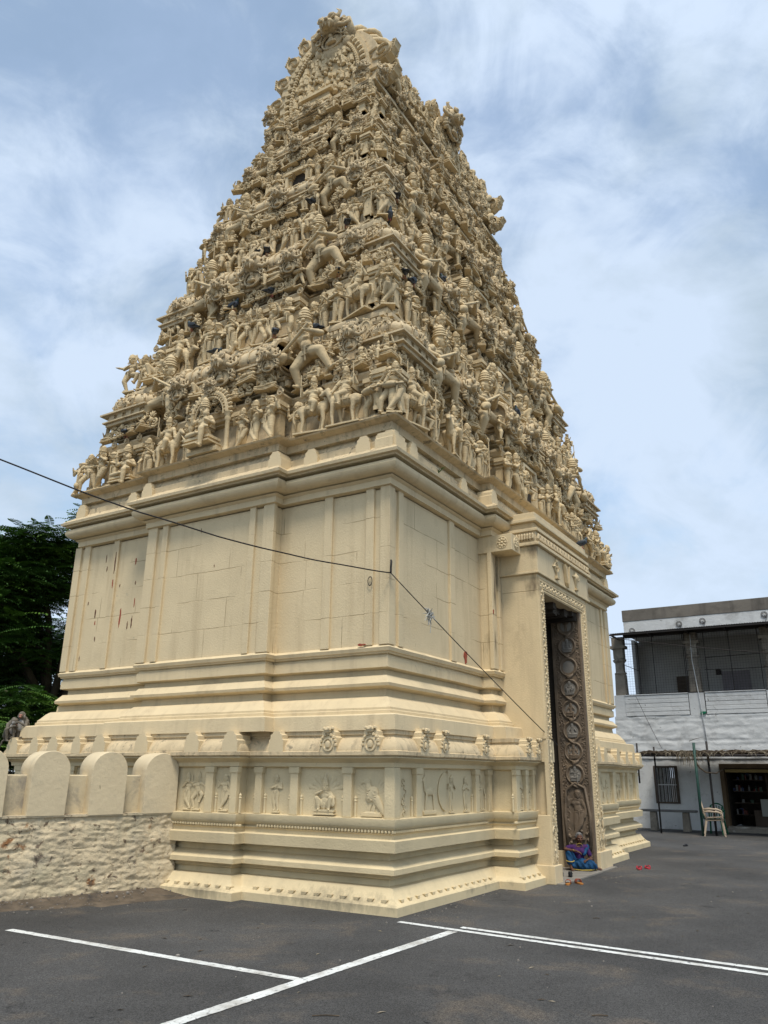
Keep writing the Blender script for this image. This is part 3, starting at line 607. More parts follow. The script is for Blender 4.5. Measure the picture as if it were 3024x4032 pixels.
def leg(g, d, hip, kn, an, toe=None, s=1.0, skirt=True):
    hip, kn, an = Vector(hip), Vector(kn), Vector(an)
    g.cap(hip, kn, 0.062*s, 0.044*s, 10); g.cap(kn, an, 0.044*s, 0.027*s, 10); g.ell(kn+(an-kn)*0.3+Vector((0, 0.012, 0)), (0.034*s, 0.034*s, 0.06*s), seg=8)
    toe = Vector(toe) if toe is not None else an+Vector((0.012*(1 if an.x > 0 else -1), -0.07, -0.012))
    g.cap(an+Vector((0, 0.012, -0.010)), toe, 0.022*s, 0.015*s, 8)
    d.torus(an+Vector((0, 0, 0.012)), 0.025*s, 0.006, (kn-an).to_track_quat('Z', 'Y').to_matrix(), 12, 6)
    if skirt:
        for t in (0.25, 0.5, 0.75, 0.97): d.torus(hip.lerp(kn, t), (0.058-0.017*t)*s, 0.004, (kn-hip).to_track_quat('Z', 'Y').to_matrix(), 14, 5)
def base(g, w=0.11, dpt=0.08, h=0.03):
    g.box(-w, w, -dpt, dpt, 0, h)
    g.lathe([(w*0.95, h*0.6), (w*0.9, h), (w*0.7, h*1.2)], 12, sq=dpt/w)
def staff(d, p, q, kind):
    p, q = Vector(p), Vector(q)
    d.tube([p, q], 0.010, 8)
    if kind == 'club': d.lathe([(0, -0.02), (0.03, 0.0), (0.042, 0.05), (0.036, 0.10), (0.014, 0.13)], 10, Matrix.Translation(p))
    if kind == 'disc': d.torus(q, 0.035, 0.008, RX(PI/2), 14, 6); d.ell(q, (0.03, 0.012, 0.03), seg=10)
    if kind == 'sword': d.slab([(q.x-0.016, q.z), (q.x+0.016, q.z), (q.x+0.02, q.z+0.12), (q.x, q.z+0.17), (q.x-0.02, q.z+0.12)], q.y-0.008, q.y+0.008)
P_ = {}
VX = 0.0115
def std(name, sway=0.02, crown='tall', arms=None, female=False, item=None, turn=0.0, legs='straight', belly=1.0, face='man', extra=None, pedestal=True, heads=1):
    g, d = G(), G(); z0 = 0.035 if pedestal else 0.0
    if pedestal: base(d)
    pv = Vector((sway, 0, 0.47)); ch = Vector((-sway*0.6, 0.0, 0.635)); hd = Vector((sway*0.6, -0.012, 0.775))
    torso(g, d, pv, ch, belly, female)
    if legs == 'straight':
        leg(g, d, pv+Vector((-0.045, 0, -0.02)), (-0.045+sway*0.8, -0.012, 0.26), (-0.045, 0.0, 0.06)); leg(g, d, pv+Vector((0.045, 0, -0.02)), (0.05+sway, -0.01, 0.26), (0.05, 0.0, 0.06))
    elif legs == 'cross':
        leg(g, d, pv+Vector((-0.045, 0, -0.02)), (-0.035, -0.02, 0.26), (-0.04, 0.0, 0.06)); leg(g, d, pv+Vector((0.045, 0, -0.02)), (0.045, -0.05, 0.27), (-0.085, -0.045, 0.065), toe=(-0.10, -0.07, 0.05))
    elif legs == 'dance':
        leg(g, d, pv+Vector((-0.045, 0, -0.02)), (-0.12, -0.04, 0.28), (-0.07, 0.0, 0.06)); leg(g, d, pv+Vector((0.045, 0, -0.02)), (0.16, -0.06, 0.40), (0.09, -0.06, 0.22))
    elif legs == 'stride':
        leg(g, d, pv+Vector((-0.045, 0, -0.02)), (-0.12, -0.05, 0.27), (-0.13, -0.03, 0.06)); leg(g, d, pv+Vector((0.045, 0, -0.02)), (0.10, 0.0, 0.26), (0.16, 0.01, 0.06))
    elif legs == 'skirt':
        g.lathe([(0.075, 0.05), (0.08, 0.12), (0.075, 0.25), (0.09, 0.40), (0.088, 0.48)], 14, Tm(sway*0.5, 0, 0), sq=0.8)
        for k in range(8):
            a = -PI*(0.1+0.8*k/7); d.cap((math.cos(a)*0.078+sway*0.5, math.sin(a)*0.066, 0.06), (math.cos(a)*0.085+sway*0.5, math.sin(a)*0.07, 0.42), 0.006, 0.004, 6)
        for sx in (-1, 1): g.cap((sx*0.04, 0, 0.045), (sx*0.045, -0.08, 0.04), 0.022, 0.016, 8)
    for a in (arms or [((-1), (-0.15, 0.0, 0.55), (-0.13, -0.07, 0.47)), ((1), (0.15, 0.0, 0.55), (0.09, -0.09, 0.64))]):
        arm(g, d, ch+Vector((a[0]*0.098, 0, 0.045)), a[1], a[2])
    if heads == 3:
        for sx in (-1, 1): head(g, d, hd+Vector((sx*0.05, 0.02, 0)), 0.85, sx*0.9, crown, face=face)
    head(g, d, hd+Vector((0, -0.008, 0.012)), 1.22, turn, crown, face=face)
    if item: item(g, d)
    P_[name] = fuse(g, name, VX, d)
A = lambda *a: list(a)
std('standing_a', arms=[(-1, (-0.16, 0, 0.56), (-0.13, -0.07, 0.46)), (1, (0.16, 0, 0.56), (0.10, -0.09, 0.66))])
std('standing_b', sway=-0.03, crown='cap', arms=[(-1, (-0.14, -0.02, 0.57), (0.02, -0.10, 0.62)), (1, (0.14, -0.02, 0.57), (-0.02, -0.11, 0.60))], turn=0.25)
std('standing_c', sway=0.035, crown='bun', female=True, arms=[(-1, (-0.17, 0, 0.57), (-0.16, -0.05, 0.70)), (1, (0.15, 0.0, 0.54), (0.14, -0.04, 0.42))], legs='cross')
std('standing_d', sway=0.0, crown='fan', arms=[(-1, (-0.15, -0.01, 0.57), (-0.02, -0.10, 0.56)), (1, (0.15, -0.01, 0.57), (0.02, -0.10, 0.56)), (-1, (-0.19, 0.02, 0.66), (-0.17, -0.02, 0.80)), (1, (0.19, 0.02, 0.66), (0.17, -0.02, 0.80))],
    item=lambda g, d: (d.torus((-0.17, -0.03, 0.86), 0.03, 0.009, RX(PI/2), 12, 6), d.ell((0.17, -0.03, 0.86), (0.022, 0.022, 0.035), seg=8)))
std('standing_e', sway=-0.02, crown='tall', legs='skirt', arms=[(-1, (-0.15, 0, 0.56), (-0.06, -0.09, 0.57)), (1, (0.15, 0, 0.55), (0.13, -0.06, 0.45))], turn=-0.3)
def flute(g, d): d.tube([(-0.16, -0.10, 0.70), (0.10, -0.10, 0.76)], 0.010, 8)
std('musician_a', sway=0.03, crown='tall', legs='cross', item=flute, turn=0.3, arms=[(-1, (-0.17, -0.02, 0.62), (-0.12, -0.09, 0.70)), (1, (0.15, -0.03, 0.61), (0.03, -0.09, 0.73))])
def lute(g, d): d.tube([(-0.09, -0.10, 0.50), (0.14, -0.09, 0.78)], 0.011, 8); g.ell((-0.10, -0.10, 0.49), (0.055, 0.035, 0.065), RY(-0.6), seg=10); d.ell((0.15, -0.09, 0.80), (0.02, 0.02, 0.025), seg=8)
std('musician_b', sway=-0.02, crown='tall', item=lute, turn=-0.25, arms=[(-1, (-0.17, -0.02, 0.56), (-0.08, -0.11, 0.50)), (1, (0.17, -0.03, 0.62), (0.11, -0.10, 0.73))])
def drum(g, d): g.lathe([(0.045, -0.09), (0.06, -0.04), (0.06, 0.04), (0.045, 0.09)], 12, Tm(0, -0.10, 0.52, ry=PI/2)); d.torus((-0.09, -0.10, 0.52), 0.045, 0.007, RY(PI/2), 12, 6); d.torus((0.09, -0.10, 0.52), 0.045, 0.007, RY(PI/2), 12, 6)
std('musician_c', sway=0.01, crown='cap', item=drum, legs='stride', arms=[(-1, (-0.18, -0.02, 0.58), (-0.12, -0.10, 0.53)), (1, (0.18, -0.02, 0.58), (0.12, -0.10, 0.53))])
std('dancer_a', sway=0.04, crown='tall', legs='dance', female=True, arms=[(-1, (-0.17, 0, 0.68), (-0.15, -0.03, 0.84)), (1, (0.18, 0, 0.62), (0.25, -0.05, 0.56))], turn=0.3)
std('dancer_b', sway=-0.04, crown='fan', legs='dance', arms=[(-1, (-0.18, -0.02, 0.62), (-0.27, -0.05, 0.64)), (1, (0.17, -0.02, 0.66), (0.10, -0.05, 0.82)), (-1, (-0.15, -0.04, 0.58), (-0.02, -0.11, 0.60)), (1, (0.19, 0.0, 0.56), (0.20, -0.08, 0.47))])
std('warrior_a', sway=0.02, crown='tall', legs='stride', face='fierce', arms=[(-1, (-0.18, -0.02, 0.58), (-0.17, -0.07, 0.46)), (1, (0.18, 0, 0.64), (0.19, -0.05, 0.78))], item=lambda g, d: (staff(d, (-0.17, -0.09, 0.10), (-0.17, -0.08, 0.50), 'club'), staff(d, (0.19, -0.06, 0.74), (0.19, -0.06, 0.82), 'sword')))
std('warrior_b', sway=-0.02, crown='cap', legs='straight', arms=[(-1, (-0.16, -0.03, 0.58), (-0.06, -0.10, 0.66)), (1, (0.16, -0.03, 0.58), (0.15, -0.08, 0.68))], item=lambda g, d: staff(d, (0.16, -0.10, 0.05), (0.16, -0.10, 0.98), 'disc'))
std('three_headed', sway=0.0, crown='tall', legs='straight', heads=3, arms=[(-1, (-0.17, -0.02, 0.56), (-0.13, -0.09, 0.50)), (1, (0.17, -0.02, 0.56), (0.13, -0.09, 0.50)), (-1, (-0.19, 0.02, 0.64), (-0.18, -0.03, 0.78)), (1, (0.19, 0.02, 0.64), (0.18, -0.03, 0.78))])

def seated(name, crown='tall', arms=None, legs='lotus', item=None, turn=0.0, female=False, belly=1.15, child=False, mount=None):
    """sits on a moulded seat; head centre at .78, overall height about 1"""
    g, d = G(), G()
    S = 1.38; up = 0.0
    pv = Vector((0, 0, 0.17)); ch = Vector((0, -0.005, 0.335)); hd = Vector((0, -0.015, 0.475))
    torso(g, d, pv, ch, belly, female)
    if legs == 'lotus':
        for sx in (-1, 1): leg(g, d, (sx*0.05, 0, 0.15), (sx*0.19, -0.08, 0.135), (-sx*0.03, -0.14, 0.125), toe=(-sx*0.09, -0.15, 0.13))
    elif legs == 'pendent':
        leg(g, d, (-0.05, 0, 0.15), (-0.19, -0.09, 0.14), (0.02, -0.15, 0.13), toe=(0.07, -0.15, 0.13)); leg(g, d, (0.05, 0, 0.15), (0.12, -0.17, 0.16), (0.11, -0.17, -0.06), toe=(0.12, -0.24, -0.07))
    elif legs == 'squat':
        leg(g, d, (-0.05, 0, 0.15), (-0.14, -0.13, 0.29), (-0.10, -0.10, 0.10)); leg(g, d, (0.05, 0, 0.15), (0.14, -0.13, 0.29), (0.10, -0.10, 0.10))
    elif legs == 'ride':
        leg(g, d, (-0.05, 0, 0.15), (-0.17, -0.05, 0.06), (-0.18, -0.03, -0.12)); leg(g, d, (0.05, 0, 0.15), (0.17, -0.05, 0.06), (0.18, -0.03, -0.12))
    for a in (arms or [(-1, (-0.17, -0.02, 0.27), (-0.15, -0.11, 0.20)), (1, (0.16, -0.02, 0.27), (0.11, -0.12, 0.36))]):
        arm(g, d, ch+Vector((a[0]*0.098, 0, 0.045)), a[1], a[2])
    head(g, d, hd+Vector((0, -0.008, 0.012)), 1.26, turn, crown)
    if child:
        g.ell((0.13, -0.12, 0.28), (0.05, 0.04, 0.07), seg=10); g.ell((0.13, -0.13, 0.38), (0.035, 0.038, 0.042), seg=10); g.cap((0.11, -0.15, 0.22), (0.20, -0.16, 0.18), 0.028, 0.02, 8); g.cap((0.13, -0.12, 0.40), (0.13, -0.11, 0.46), 0.03, 0.01, 8)
    if item: item(g, d)
    if legs in ('lotus', 'pendent', 'squat'): d.box(-0.21, 0.21, -0.13, 0.09, 0.055, 0.09); d.box(-0.19, 0.19, -0.11, 0.09, 0.02, 0.055); d.box(-0.22, 0.22, -0.15, 0.09, 0.0, 0.02)
    P_[name] = fuse(g, name, VX, d)
def halo(g, d):
    for a in range(11):
        t = -0.25+(PI+0.5)*a/10; g.ell((math.cos(t)*0.17, 0.05, 0.42+math.sin(t)*0.20), (0.03, 0.03, 0.05), RY(PI/2-t), seg=8)
    d.torus((0, 0.03, 0.42), 0.15, 0.014, RX(PI/2), 24, 6, sc=(1, 1.15))
seated('seated_a', item=halo)
seated('seated_b', crown='fan', arms=[(-1, (-0.18, -0.02, 0.26), (-0.16, -0.12, 0.22)), (1, (0.18, -0.02, 0.26), (0.16, -0.12, 0.22)), (-1, (-0.19, 0.02, 0.34), (-0.18, -0.03, 0.48)), (1, (0.19, 0.02, 0.34), (0.18, -0.03, 0.48))])
seated('seated_c', crown='tall', legs='pendent', child=True, arms=[(-1, (-0.19, -0.02, 0.34), (-0.17, -0.06, 0.50)), (1, (0.19, -0.04, 0.27), (0.17, -0.14, 0.28))])
seated('seated_d', crown='cap', legs='squat', arms=[(-1, (-0.18, -0.05, 0.30), (-0.10, -0.13, 0.42)), (1, (0.18, -0.05, 0.28), (0.12, -0.16, 0.20))], turn=0.4)
seated('seated_e', crown='bun', legs='pendent', female=True, arms=[(-1, (-0.17, 0, 0.28), (-0.21, -0.02, 0.12)), (1, (0.16, -0.04, 0.28), (0.10, -0.12, 0.38))], turn=-0.3)

# big leaning guardian: one leg braced high, club in both hands
def guardian():
    g, d = G(), G()
    pv = Vector((0.03, 0, 0.46)); ch = Vector((-0.02, -0.02, 0.62)); torso(g, d, pv, ch, 1.1)
    leg(g, d, (0.08, 0, 0.44), (0.24, -0.08, 0.36), (0.33, -0.02, 0.14), toe=(0.42, -0.06, 0.12), s=1.25)
    leg(g, d, (-0.02, 0, 0.43), (-0.10, -0.07, 0.25), (-0.09, 0.0, 0.05), s=1.2)
    arm(g, d, ch+Vector((-0.11, 0, 0.05)), (-0.24, -0.02, 0.56), (-0.16, -0.12, 0.50), 1.25); arm(g, d, ch+Vector((0.11, 0, 0.05)), (0.22, -0.05, 0.60), (0.11, -0.13, 0.64), 1.25)
    arm(g, d, ch+Vector((-0.11, 0.03, 0.05)), (-0.25, 0.03, 0.70), (-0.26, -0.02, 0.84), 1.1)
    head(g, d, ch+Vector((0.01, -0.03, 0.175)), 1.5, 0.15, 'tall', face='fierce')
    d.tube([(0.14, -0.15, 0.70), (-0.05, -0.15, 0.56), (-0.22, -0.15, 0.44)], 0.018, 8)
    d.lathe([(0, -0.03), (0.04, 0.0), (0.055, 0.05), (0.045, 0.11), (0.018, 0.14)], 12, Tm(-0.26, -0.15, 0.34, ry=0.9))
    for a in range(9): d.torus((0, -0.03, 0.5), 0.12+a*0.002, 0.006, RX(1.2), 8, 5, arc=0.4, a0=-2.6+a*0.25)
    P_['guardian'] = fuse(g, 'guardian', 0.012, d)
guardian()
# rider on a striding mount (horse / bull / lion bodied)
def mount(name, kind):
    g, d = G(), G()
    g.ell((0, 0, 0.42), (0.20, 0.085, 0.095), seg=14); g.ell((-0.15, 0, 0.43), (0.10, 0.085, 0.11), seg=12); g.ell((0.15, 0, 0.41), (0.10, 0.08, 0.10), seg=12)
    for x, y, l in ((-0.17, -0.05, 0.0), (-0.14, 0.05, 0.05), (0.15, -0.05, 0.0), (0.19, 0.05, -0.03)):
        g.cap((x, y, 0.38), (x-0.02+l, y, 0.20), 0.042, 0.026, 8); g.cap((x-0.02+l, y, 0.20), (x+l*1.2, y, 0.045), 0.026, 0.02, 8); g.ell((x+l*1.2-0.01, y, 0.03), (0.03, 0.026, 0.022), seg=8)
    if kind == 'horse':
        g.cap((-0.20, 0, 0.47), (-0.29, -0.01, 0.64), 0.065, 0.045, 10); g.cap((-0.29, -0.01, 0.65), (-0.38, -0.03, 0.58), 0.045, 0.028, 10)
        for sx in (-1, 1): g.cap((-0.28, sx*0.025, 0.67), (-0.275, sx*0.03, 0.72), 0.012, 0.005, 6)
        for k in range(6): d.ell((-0.215-k*0.014, 0, 0.52+k*0.033), (0.028, 0.018, 0.022), seg=8)
    else:
        g.ell((-0.12, 0, 0.53), (0.07, 0.05, 0.06), seg=10); g.cap((-0.22, 0, 0.47), (-0.28, -0.02, 0.55), 0.06, 0.05, 10); g.cap((-0.28, -0.02, 0.56), (-0.37, -0.04, 0.50), 0.05, 0.032, 10)
        for sx in (-1, 1): d.tube([(-0.28, sx*0.04, 0.60), (-0.29, sx*0.08, 0.65), (-0.27, sx*0.075, 0.72)], [0.016, 0.012, 0.004], 8); g.ell((-0.26, sx*0.07, 0.57), (0.02, 0.03, 0.012), seg=8)
        for a in range(10): d.ell((-0.215+0.02*math.cos(a), -0.062*math.sin(a*0.63), 0.455+0.065*math.cos(a*0.63)), 0.012, seg=6)
    g.tube([(0.24, 0, 0.46), (0.30, 0, 0.42), (0.31, 0.01, 0.30), (0.29, 0.01, 0.22)], [0.02, 0.018, 0.02, 0.012], 8)
    d.box(-0.10, 0.10, -0.092, 0.092, 0.40, 0.43); d.torus((0.0, 0, 0.42), 0.095, 0.008, RY(PI/2), 16, 6)
    for x in (-0.08, 0.08): d.torus((x, 0, 0.42), 0.094, 0.007, RY(PI/2), 16, 6)
    # rider
    pv = Vector((0, 0, 0.56)); ch = Vector((0, 0, 0.71)); gg, dd = G(), G(); torso(gg, dd, pv, ch, 1.1)
    leg(gg, dd, (0.0, -0.04, 0.54), (-0.08, -0.12, 0.48), (-0.04, -0.12, 0.32)); leg(gg, dd, (0.0, 0.04, 0.54), (-0.08, 0.12, 0.48), (-0.04, 0.12, 0.32))
    arm(gg, dd, ch+Vector((-0.098, 0, 0.045)), (-0.17, -0.03, 0.64), (-0.20, -0.06, 0.56)); arm(gg, dd, ch+Vector((0.098, 0, 0.045)), (0.18, -0.02, 0.66), (0.16, -0.08, 0.78))
    head(gg, dd, ch+Vector((0, -0.01, 0.14)), 1.0, 0.2, 'tall'); dd.tube([(0.16, -0.09, 0.62), (0.16, -0.09, 1.0)], 0.008, 6)
    g.addg(gg, Tm(0, -0.0, 0, rz=0)); d.addg(dd)
    d.box(-0.26, 0.26, -0.10, 0.10, 0.0, 0.025)
    P_[name] = fuse(g, name, 0.0125, d)
mount('rider_horse', 'horse'); mount('rider_bull', 'bull')

# lion mask: bulging eyes, snout, fangs, horns, mane curls, over a leafy horseshoe; unit width 1, base z=0
def mask():
    g = G()
    g.ell((0, 0, 0.62), (0.26, 0.22, 0.22), seg=14); g.ell((0, -0.17, 0.54), (0.17, 0.13, 0.11), seg=12)
    for sx in (-1, 1):
        g.ell((sx*0.12, -0.18, 0.70), 0.072, seg=12); g.torus((sx*0.12, -0.19, 0.70), 0.078, 0.02, RX(PI/2-0.2), 14, 6)
        g.ell((sx*0.055, -0.29, 0.56), (0.045, 0.04, 0.04), seg=8)
        g.lathe([(0.028, 0), (0.02, -0.06), (0.0, -0.12)], 8, Tm(sx*0.09, -0.24, 0.48)); g.lathe([(0.02, 0), (0.014, -0.04), (0.0, -0.08)], 8, Tm(sx*0.035, -0.27, 0.48))
        g.tube([(sx*0.16, -0.02, 0.80), (sx*0.24, -0.02, 0.92), (sx*0.17, -0.04, 1.0)], [0.05, 0.035, 0.01], 8)
        g.ell((sx*0.27, 0.0, 0.68), (0.06, 0.05, 0.10), RY(sx*0.5), seg=10)
        for k in range(4): g.torus((sx*(0.27+0.03*(k % 2)), -0.06, 0.60-k*0.10), 0.055, 0.022, RX(PI/2), 12, 6)
        g.tube([(sx*0.22, -0.1, 0.48), (sx*0.34, -0.08, 0.42), (sx*0.44, -0.04, 0.50), (sx*0.42, -0.03, 0.60), (sx*0.36, -0.03, 0.57)], [0.05, 0.05, 0.04, 0.03, 0.015], 8)
    for a in range(7):
        t = PI*(0.18+0.64*a/6); g.ell((math.cos(t)*0.20, -0.02, 0.72+math.sin(t)*0.17), (0.045, 0.06, 0.06), seg=8)
    # horseshoe below
    for a in range(15):
        t = -0.5+(PI+1.0)*a/14; g.ell((math.cos(t)*0.34, 0.0, 0.26+math.sin(t)*0.24), (0.055, 0.08, 0.045), RY(-t), seg=8)
    g.torus((0, -0.02, 0.24), 0.24, 0.028, RX(PI/2), 22, 6, sc=(1, 0.8)); g.ell((0, 0.03, 0.24), (0.23, 0.05, 0.20), seg=12)
    g.ell((0, -0.05, 0.22), (0.07, 0.05, 0.09), seg=10); g.ell((0, -0.06, 0.33), (0.045, 0.045, 0.05), seg=10); g.ell((0, -0.07, 0.15), (0.13, 0.06, 0.035), seg=10)
    P_['lion_mask'] = g
mask()
# flame-edged leaf scroll, flat relief standing up; unit height 1
def scroll():
    g = G(); ctl = [(-0.13, 0), (0.16, 0), (0.31, 0.16), (0.40, 0.36), (0.41, 0.56), (0.34, 0.75), (0.20, 0.90), (0.02, 1.0), (-0.04, 0.99), (-0.02, 0.86), (-0.12, 0.74), (-0.22, 0.60), (-0.24, 0.42), (-0.19, 0.22)]
    pts = []
    for i, (x, z) in enumerate(ctl):
        nx_, nz_ = ctl[(i+1) % len(ctl)]; pts.append((x, z))
        if 2 <= i <= 11: mx, mz = (x+nx_)/2, (z+nz_)/2; dx, dz = mx-0.08, mz-0.45; l = math.hypot(dx, dz); pts.append((mx+dx/l*-0.028, mz+dz/l*-0.028))
    g.slab(pts, -0.07, 0.07)
    for sy in (-1, 1):
        sp = [(0.09+math.cos(t)*(0.25-0.027*t), sy*0.075, 0.52+math.sin(t)*(0.30-0.032*t)) for t in np.linspace(-1.2, 7.6, 30)]
        g.tube(sp, [0.03]*26+[0.035, 0.045, 0.05, 0.03], 6)
        g.tube([(-0.08, sy*0.075, 0.02), (-0.10, sy*0.085, 0.22), (-0.15, sy*0.08, 0.42)], [0.035, 0.035, 0.02], 6); g.tube([(0.03, sy*0.075, 0.02), (0.06, sy*0.085, 0.14), (0.02, sy*0.085, 0.22)], [0.035, 0.035, 0.02], 6)
        for k in range(5): g.ell((0.30-0.075*k, sy*0.07, 0.80+0.03*k), (0.03, 0.025, 0.05), RY(-0.8+0.1*k), seg=6)
    P_['scroll'] = g
scroll()
def pot():
    g = G(); g.lathe([(0.16, 0), (0.2, 0.05), (0.12, 0.1), (0.2, 0.18), (0.32, 0.34), (0.30, 0.48), (0.14, 0.60), (0.18, 0.66), (0.22, 0.70), (0.12, 0.78), (0.13, 0.84), (0.0, 1.0)], 14)
    for z, r in ((0.34, 0.33), (0.5, 0.28), (0.7, 0.22)): g.torus((0, 0, z), r, 0.025, None, 16, 6)
    P_['pot'] = g
pot()
# square domed corner shrine, unit width 1, height ~1.15
def sq_ring(h, z, n=4): return [(x*h, y*h, z) for x, y in ((-1, -1), (0, -1), (1, -1), (1, 0), (1, 1), (0, 1), (-1, 1), (-1, 0))]
def rnd_ring(h, z, k=0.86):
    out = []
    for j in range(16):
        a = 2*PI*j/16+PI/16; c, s = math.cos(a), math.sin(a); m = max(abs(c), abs(s)); r = h*(k/m*0.5+0.5)
        out.append((c*r, s*r, z))
    return out
def kuta():
    g = G()
    for (a, b, z0, z1) in ((0.44, 0.44, 0, 0.10), (0.49, 0.49, 0.10, 0.14), (0.42, 0.42, 0.14, 0.30), (0.47, 0.47, 0.30, 0.33), (0.53, 0.53, 0.33, 0.38), (0.45, 0.45, 0.38, 0.42)):
        g.box(-a, a, -a, a, z0, z1)
    for s1 in (0, PI/2, PI, -PI/2):
        for i in range(4): g.box(-0.36+i*0.20, -0.24+i*0.20, -0.46, -0.40, 0.14, 0.30, Tm(rz=s1))
    g.rings([rnd_ring(h, z) for h, z in ((0.40, 0.42), (0.46, 0.46), (0.50, 0.54), (0.52, 0.64), (0.49, 0.76), (0.40, 0.87), (0.26, 0.95), (0.14, 0.98))])
    for k in range(16):
        a = 2*PI*k/16; g.tube([(math.cos(a)*0.46, math.sin(a)*0.46, 0.48), (math.cos(a)*0.53, math.sin(a)*0.53, 0.64), (math.cos(a)*0.42, math.sin(a)*0.42, 0.86), (math.cos(a)*0.2, math.sin(a)*0.2, 0.97)], 0.022, 6)
    for z, r in ((0.50, 0.50), (0.80, 0.48)):
        for k in range(28): a = 2*PI*k/28; g.ell((math.cos(a)*r, math.sin(a)*r, z), 0.026, seg=6)
    g.lathe([(0.16, 0.96), (0.22, 1.0), (0.12, 1.03), (0.14, 1.10), (0.05, 1.16), (0.0, 1.22)], 12)
    P_['kuta'] = g
kuta()
def shala(Lh, name):
    """barrel roofed oblong shrine, half length Lh, depth 1, faces -y; height ~1.15"""
    g = G()
    for (e, z0, z1) in ((0.0, 0, 0.10), (0.05, 0.10, 0.14), (-0.03, 0.14, 0.28), (0.03, 0.28, 0.31), (0.09, 0.31, 0.36), (0.0, 0.36, 0.40)): g.box(-Lh-e, Lh+e, -0.42-e, 0.42+e, z0, z1)
    n = int(Lh*2/0.16)
    for i in range(n): x = -Lh+(i+0.5)*2*Lh/n; g.box(x-0.04, x+0.04, -0.43, -0.38, 0.14, 0.28)
    prof = [(-0.36, 0.40), (-0.46, 0.47), (-0.50, 0.58), (-0.47, 0.72), (-0.36, 0.86), (-0.20, 0.95), (0, 0.98), (0.20, 0.95), (0.36, 0.86), (0.47, 0.72), (0.50, 0.58), (0.46, 0.47), (0.36, 0.40)]
    g.rings([[(x, y, z) for y, z in prof] for x in (-Lh-0.02, Lh+0.02)])
    nb = max(3, int(Lh*2/0.22))
    for i in range(nb+1):
        x = -Lh+i*2*Lh/nb; w = 0.035 if i % 2 == 0 else 0.02
        g.rings([[(xx, y*1.07, 0.40+(z-0.40)*1.05) for y, z in prof] for xx in (x-w, x+w)])
        if i % 2 == 0:
            for y, z in prof[1:7]: g.ell((x, y*1.1, 0.40+(z-0.4)*1.09), 0.035, seg=6)
    for sx in (-1, 1):   # gable rims
        g.torus((sx*(Lh+0.05), 0, 0.62), 0.44, 0.07, RY(PI/2), 20, 6, arc=PI*1.5, a0=-PI*0.25+PI/2+PI/2)
        for k in range(11): t = -0.6+(PI+1.2)*k/10; g.ell((sx*(Lh+0.07), math.cos(t)*0.50, 0.60+math.sin(t)*0.46), (0.05, 0.07, 0.07), seg=6)
    for i in range(-1, 2) if Lh > 0.8 else (0,):
        g.addg(P_['pot'], Tm(i*Lh*0.62, 0, 0.96, s=0.26))
    P_[name] = g
shala(1.05, 'shala_long'); shala(0.62, 'shala_short')
# small fanned scroll boss
def boss():
    g = G()
    for sx in (-1, 1):
        g.torus((sx*0.22, 0, 0.3), 0.16, 0.06, RX(PI/2), 14, 6, arc=PI*1.7, a0=0.3); g.ell((sx*0.22, -0.02, 0.3), 0.07, seg=8)
        g.tube([(sx*0.05, 0, 0.05), (sx*0.3, 0, 0.0), (sx*0.48, 0, 0.14)], [0.08, 0.06, 0.02], 8)
    for k in range(5): t = PI*(0.2+0.6*k/4); g.ell((math.cos(t)*0.22, 0, 0.45+math.sin(t)*0.35), (0.06, 0.06, 0.16), RY(PI/2-t), seg=8)
    g.ell((0, -0.05, 0.42), (0.12, 0.12, 0.16), seg=10)
    P_['boss'] = g
boss()
MESH = {}
def pm(name, mt='stucco', smooth=True):
    key = (name, mt)
    if key not in MESH: MESH[key] = P_[name].mesh(name, M[mt], smooth=False, ang=(80 if name not in ('kuta', 'shala_long', 'shala_short', 'scroll', 'pot') else 38))
    return MESH[key]
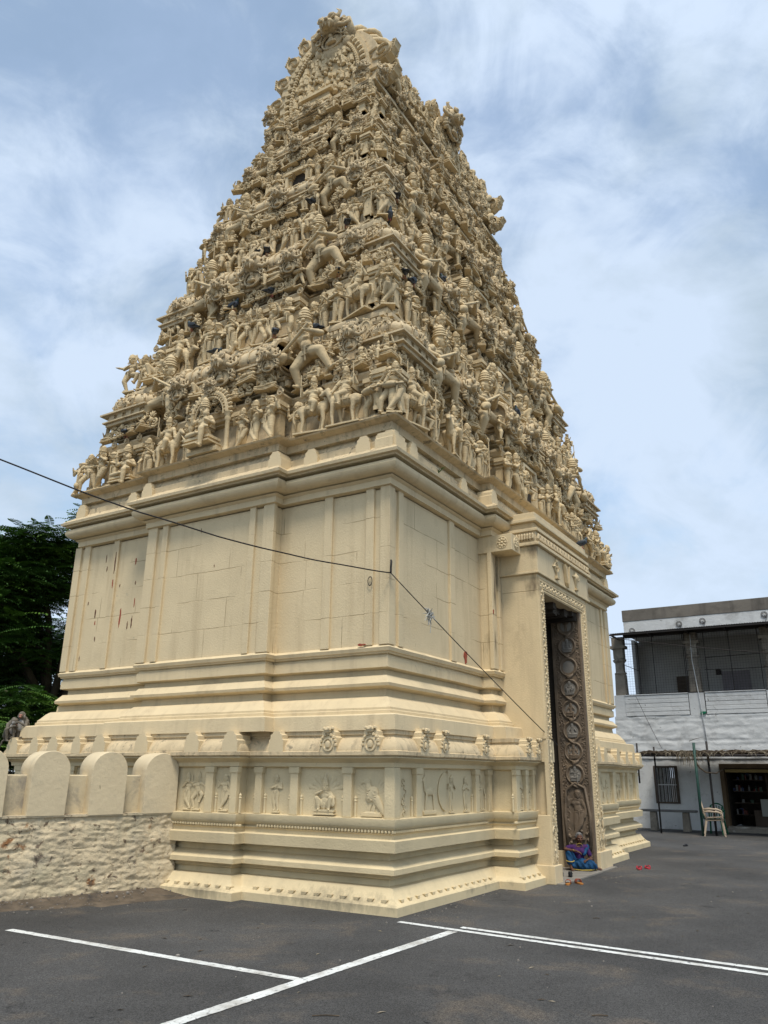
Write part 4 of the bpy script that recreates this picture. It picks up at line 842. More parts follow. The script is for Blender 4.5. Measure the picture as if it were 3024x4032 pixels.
# ------------------------------------------------------------------ the carved tiers
LX, LY = 11.5, 7.6
Z0 = 6.64
def inx(z): return 0.17+0.240*(z-6.63)-0.0008*(z-6.63)**2
def iny(z): return 0.17+0.205*(z-6.63)
def inyf(z): return iny(z)+0.04*(z-6.63)
def bays(k):
    """stepped plan: (fraction start, fraction end, projection) along each side"""
    Lb = [(0.0, 0.22, 0.16), (0.22, 0.30, 0.0), (0.30, 0.70, 0.28), (0.70, 0.78, 0.0), (0.78, 1.0, 0.16)]
    Rb = [(0.0, 0.14, 0.16), (0.14, 0.19, 0.0), (0.19, 0.32, 0.13), (0.32, 0.37, 0.0), (0.37, 0.63, 0.32), (0.63, 0.68, 0.0), (0.68, 0.81, 0.13), (0.81, 0.86, 0.0), (0.86, 1.0, 0.16)]
    return Lb, Rb
def plan_t(i, z=0.0, s=1.0, ex=0.0):
    """i extra inset beyond the slope line at height z; projections scale with s"""
    ix, iy = inx(z)+i, iny(z)+i; x0, x1, y0, y1 = ix, LX-ix, iy, LY-(inyf(z)+i)
    Lb, Rb = bays(0); P = []
    X = lambda f: x0-i+(x1-x0+2*i)*f; Y = lambda f: y0-i+(y1-y0+2*i)*f
    n = len(Rb)
    for sd_ in range(2):
        B = Rb if sd_ == 0 else Rb[::-1]
        seq = []
        for j, (a, b, p) in enumerate(B):
            if sd_: a, b = b, a
            sg = 1 if sd_ == 0 else -1
            # recessed strips give way to the bays beside them
            ea = 0 if j == 0 else (sg*i if p > 0.05 else -sg*i); eb = 0 if j == n-1 else (-sg*i if p > 0.05 else sg*i)
            xa = (x0 if sd_ == 0 else x1) if j == 0 else X(a)+ea; xb = (x1 if sd_ == 0 else x0) if j == n-1 else X(b)+eb
            pp = (p-0.16)*s
            seq += [(xa, (y0-pp) if sd_ == 0 else (y1+pp)), (xb, (y0-pp) if sd_ == 0 else (y1+pp))]
        P += seq
        C_ = Lb; m = len(C_); seq = []
        for j, (a, b, p) in enumerate(C_):
            if sd_: a, b = 1-a, 1-b
            sg = 1 if sd_ == 0 else -1
            ea = 0 if j == 0 else (sg*i if p > 0.05 else -sg*i); eb = 0 if j == m-1 else (-sg*i if p > 0.05 else sg*i)
            pp = (p-0.16)*s
            xx = (x1+pp) if sd_ == 0 else (x0-pp)
            if j > 0: seq.append((xx, Y(a)+ea))
            if j < m-1: seq.append((xx, Y(b)+eb))
        P += seq
    return P
def proj(side, f):
    for a, b, p in bays(0)[0 if side == 'L' else 1]:
        if a <= f <= b: return p-0.16
    return 0
def face(side, f, z, out=0.0):
    """world point on a tier face: f fraction along, out = metres in front of the slope line"""
    ix, iy = inx(z), iny(z); p = proj(side, f)
    if side == 'L': return (ix-p-out, iy+(LY-iy-inyf(z))*f, -PI/2)
    if side == 'R': return (ix+(LX-2*ix)*f, iy-p-out, 0.0)
    if side == 'B': return (LX-ix-(LX-2*ix)*f, LY-inyf(z)+p+out, PI)
    return (LX-ix+p+out, LY-inyf(z)-(LY-iy-inyf(z))*f, PI/2)
def fl(side, z): return (LY-iny(z)-inyf(z)) if side in 'LE' else (LX-2*inx(z))
CNT = {}
EXTRA = G()
rnd = random.Random(11)
def put(nm, proto, side, f, z, out, s, par, turn=0.0, mt='stucco', flip=None, sx=1.0, sz=1.0, tilt=0.0):
    x, y, rz = face(side, f, z, out)
    fx = -1 if (flip if flip is not None else rnd.random() < 0.5) else 1
    Mx = Tm(x, y, z, rz+turn, sx=s*sx*fx, sy=s*sx, sz=s*sz, rx=0) @ Euler((tilt, 0, 0)).to_matrix().to_4x4()
    far = side in 'BE'
    CNT[nm] = CNT.get(nm, 0)+(0 if far else 1)
    if far: nm_ = nm
    return link(nm, pm(proto, mt), par, TL @ Mx)
tiers = [(6.645, 8.95), (8.95, 11.35), (11.35, 13.35), (13.35, 14.95), (14.95, 16.0)]
STAND = ['standing_a', 'standing_b', 'standing_c', 'standing_d', 'standing_e', 'three_headed']
MUS = ['musician_a', 'musician_b', 'musician_c']; DAN = ['dancer_a', 'dancer_b']; WAR = ['warrior_a', 'warrior_b']
SEA = ['seated_a', 'seated_b', 'seated_c', 'seated_d', 'seated_e']
CAT = {**{k: 'standing_figure' for k in STAND}, **{k: 'musician_figure' for k in MUS}, **{k: 'dancing_figure' for k in DAN}, **{k: 'warrior_figure' for k in WAR}, **{k: 'seated_figure' for k in SEA}}
def L_(prof, za, h): return [(i, za+t*h, dict(z=za+t*h)) for i, t in prof]
TIER = []
for k, (za, zb) in enumerate(tiers):
    h = zb-za; g = G(); last = (k == 4)
    prof = [(0.10, 0.0), (0.10, 0.03), (0.16, 0.035), (0.16, 0.06), (0.36, 0.065), (0.38, 0.34), (0.30, 0.345), (0.30, 0.36), (0.22, 0.365), (0.20, 0.385), (0.16, 0.39), (0.13, 0.41), (0.10, 0.425), (0.10, 0.44), (0.14, 0.455), (0.20, 0.47), (0.28, 0.475),
            (0.30, 0.50), (0.20, 0.505), (0.20, 0.52), (0.26, 0.525), (0.26, 0.57), (0.16, 0.575), (0.13, 0.60), (0.16, 0.615), (0.34, 0.62), (0.36, 0.84), (0.24, 0.845), (0.22, 0.87), (0.14, 0.875), (0.10, 0.90), (0.18, 0.905), (0.18, 0.935), (0.10, 0.94), (0.07, 0.965), (0.07, 0.985), (0.09, 0.999)]
    loft(g, L_(prof, za, h), plan_t, amp=0.012, step=0.45)
    # dentils, pilasters with capitals, under-eave brackets
    dg2 = G(); pg = G(); RXL = TL
    for side in 'LR':
        Ls = fl(side, za); n = int(Ls/0.125)
        for j in range(n):
            f = (j+0.5)/n
            if any(abs(f-e) < 0.05/Ls for a, b, p in bays(0)[0 if side == 'L' else 1] for e in (a, b)): continue
            for (zz, out, w, hh, dp) in ((za+0.527*h, -0.26, 0.035, 0.043*h, 0.06), (za+0.907*h, -0.18, 0.04, 0.027*h, 0.06)):
                x, y, rz = face(side, f, zz, out); dg2.box(-w, w, -dp, 0.02, 0, hh, TL @ Tm(x, y, zz, rz))
            x, y, rz = face(side, f, za+0.43*h, -0.09)
            if j % 3 == 0:
                dg2.torus((0, 0, 0), 0.055, 0.02, RX(PI/2), 10, 5, TL @ Tm(x, y, za+0.44*h, rz)); dg2.ell((0, -0.01, 0), 0.03, seg=6, Mx=TL @ Tm(x, y, za+0.44*h, rz)); dg2.ell((0, 0, 0.07), (0.03, 0.02, 0.035), seg=6, Mx=TL @ Tm(x, y, za+0.44*h, rz))
        for a, b, p in bays(0)[0 if side == 'L' else 1]:
            if p < 0.05: continue
            wd = (b-a)*Ls; m = 2 if wd < 1.2 else 4
            for j in range(m):
                f = a+(b-a)*((0.07+0.86*j/(m-1)))
                x, y, rz = face(side, f, za+0.06*h, -0.36); T = TL @ Tm(x, y, za+0.065*h, rz)
                H = 0.275*h; w = 0.055
                pg.box(-w, w, -0.10, 0.05, 0, H*0.72, T); pg.box(-w*1.3, w*1.3, -0.13, 0.05, H*0.72, H*0.77, T); pg.box(-w*0.9, w*0.9, -0.10, 0.05, H*0.77, H*0.82, T); pg.box(-w*1.9, w*1.9, -0.17, 0.05, H*0.82, H*0.90, T); pg.box(-w*2.3, w*2.3, -0.20, 0.05, H*0.90, H*1.02, T)
                pg.box(-w*1.3, w*1.3, -0.13, 0.05, 0, H*0.10, T)
    g.addg(dg2); g.addg(pg, mi=1)
    T_ = obj('carved_tier', g, [M['ledge'], M['stucco']], tower, ang=35); TIER.append(T_)
    # openings
    for side, wx, hz, zz in (('R', 0.30, 0.36*h, za+0.06*h), ('L', 0.24, 0.26*h, za+0.08*h)):
        if k < 3 and side == 'L': continue
        x, y, rz = face(side, 0.5, zz, -0.34); fg = G()
        fg.box(-wx-0.07, -wx, -0.16, 0.1, 0, hz+0.06); fg.box(wx, wx+0.07, -0.16, 0.1, 0, hz+0.06); fg.box(-wx, wx, -0.16, 0.1, hz, hz+0.06)
        o = obj('window_opening', fg, M['stone'], T_, Mx=TL @ Tm(x, y, zz, rz))
        fg = G(); fg.box(-wx, wx, -0.035, 0.05, 0, hz); obj('recess_shade_panel', fg, M['dark'], o)  # flat panel; the shade of the opening is put into its dark colour
    # ---- lower row of figures
    fh = (0.40*h) if k else 0.92
    for side in 'LR':
        Ls = fl(side, za); step = fh*0.335; n = int(Ls/step)
        j = 0
        while j < n:
            f = (j+0.5)/n; j += 1
            if abs(f-0.5)*Ls < (0.34 if side == 'R' or k > 2 else (0.62 if k == 0 else 0.0)): continue
            r = rnd.random(); s = fh*rnd.uniform(0.86, 1.06); out = -0.13+rnd.uniform(-0.03, 0.03)
            edges = [e for a, b, p in bays(0)[0 if side == 'L' else 1] for e in (a, b) if 0 < e < 1]
            if any(abs(f-e)*Ls < 0.10 for e in edges): out -= 0.02
            if r < 0.10 and j < n-1 and k < 4:
                put('mounted_rider_figure', rnd.choice(['rider_horse', 'rider_bull']), side, f+0.5/n, za+0.06*h*0, out+0.02, fh*1.12, T_, turn=rnd.uniform(-0.3, 0.3), sx=1.1); j += 1; continue
            if r < 0.20 and j < n-1:
                put('seated_figure', rnd.choice(SEA), side, f+0.3/n, za+rnd.uniform(0.02, 0.10), out, fh*1.25, T_, turn=rnd.uniform(-0.3, 0.3), sx=1.1); j += 0.6; continue
            pr = rnd.choice(STAND+STAND+MUS+DAN+WAR)
            put(CAT[pr], pr, side, f+rnd.uniform(-0.1, 0.1)/n, za+0.0, out, s, T_, turn=rnd.uniform(-0.45, 0.45), sx=rnd.uniform(1.15, 1.35))
    # corner figures on both near arris faces handled above; a seated pair right on the corner
    # ---- upper course: shrines, masks, guardians, seated figures
    zu = za+0.475*h; hu = 0.40*h
    for side in 'LR':
        Ls = fl(side, zu)
        for a, b, p in bays(0)[0 if side == 'L' else 1]:
            c = (a+b)/2; wd = (b-a)*Ls
            if p < 0.05:
                sg = 1 if c < 0.5 else -1
                put('guardian_figure', 'guardian', side, c, zu-0.02*h, 0.02, hu*1.62, T_, turn=rnd.uniform(-0.15, 0.15), flip=(c > 0.5), sx=1.15)
                continue
            if a == 0 or b == 1:
                if side == 'R' or (side == 'L' and b == 1):
                    x, y, rz = face(side, c, zu, -0.34)
                    link('corner_shrine', pm('kuta', 'ledge'), T_, TL @ Tm(x, y, zu+0.12*h, rz, s=1, sx=wd*0.80, sy=wd*0.62, sz=hu*0.72))
                put('lion_mask', 'lion_mask', side, c+0.0, zu+0.13*h, 0.06, hu*0.66, T_, sx=0.95, flip=False, mt='grime')
            elif wd < 2.0:
                x, y, rz = face(side, c, zu, -0.30)
                link('barrel_shrine', pm('shala_short', 'ledge'), T_, TL @ Tm(x, y, zu+0.12*h, rz, sx=wd*0.60, sy=0.62, sz=hu*0.72))
                put('lion_mask', 'lion_mask', side, c, zu+0.12*h, 0.12, hu*0.74, T_, sx=1.0, flip=False, mt='grime')
            else:
                x, y, rz = face(side, c, zu, -0.30)
                link('barrel_shrine', pm('shala_long', 'ledge'), T_, TL @ Tm(x, y, zu+0.12*h, rz, sx=wd*0.36, sy=0.72, sz=hu*0.76))
                for ff, ss in ((c-(b-a)*0.40, 0.62), (c, 0.86), (c+(b-a)*0.40, 0.62)):
                    put('lion_mask', 'lion_mask', side, ff, zu+0.11*h, 0.14, hu*ss, T_, flip=False, mt='grime', turn=0)
                for ff in (c-(b-a)*0.21, c+(b-a)*0.21): put('seated_figure', rnd.choice(SEA), side, ff, zu+0.10*h, 0.02, hu*0.95, T_, turn=rnd.uniform(-.2, .2), sx=1.1)
        # small seated and crouching figures scattered on the eave
        n = int(Ls/0.27)
        for j in range(n):
            f = (j+0.5+rnd.uniform(-0.25, 0.25))/n
            r = rnd.random()
            if r < 0.50: pr = rnd.choice(SEA); put('seated_figure' if CNT.get('seated_figure', 0) < 99 else 'crouching_figure', pr, side, f, zu+rnd.uniform(-0.01, 0.03), rnd.uniform(-0.08, 0.02), 0.52*rnd.uniform(0.85, 1.25), T_, turn=rnd.uniform(-0.5, 0.5), sx=1.15)
            elif r < 0.80: put('scroll_boss', 'boss', side, f, zu+rnd.uniform(0.0, 0.05), 0.0, 0.34*rnd.uniform(0.8, 1.2), T_)
            else: pr = rnd.choice(MUS+DAN); put(CAT[pr], pr, side, f, zu, -0.06, 0.62*rnd.uniform(0.9, 1.1), T_, turn=rnd.uniform(-0.5, 0.5), sx=1.3)
        # third course: masks, bosses and seated figures just below the next ledge
        zt = za+0.70*h; n = int(fl(side, zt)/0.36)
        for j in range(n):
            f = (j+0.5+rnd.uniform(-0.2, 0.2))/n; r = rnd.random()
            if r < 0.35: put('small_lion_mask', 'lion_mask', side, f, zt+rnd.uniform(-0.05, 0.25)*h*0.5, -0.08, 0.30*rnd.uniform(0.9, 1.3), T_, flip=False, mt='grime')
            elif r < 0.75: pr = rnd.choice(SEA); put('crouching_figure', pr, side, f, zt+rnd.uniform(0.0, 0.10)*h, -0.08, 0.50*rnd.uniform(0.9, 1.2), T_, turn=rnd.uniform(-0.5, 0.5), sx=1.15)
            else: put('scroll_leaf', 'scroll', side, f, zt+rnd.uniform(0.0, 0.1)*h, -0.10, 0.36*rnd.uniform(0.9, 1.2), T_, turn=rnd.uniform(-0.3, 0.3))
    # far corners so that the outline stays broken: a figure, a shrine and a mask on each hidden flank
    for side in 'BE':
        for f in ((0.93, 0.80) if side == 'B' else (0.07, 0.22)):
            put('flank_figure', rnd.choice(STAND+DAN), side, f, za, -0.13, fh, T_, sx=1.2); put('flank_figure', rnd.choice(SEA), side, f, zu, 0.02, 0.62, T_, sx=1.15)
    x, y, rz = face('B', 0.93, zu, -0.3); 
    # corner pairs
    put('corner_figure', rnd.choice(['seated_d', 'musician_a', 'dancer_b'][:]), 'L', 0.012, za, -0.10, fh*0.98, T_, turn=0.6, sx=1.2, flip=False)
# seated couple in an arched niche, middle of the short face, first tier
x, y, rz = face('L', 0.5, 6.645, 0.0); T = Tm(x, y, 6.645, rz); NI = G(); Ti = Matrix.Identity(4)
for sx in (-1, 1): NI.lathe([(0.06, 0), (0.05, 0.05), (0.04, 0.1), (0.04, 0.55), (0.06, 0.6), (0.045, 0.64), (0.08, 0.70)], 10, Tm(sx*0.42, 0.0, 0.0))
NI.torus((0, 0, 0.70), 0.40, 0.045, RX(PI/2), 26, 7, None, arc=PI, sc=(1, 1.15)); NI.torus((0, -0.02, 0.70), 0.33, 0.02, RX(PI/2), 26, 6, None, arc=PI, sc=(1, 1.15))
for k in range(21): t = PI*k/20; NI.ell((math.cos(t)*0.47, 0, 0.70+math.sin(t)*0.53), (0.03, 0.04, 0.055), RY(PI/2-t), seg=6); NI.ell((math.cos(t)*0.365, -0.04, 0.70+math.sin(t)*0.42), (0.02, 0.02, 0.02), seg=6)
NI.box(-0.34, 0.34, -0.14, 0.2, 0.0, 0.07); NI.box(-0.28, 0.28, -0.10, 0.2, 0.07, 0.14)
no_ = obj('arched_niche', NI, M['stucco'], TIER[0], ang=50, Mx=TL @ T)
link('seated_couple', pm('seated_c'), no_, Tm(0, -0.10, 0.13, s=1.32)); link('lion_head', pm('lion_mask', 'grime'), no_, Tm(0, -0.06, 1.12, s=0.34))
print('COUNTS', CNT)

# ------------------------------------------------------------------ barrel vault on top
zE = 16.0
x0, x1 = inx(zE)+0.12, LX-inx(zE)-0.12; yc = (LY+iny(zE)-inyf(zE))/2; hw = (LY-iny(zE)-inyf(zE))/2-0.05
g = G()
for e, z_0, z_1 in ((-0.12, zE-0.02, zE+0.06), (0.10, zE+0.06, zE+0.14), (0.02, zE+0.14, zE+0.26)): g.box(x0-e, x1+e, yc-hw-e, yc+hw+e, z_0, z_1, TL)
Hv = 2.3
prof = []
for a in range(21):
    t = -0.42+(PI+0.84)*a/20; prof.append((math.cos(t)*hw*0.97, max(0.0, 0.95+math.sin(t)*(Hv-0.95) if math.sin(t) > 0 else 0.95+math.sin(t)*2.2)))
g.rings([[wob((x, yc+y, zE+0.2+z), 0.02) for y, z in prof] for x in np.linspace(x0+0.25, x1-0.25, 14)], True, (True, True), TL)
for x in np.linspace(x0+0.7, x1-0.7, 9):
    g.rings([[(xx, yc+y*1.04, zE+0.2+z*1.03) for y, z in prof] for xx in (x-0.06, x+0.06)], True, (True, True), TL)
vault = obj('barrel_vault_roof', g, M['ledge'], tower, ang=35)
def gable(xg, outward, zsc=1.0):
    """horseshoe end of the vault: plate, beaded rim, dense carving, flame scrolls, lion head on top"""
    g = G(); T = TL @ Tm(xg, yc, zE+0.14, -PI/2 if outward < 0 else PI/2)
    W = hw*0.84; ZS = 0.84
    rim = []
    for a in range(33):
        t = -0.35+(PI+0.70)*a/32; rim.append((math.cos(t)*W, ZS*max(0.0, 0.85+math.sin(t)*(2.05 if math.sin(t) > 0 else 1.9))))
    g.slab(rim[::-1], -0.16, 0.45, T)
    pe = obj('horseshoe_gable', g, M['stucco'], vault, ang=35)
    g = G()
    pts = [Vector((x*0.78, -0.2, 0.12+z*0.80)) for x, z in rim]
    for i in range(32):
        p, q = pts[i], pts[i+1]
        for s_ in (0.0, 0.5): c = p.lerp(q, s_); g.ell(tuple(c), (0.055, 0.06, 0.05), seg=6, Mx=T)
        u = (q-p).normalized(); nrm = Vector((-u.z, 0, u.x))
        if nrm.dot(p-Vector((0, 0, 0.8))) < 0: nrm = -nrm
        g.ell(tuple(p+nrm*0.14), (0.06, 0.05, 0.09), RY(math.atan2(nrm.x, nrm.z)), seg=6, Mx=T)
    obj('beaded_rim', g, M['stucco'], pe, smooth=False)
    g = G(); r2 = random.Random(5)
    for i in range(170):
        a = r2.uniform(0.05, PI-0.05); rr = math.sqrt(r2.random())
        x = math.cos(a)*W*0.76*rr; z = 0.40+math.sin(a)*1.5*rr
        ch = r2.random(); s = r2.uniform(0.7, 1.3)
        if ch < 0.5: g.ell((x, -0.17, z), (0.07*s, 0.08*s, 0.07*s), seg=7, Mx=T); g.ell((x+0.02, -0.20, z-0.09*s), (0.06*s, 0.07, 0.07*s), seg=7, Mx=T)
        elif ch < 0.8: g.torus((x, -0.18, z), 0.065*s, 0.03, RX(PI/2), 9, 5, T, arc=4.2, a0=r2.random()*6)
        else: g.tube([(x-0.09, -0.17, z), (x, -0.22, z+0.05), (x+0.09, -0.17, z-0.02)], [0.035, 0.05, 0.02], 6, T)
    g.box(-0.50, 0.30, -0.36, 0, 0.16, 0.24, T); g.box(-0.42, 0.24, -0.32, 0, 0.24, 0.40, T); g.box(-0.52, 0.34, -0.40, 0, 0.40, 0.47, T); g.box(-0.34, 0.18, -0.30, 0, 0.47, 0.56, T)
    obj('gable_carving', g, M['stucco'], pe, smooth=False)
    # flame scrolls round the rim
    for a in (0.02, 0.29, 0.56, 0.82, 1.06):
        for sx in (-1, 1):
            if a > 0.4 and sx == -outward: continue
            t = -0.12+a*1.18
            x = math.cos(t)*W*1.0; z = ZS*(0.88+math.sin(t)*1.98)
            an = PI/2-t
            thin = 1.0
            Mx = T @ Matrix.Translation((sx*x*0.98, 0.05, z)) @ Euler((0, sx*an, 0)).to_matrix().to_4x4() @ Matrix.Diagonal((sx*0.74, 1.6, 0.84, 1)) @ Matrix.Translation((0, 0, -0.14))
            link('flame_scroll', pm('scroll'), pe, Mx)
    # swept ruffles running back over the shoulder of the vault
    g = G()
    for a in range(15):
        t = 0.0+a*0.098; 
        for sx in ((1,) if outward < 0 else (-1,)):
            pts = []
            for q in range(7):
                w = q/6; tt = t-0.12*w; R0 = 1.04+0.16*math.sin(w*PI)+0.10*w+(0.07 if a % 3 == 0 else 0.0)
                pts.append((sx*math.cos(tt)*W*R0, 0.1+w*0.55, ZS*(0.90+math.sin(tt)*2.02*R0)-0.25*w))
            g.tube(pts, [0.05, 0.075, 0.095, 0.10, 0.09, 0.07, 0.04], 7, T)
    obj('ruffled_shoulder', g, M['stucco'], pe, smooth=True)
    o = link('lion_head_crest', pm('lion_mask', 'grime'), pe, T @ Tm(0.24, -0.22, 1.72, s=1, sx=1.2, sy=1.2, sz=1.0, rx=0.15))
    g = G()
    g2 = g; g = G()
    for sx in (-1, 1): g.tube([(sx*0.34, -0.3, 3.0), (sx*0.52, -0.5, 3.15), (sx*0.50, -0.62, 3.42), (sx*0.36, -0.6, 3.55)], [0.10, 0.11, 0.08, 0.03], 9, T); g.ell((sx*0.40, -0.45, 2.95), (0.13, 0.15, 0.17), seg=10, Mx=T)
    g.lathe([(0.14, 0), (0.19, 0.1), (0.14, 0.3), (0.08, 0.42), (0.0, 0.52)], 10, T @ Tm(0, -0.35, 3.25)); g.ell((0, -0.25, 2.95), (0.5, 0.34, 0.42), seg=12, Mx=T)
    g2.addg(g, TL @ Matrix.Translation((0.30, -0.22 if outward < 0 else 0.22, -1.12)) @ TL.inverted()); obj('crest_horn', g2, M['grime'], pe, smooth=True)
    return pe
gable(x0+0.33, -1); gable(x1-0.2, 1)
# middle dormer gable facing the doorway side
g = G(); T = TL @ Tm(LX/2, yc-hw-0.05, zE+0.1)
W = 0.72; rim = [(math.cos(t)*W, max(0, 0.5+math.sin(t)*1.15)) for t in np.linspace(-0.3, PI+0.3, 25)]
g.slab(rim[::-1], -0.12, 0.35, T); pe = obj('dormer_gable', g, M['stucco'], vault, ang=35)
link('lion_head_crest', pm('lion_mask', 'grime'), pe, T @ Tm(0, -0.25, 0.95, sx=1.15, sy=1.1, sz=1.05)); link('seated_figure', pm('seated_a'), pe, T @ Tm(0, -0.12, 0.10, s=1.1))
for sx in (-1, 1):
    for a in (0.0, 0.35, 0.75, 1.1):
        t = a; link('flame_scroll', pm('scroll'), pe, T @ Matrix.Translation((sx*math.cos(t)*W, 0.0, 0.52+math.sin(t)*1.15)) @ Euler((0, sx*(PI/2-t), 0)).to_matrix().to_4x4() @ Matrix.Diagonal((sx*0.42, 0.8, 0.45, 1)))
for i in range(60):
    a = PI*rnd.random(); r_ = math.sqrt(rnd.random())*W*0.95
    link('dormer_boss', pm(rnd.choice(['boss', 'boss', 'seated_d'])), pe, T @ Tm(math.cos(a)*r_, -0.13, 0.25+abs(math.sin(a))*r_*1.75, rnd.uniform(-.3, .3), s=rnd.uniform(0.18, 0.30)))
# row of figures and masks along the foot of the vault
for side in 'LR':
    n = 7 if side == 'L' else 16
    for j in range(n):
        f = (j+0.5)/n
        if side == 'L' and 0.25 < f < 0.78: continue
        ix, iy = inx(zE), iny(zE)
        x, y, rz = (ix-0.10, iy+(LY-iy-inyf(zE))*f, -PI/2) if side == 'L' else (ix+(LX-2*ix)*f, iy-0.10, 0.0)
        link('crouching_figure' if j % 2 else 'small_lion_mask', pm('seated_d' if j % 2 else 'lion_mask', 'stucco' if j % 2 else 'grime'), vault, TL @ Tm(x, y, zE+0.1, rz, s=0.66 if j % 2 else 0.5))

# carved bosses, leaves and small figures cover the long flank of the vault
for r_, (zz, yy, n, sc) in enumerate(((0.45, -0.06, 22, 0.50), (0.85, -0.09, 20, 0.46), (1.25, -0.04, 18, 0.44), (1.62, 0.14, 16, 0.40), (1.95, 0.42, 14, 0.36))):
    for j in range(n):
        x = x0+0.5+(x1-x0-1.0)*(j+0.5+rnd.uniform(-0.2, 0.2))/n
        if abs(x-LX/2) < 0.7: continue
        pr = rnd.choice(['boss', 'seated_a', 'seated_d', 'scroll', 'boss', 'seated_e'])
        nm = {'boss': 'vault_boss', 'scroll': 'vault_leaf'}.get(pr, 'vault_figure')
        link(nm, pm(pr), vault, TL @ Tm(x, yc-hw+yy, zE+0.05+zz-0.12, rnd.uniform(-0.3, 0.3), s=sc*rnd.uniform(0.9, 1.25)*(1.1 if 'seated' in pr else 1)))

# past a hundred of one kind, the highest (smallest in the picture) are merged into one mass
for kd in ('crouching_figure', 'seated_figure', 'standing_figure'):
    lst = [o for o in COL.objects if o.name.split('.')[0] == kd and (o.parent in TIER or o.parent == vault)]
    lst.sort(key=lambda o: (o.matrix_local.translation.z, o.matrix_local.translation.x)); rest = lst[98:]
    if not rest: continue
    g = G()
    for o in rest:
        me = o.data; co = np.empty(len(me.vertices)*3); me.vertices.foreach_get('co', co)
        g.add(co.reshape(-1, 3), [tuple(p.vertices) for p in me.polygons], o.matrix_local)
        bpy.data.objects.remove(o)
    tag(obj('small_upper_figures', g, M['stucco'], tower, ang=80), kind='stuff')
# ------------------------------------------------------------------ reliefs on the plinth frieze and the lower jambs
def rel(nm, proto, side, u, f, z, s, par, turn=0.0, fx=1, depth=0.46, sx=1.15, mt='plinth'):
    x, y, rz = (f, u, -PI/2) if side == 'L' else (u, f, 0.0)
    return link(nm, pm(proto, mt), par, TL @ Tm(x, y, z, rz) @ Matrix.Diagonal((fx*s*sx, s*depth, s, 1)))
zr = 1.085
def snake_hood(g, d):
    for k in range(9):
        t = PI*(0.12+0.76*k/8); R0 = 0.30 if k % 2 else 0.34
        d.tube([(math.cos(t)*0.12, 0.04, 0.38+math.sin(t)*0.12), (math.cos(t)*R0, 0.03, 0.36+math.sin(t)*R0)], [0.022, 0.036], 8); d.ell((math.cos(t)*R0, 0.02, 0.36+math.sin(t)*R0), (0.04, 0.03, 0.05), seg=8)
    for sx in (-1, 1):
        for k in range(8): d.torus((sx*(0.25+0.02*(k % 2)), 0.03, 0.08+k*0.045), 0.035, 0.014, RX(PI/2), 10, 5)
    d.ell((0.15, -0.08, 0.26), (0.06, 0.04, 0.13), RY(-0.3), seg=12)
seated('snake_hooded', crown='tall', legs='squat', item=snake_hood, arms=[(-1, (-0.18, -0.03, 0.36), (-0.05, -0.12, 0.41)), (1, (0.18, -0.03, 0.30), (0.14, -0.12, 0.30))])
def bird():
    g, d = G(), G()
    g.ell((0.0, 0, 0.48), (0.15, 0.12, 0.20), RY(0.5), seg=14); g.cap((-0.07, 0, 0.60), (-0.10, 0, 0.72), 0.09, 0.07, 10); g.ell((-0.11, 0, 0.76), (0.085, 0.07, 0.08), seg=12)
    g.tube([(-0.17, 0, 0.77), (-0.25, 0, 0.75), (-0.28, 0, 0.69)], [0.035, 0.025, 0.006], 8); g.cap((0.10, 0, 0.38), (0.30, 0, 0.06), 0.11, 0.05, 10)
    g.cap((-0.02, 0, 0.30), (-0.06, -0.02, 0.12), 0.035, 0.025, 8); g.cap((0.06, 0, 0.28), (0.05, -0.02, 0.12), 0.035, 0.025, 8)
    for x in (-0.06, 0.05):
        for k in (-1, 0, 1): g.cap((x, 0, 0.11), (x-0.09+k*0.035, -0.03, 0.075), 0.02, 0.012, 6)
    for sx, bx in ((-1, -0.12), (1, 0.10)):
        for k in range(6): a = 0.55+k*0.26; d.tube([(bx, 0.05, 0.42+k*0.02), (bx+sx*math.cos(a-0.6)*0.27, 0.04, 0.42+math.sin(a-0.6)*0.30+0.12*k/5)], [0.02, 0.026], 6)
    for k in range(14): d.ell((0.0+0.12*math.sin(k*1.9)*0.8, -0.10, 0.36+0.018*k), (0.028, 0.02, 0.02), seg=6)
    d.box(-0.25, 0.25, -0.08, 0.05, 0.0, 0.06); g.box(-0.2, 0.2, -0.06, 0.05, 0.04, 0.085)
    P_['bird_relief'] = fuse(g, 'bird', 0.013, d)
bird()
def deer():
    g, d = G(), G()
    g.ell((0, 0, 0.50), (0.17, 0.09, 0.09), seg=12); g.cap((-0.14, 0, 0.53), (-0.20, 0, 0.75), 0.06, 0.04, 10); g.cap((-0.20, 0, 0.78), (-0.28, 0, 0.74), 0.04, 0.02, 8)
    for sx in (-1, 1): g.cap((-0.18, sx*0.02, 0.82), (-0.15, sx*0.03, 0.96), 0.014, 0.006, 6)
    for x in (-0.13, -0.10, 0.12, 0.15): g.cap((x, 0.02 if x in (-0.10, 0.15) else -0.03, 0.46), (x*1.25, 0, 0.10), 0.035, 0.018, 8)
    g.box(-0.24, 0.24, -0.06, 0.05, 0.0, 0.08); d.ell((0.18, 0, 0.52), (0.03, 0.03, 0.06), seg=8)
    P_['deer_relief'] = fuse(g, 'deer', 0.013, d)
deer()
for nm, proto, u, s, fx in (('bird_relief', 'bird_relief', 0.52, 0.54, 1), ('snake_hooded_relief', 'snake_hooded', 1.25, 0.70, 1), ('praying_relief', 'standing_b', 2.07, 0.55, 1)): rel(nm, proto, 'L', u, 0.215, zr, s, plinth, fx=fx)
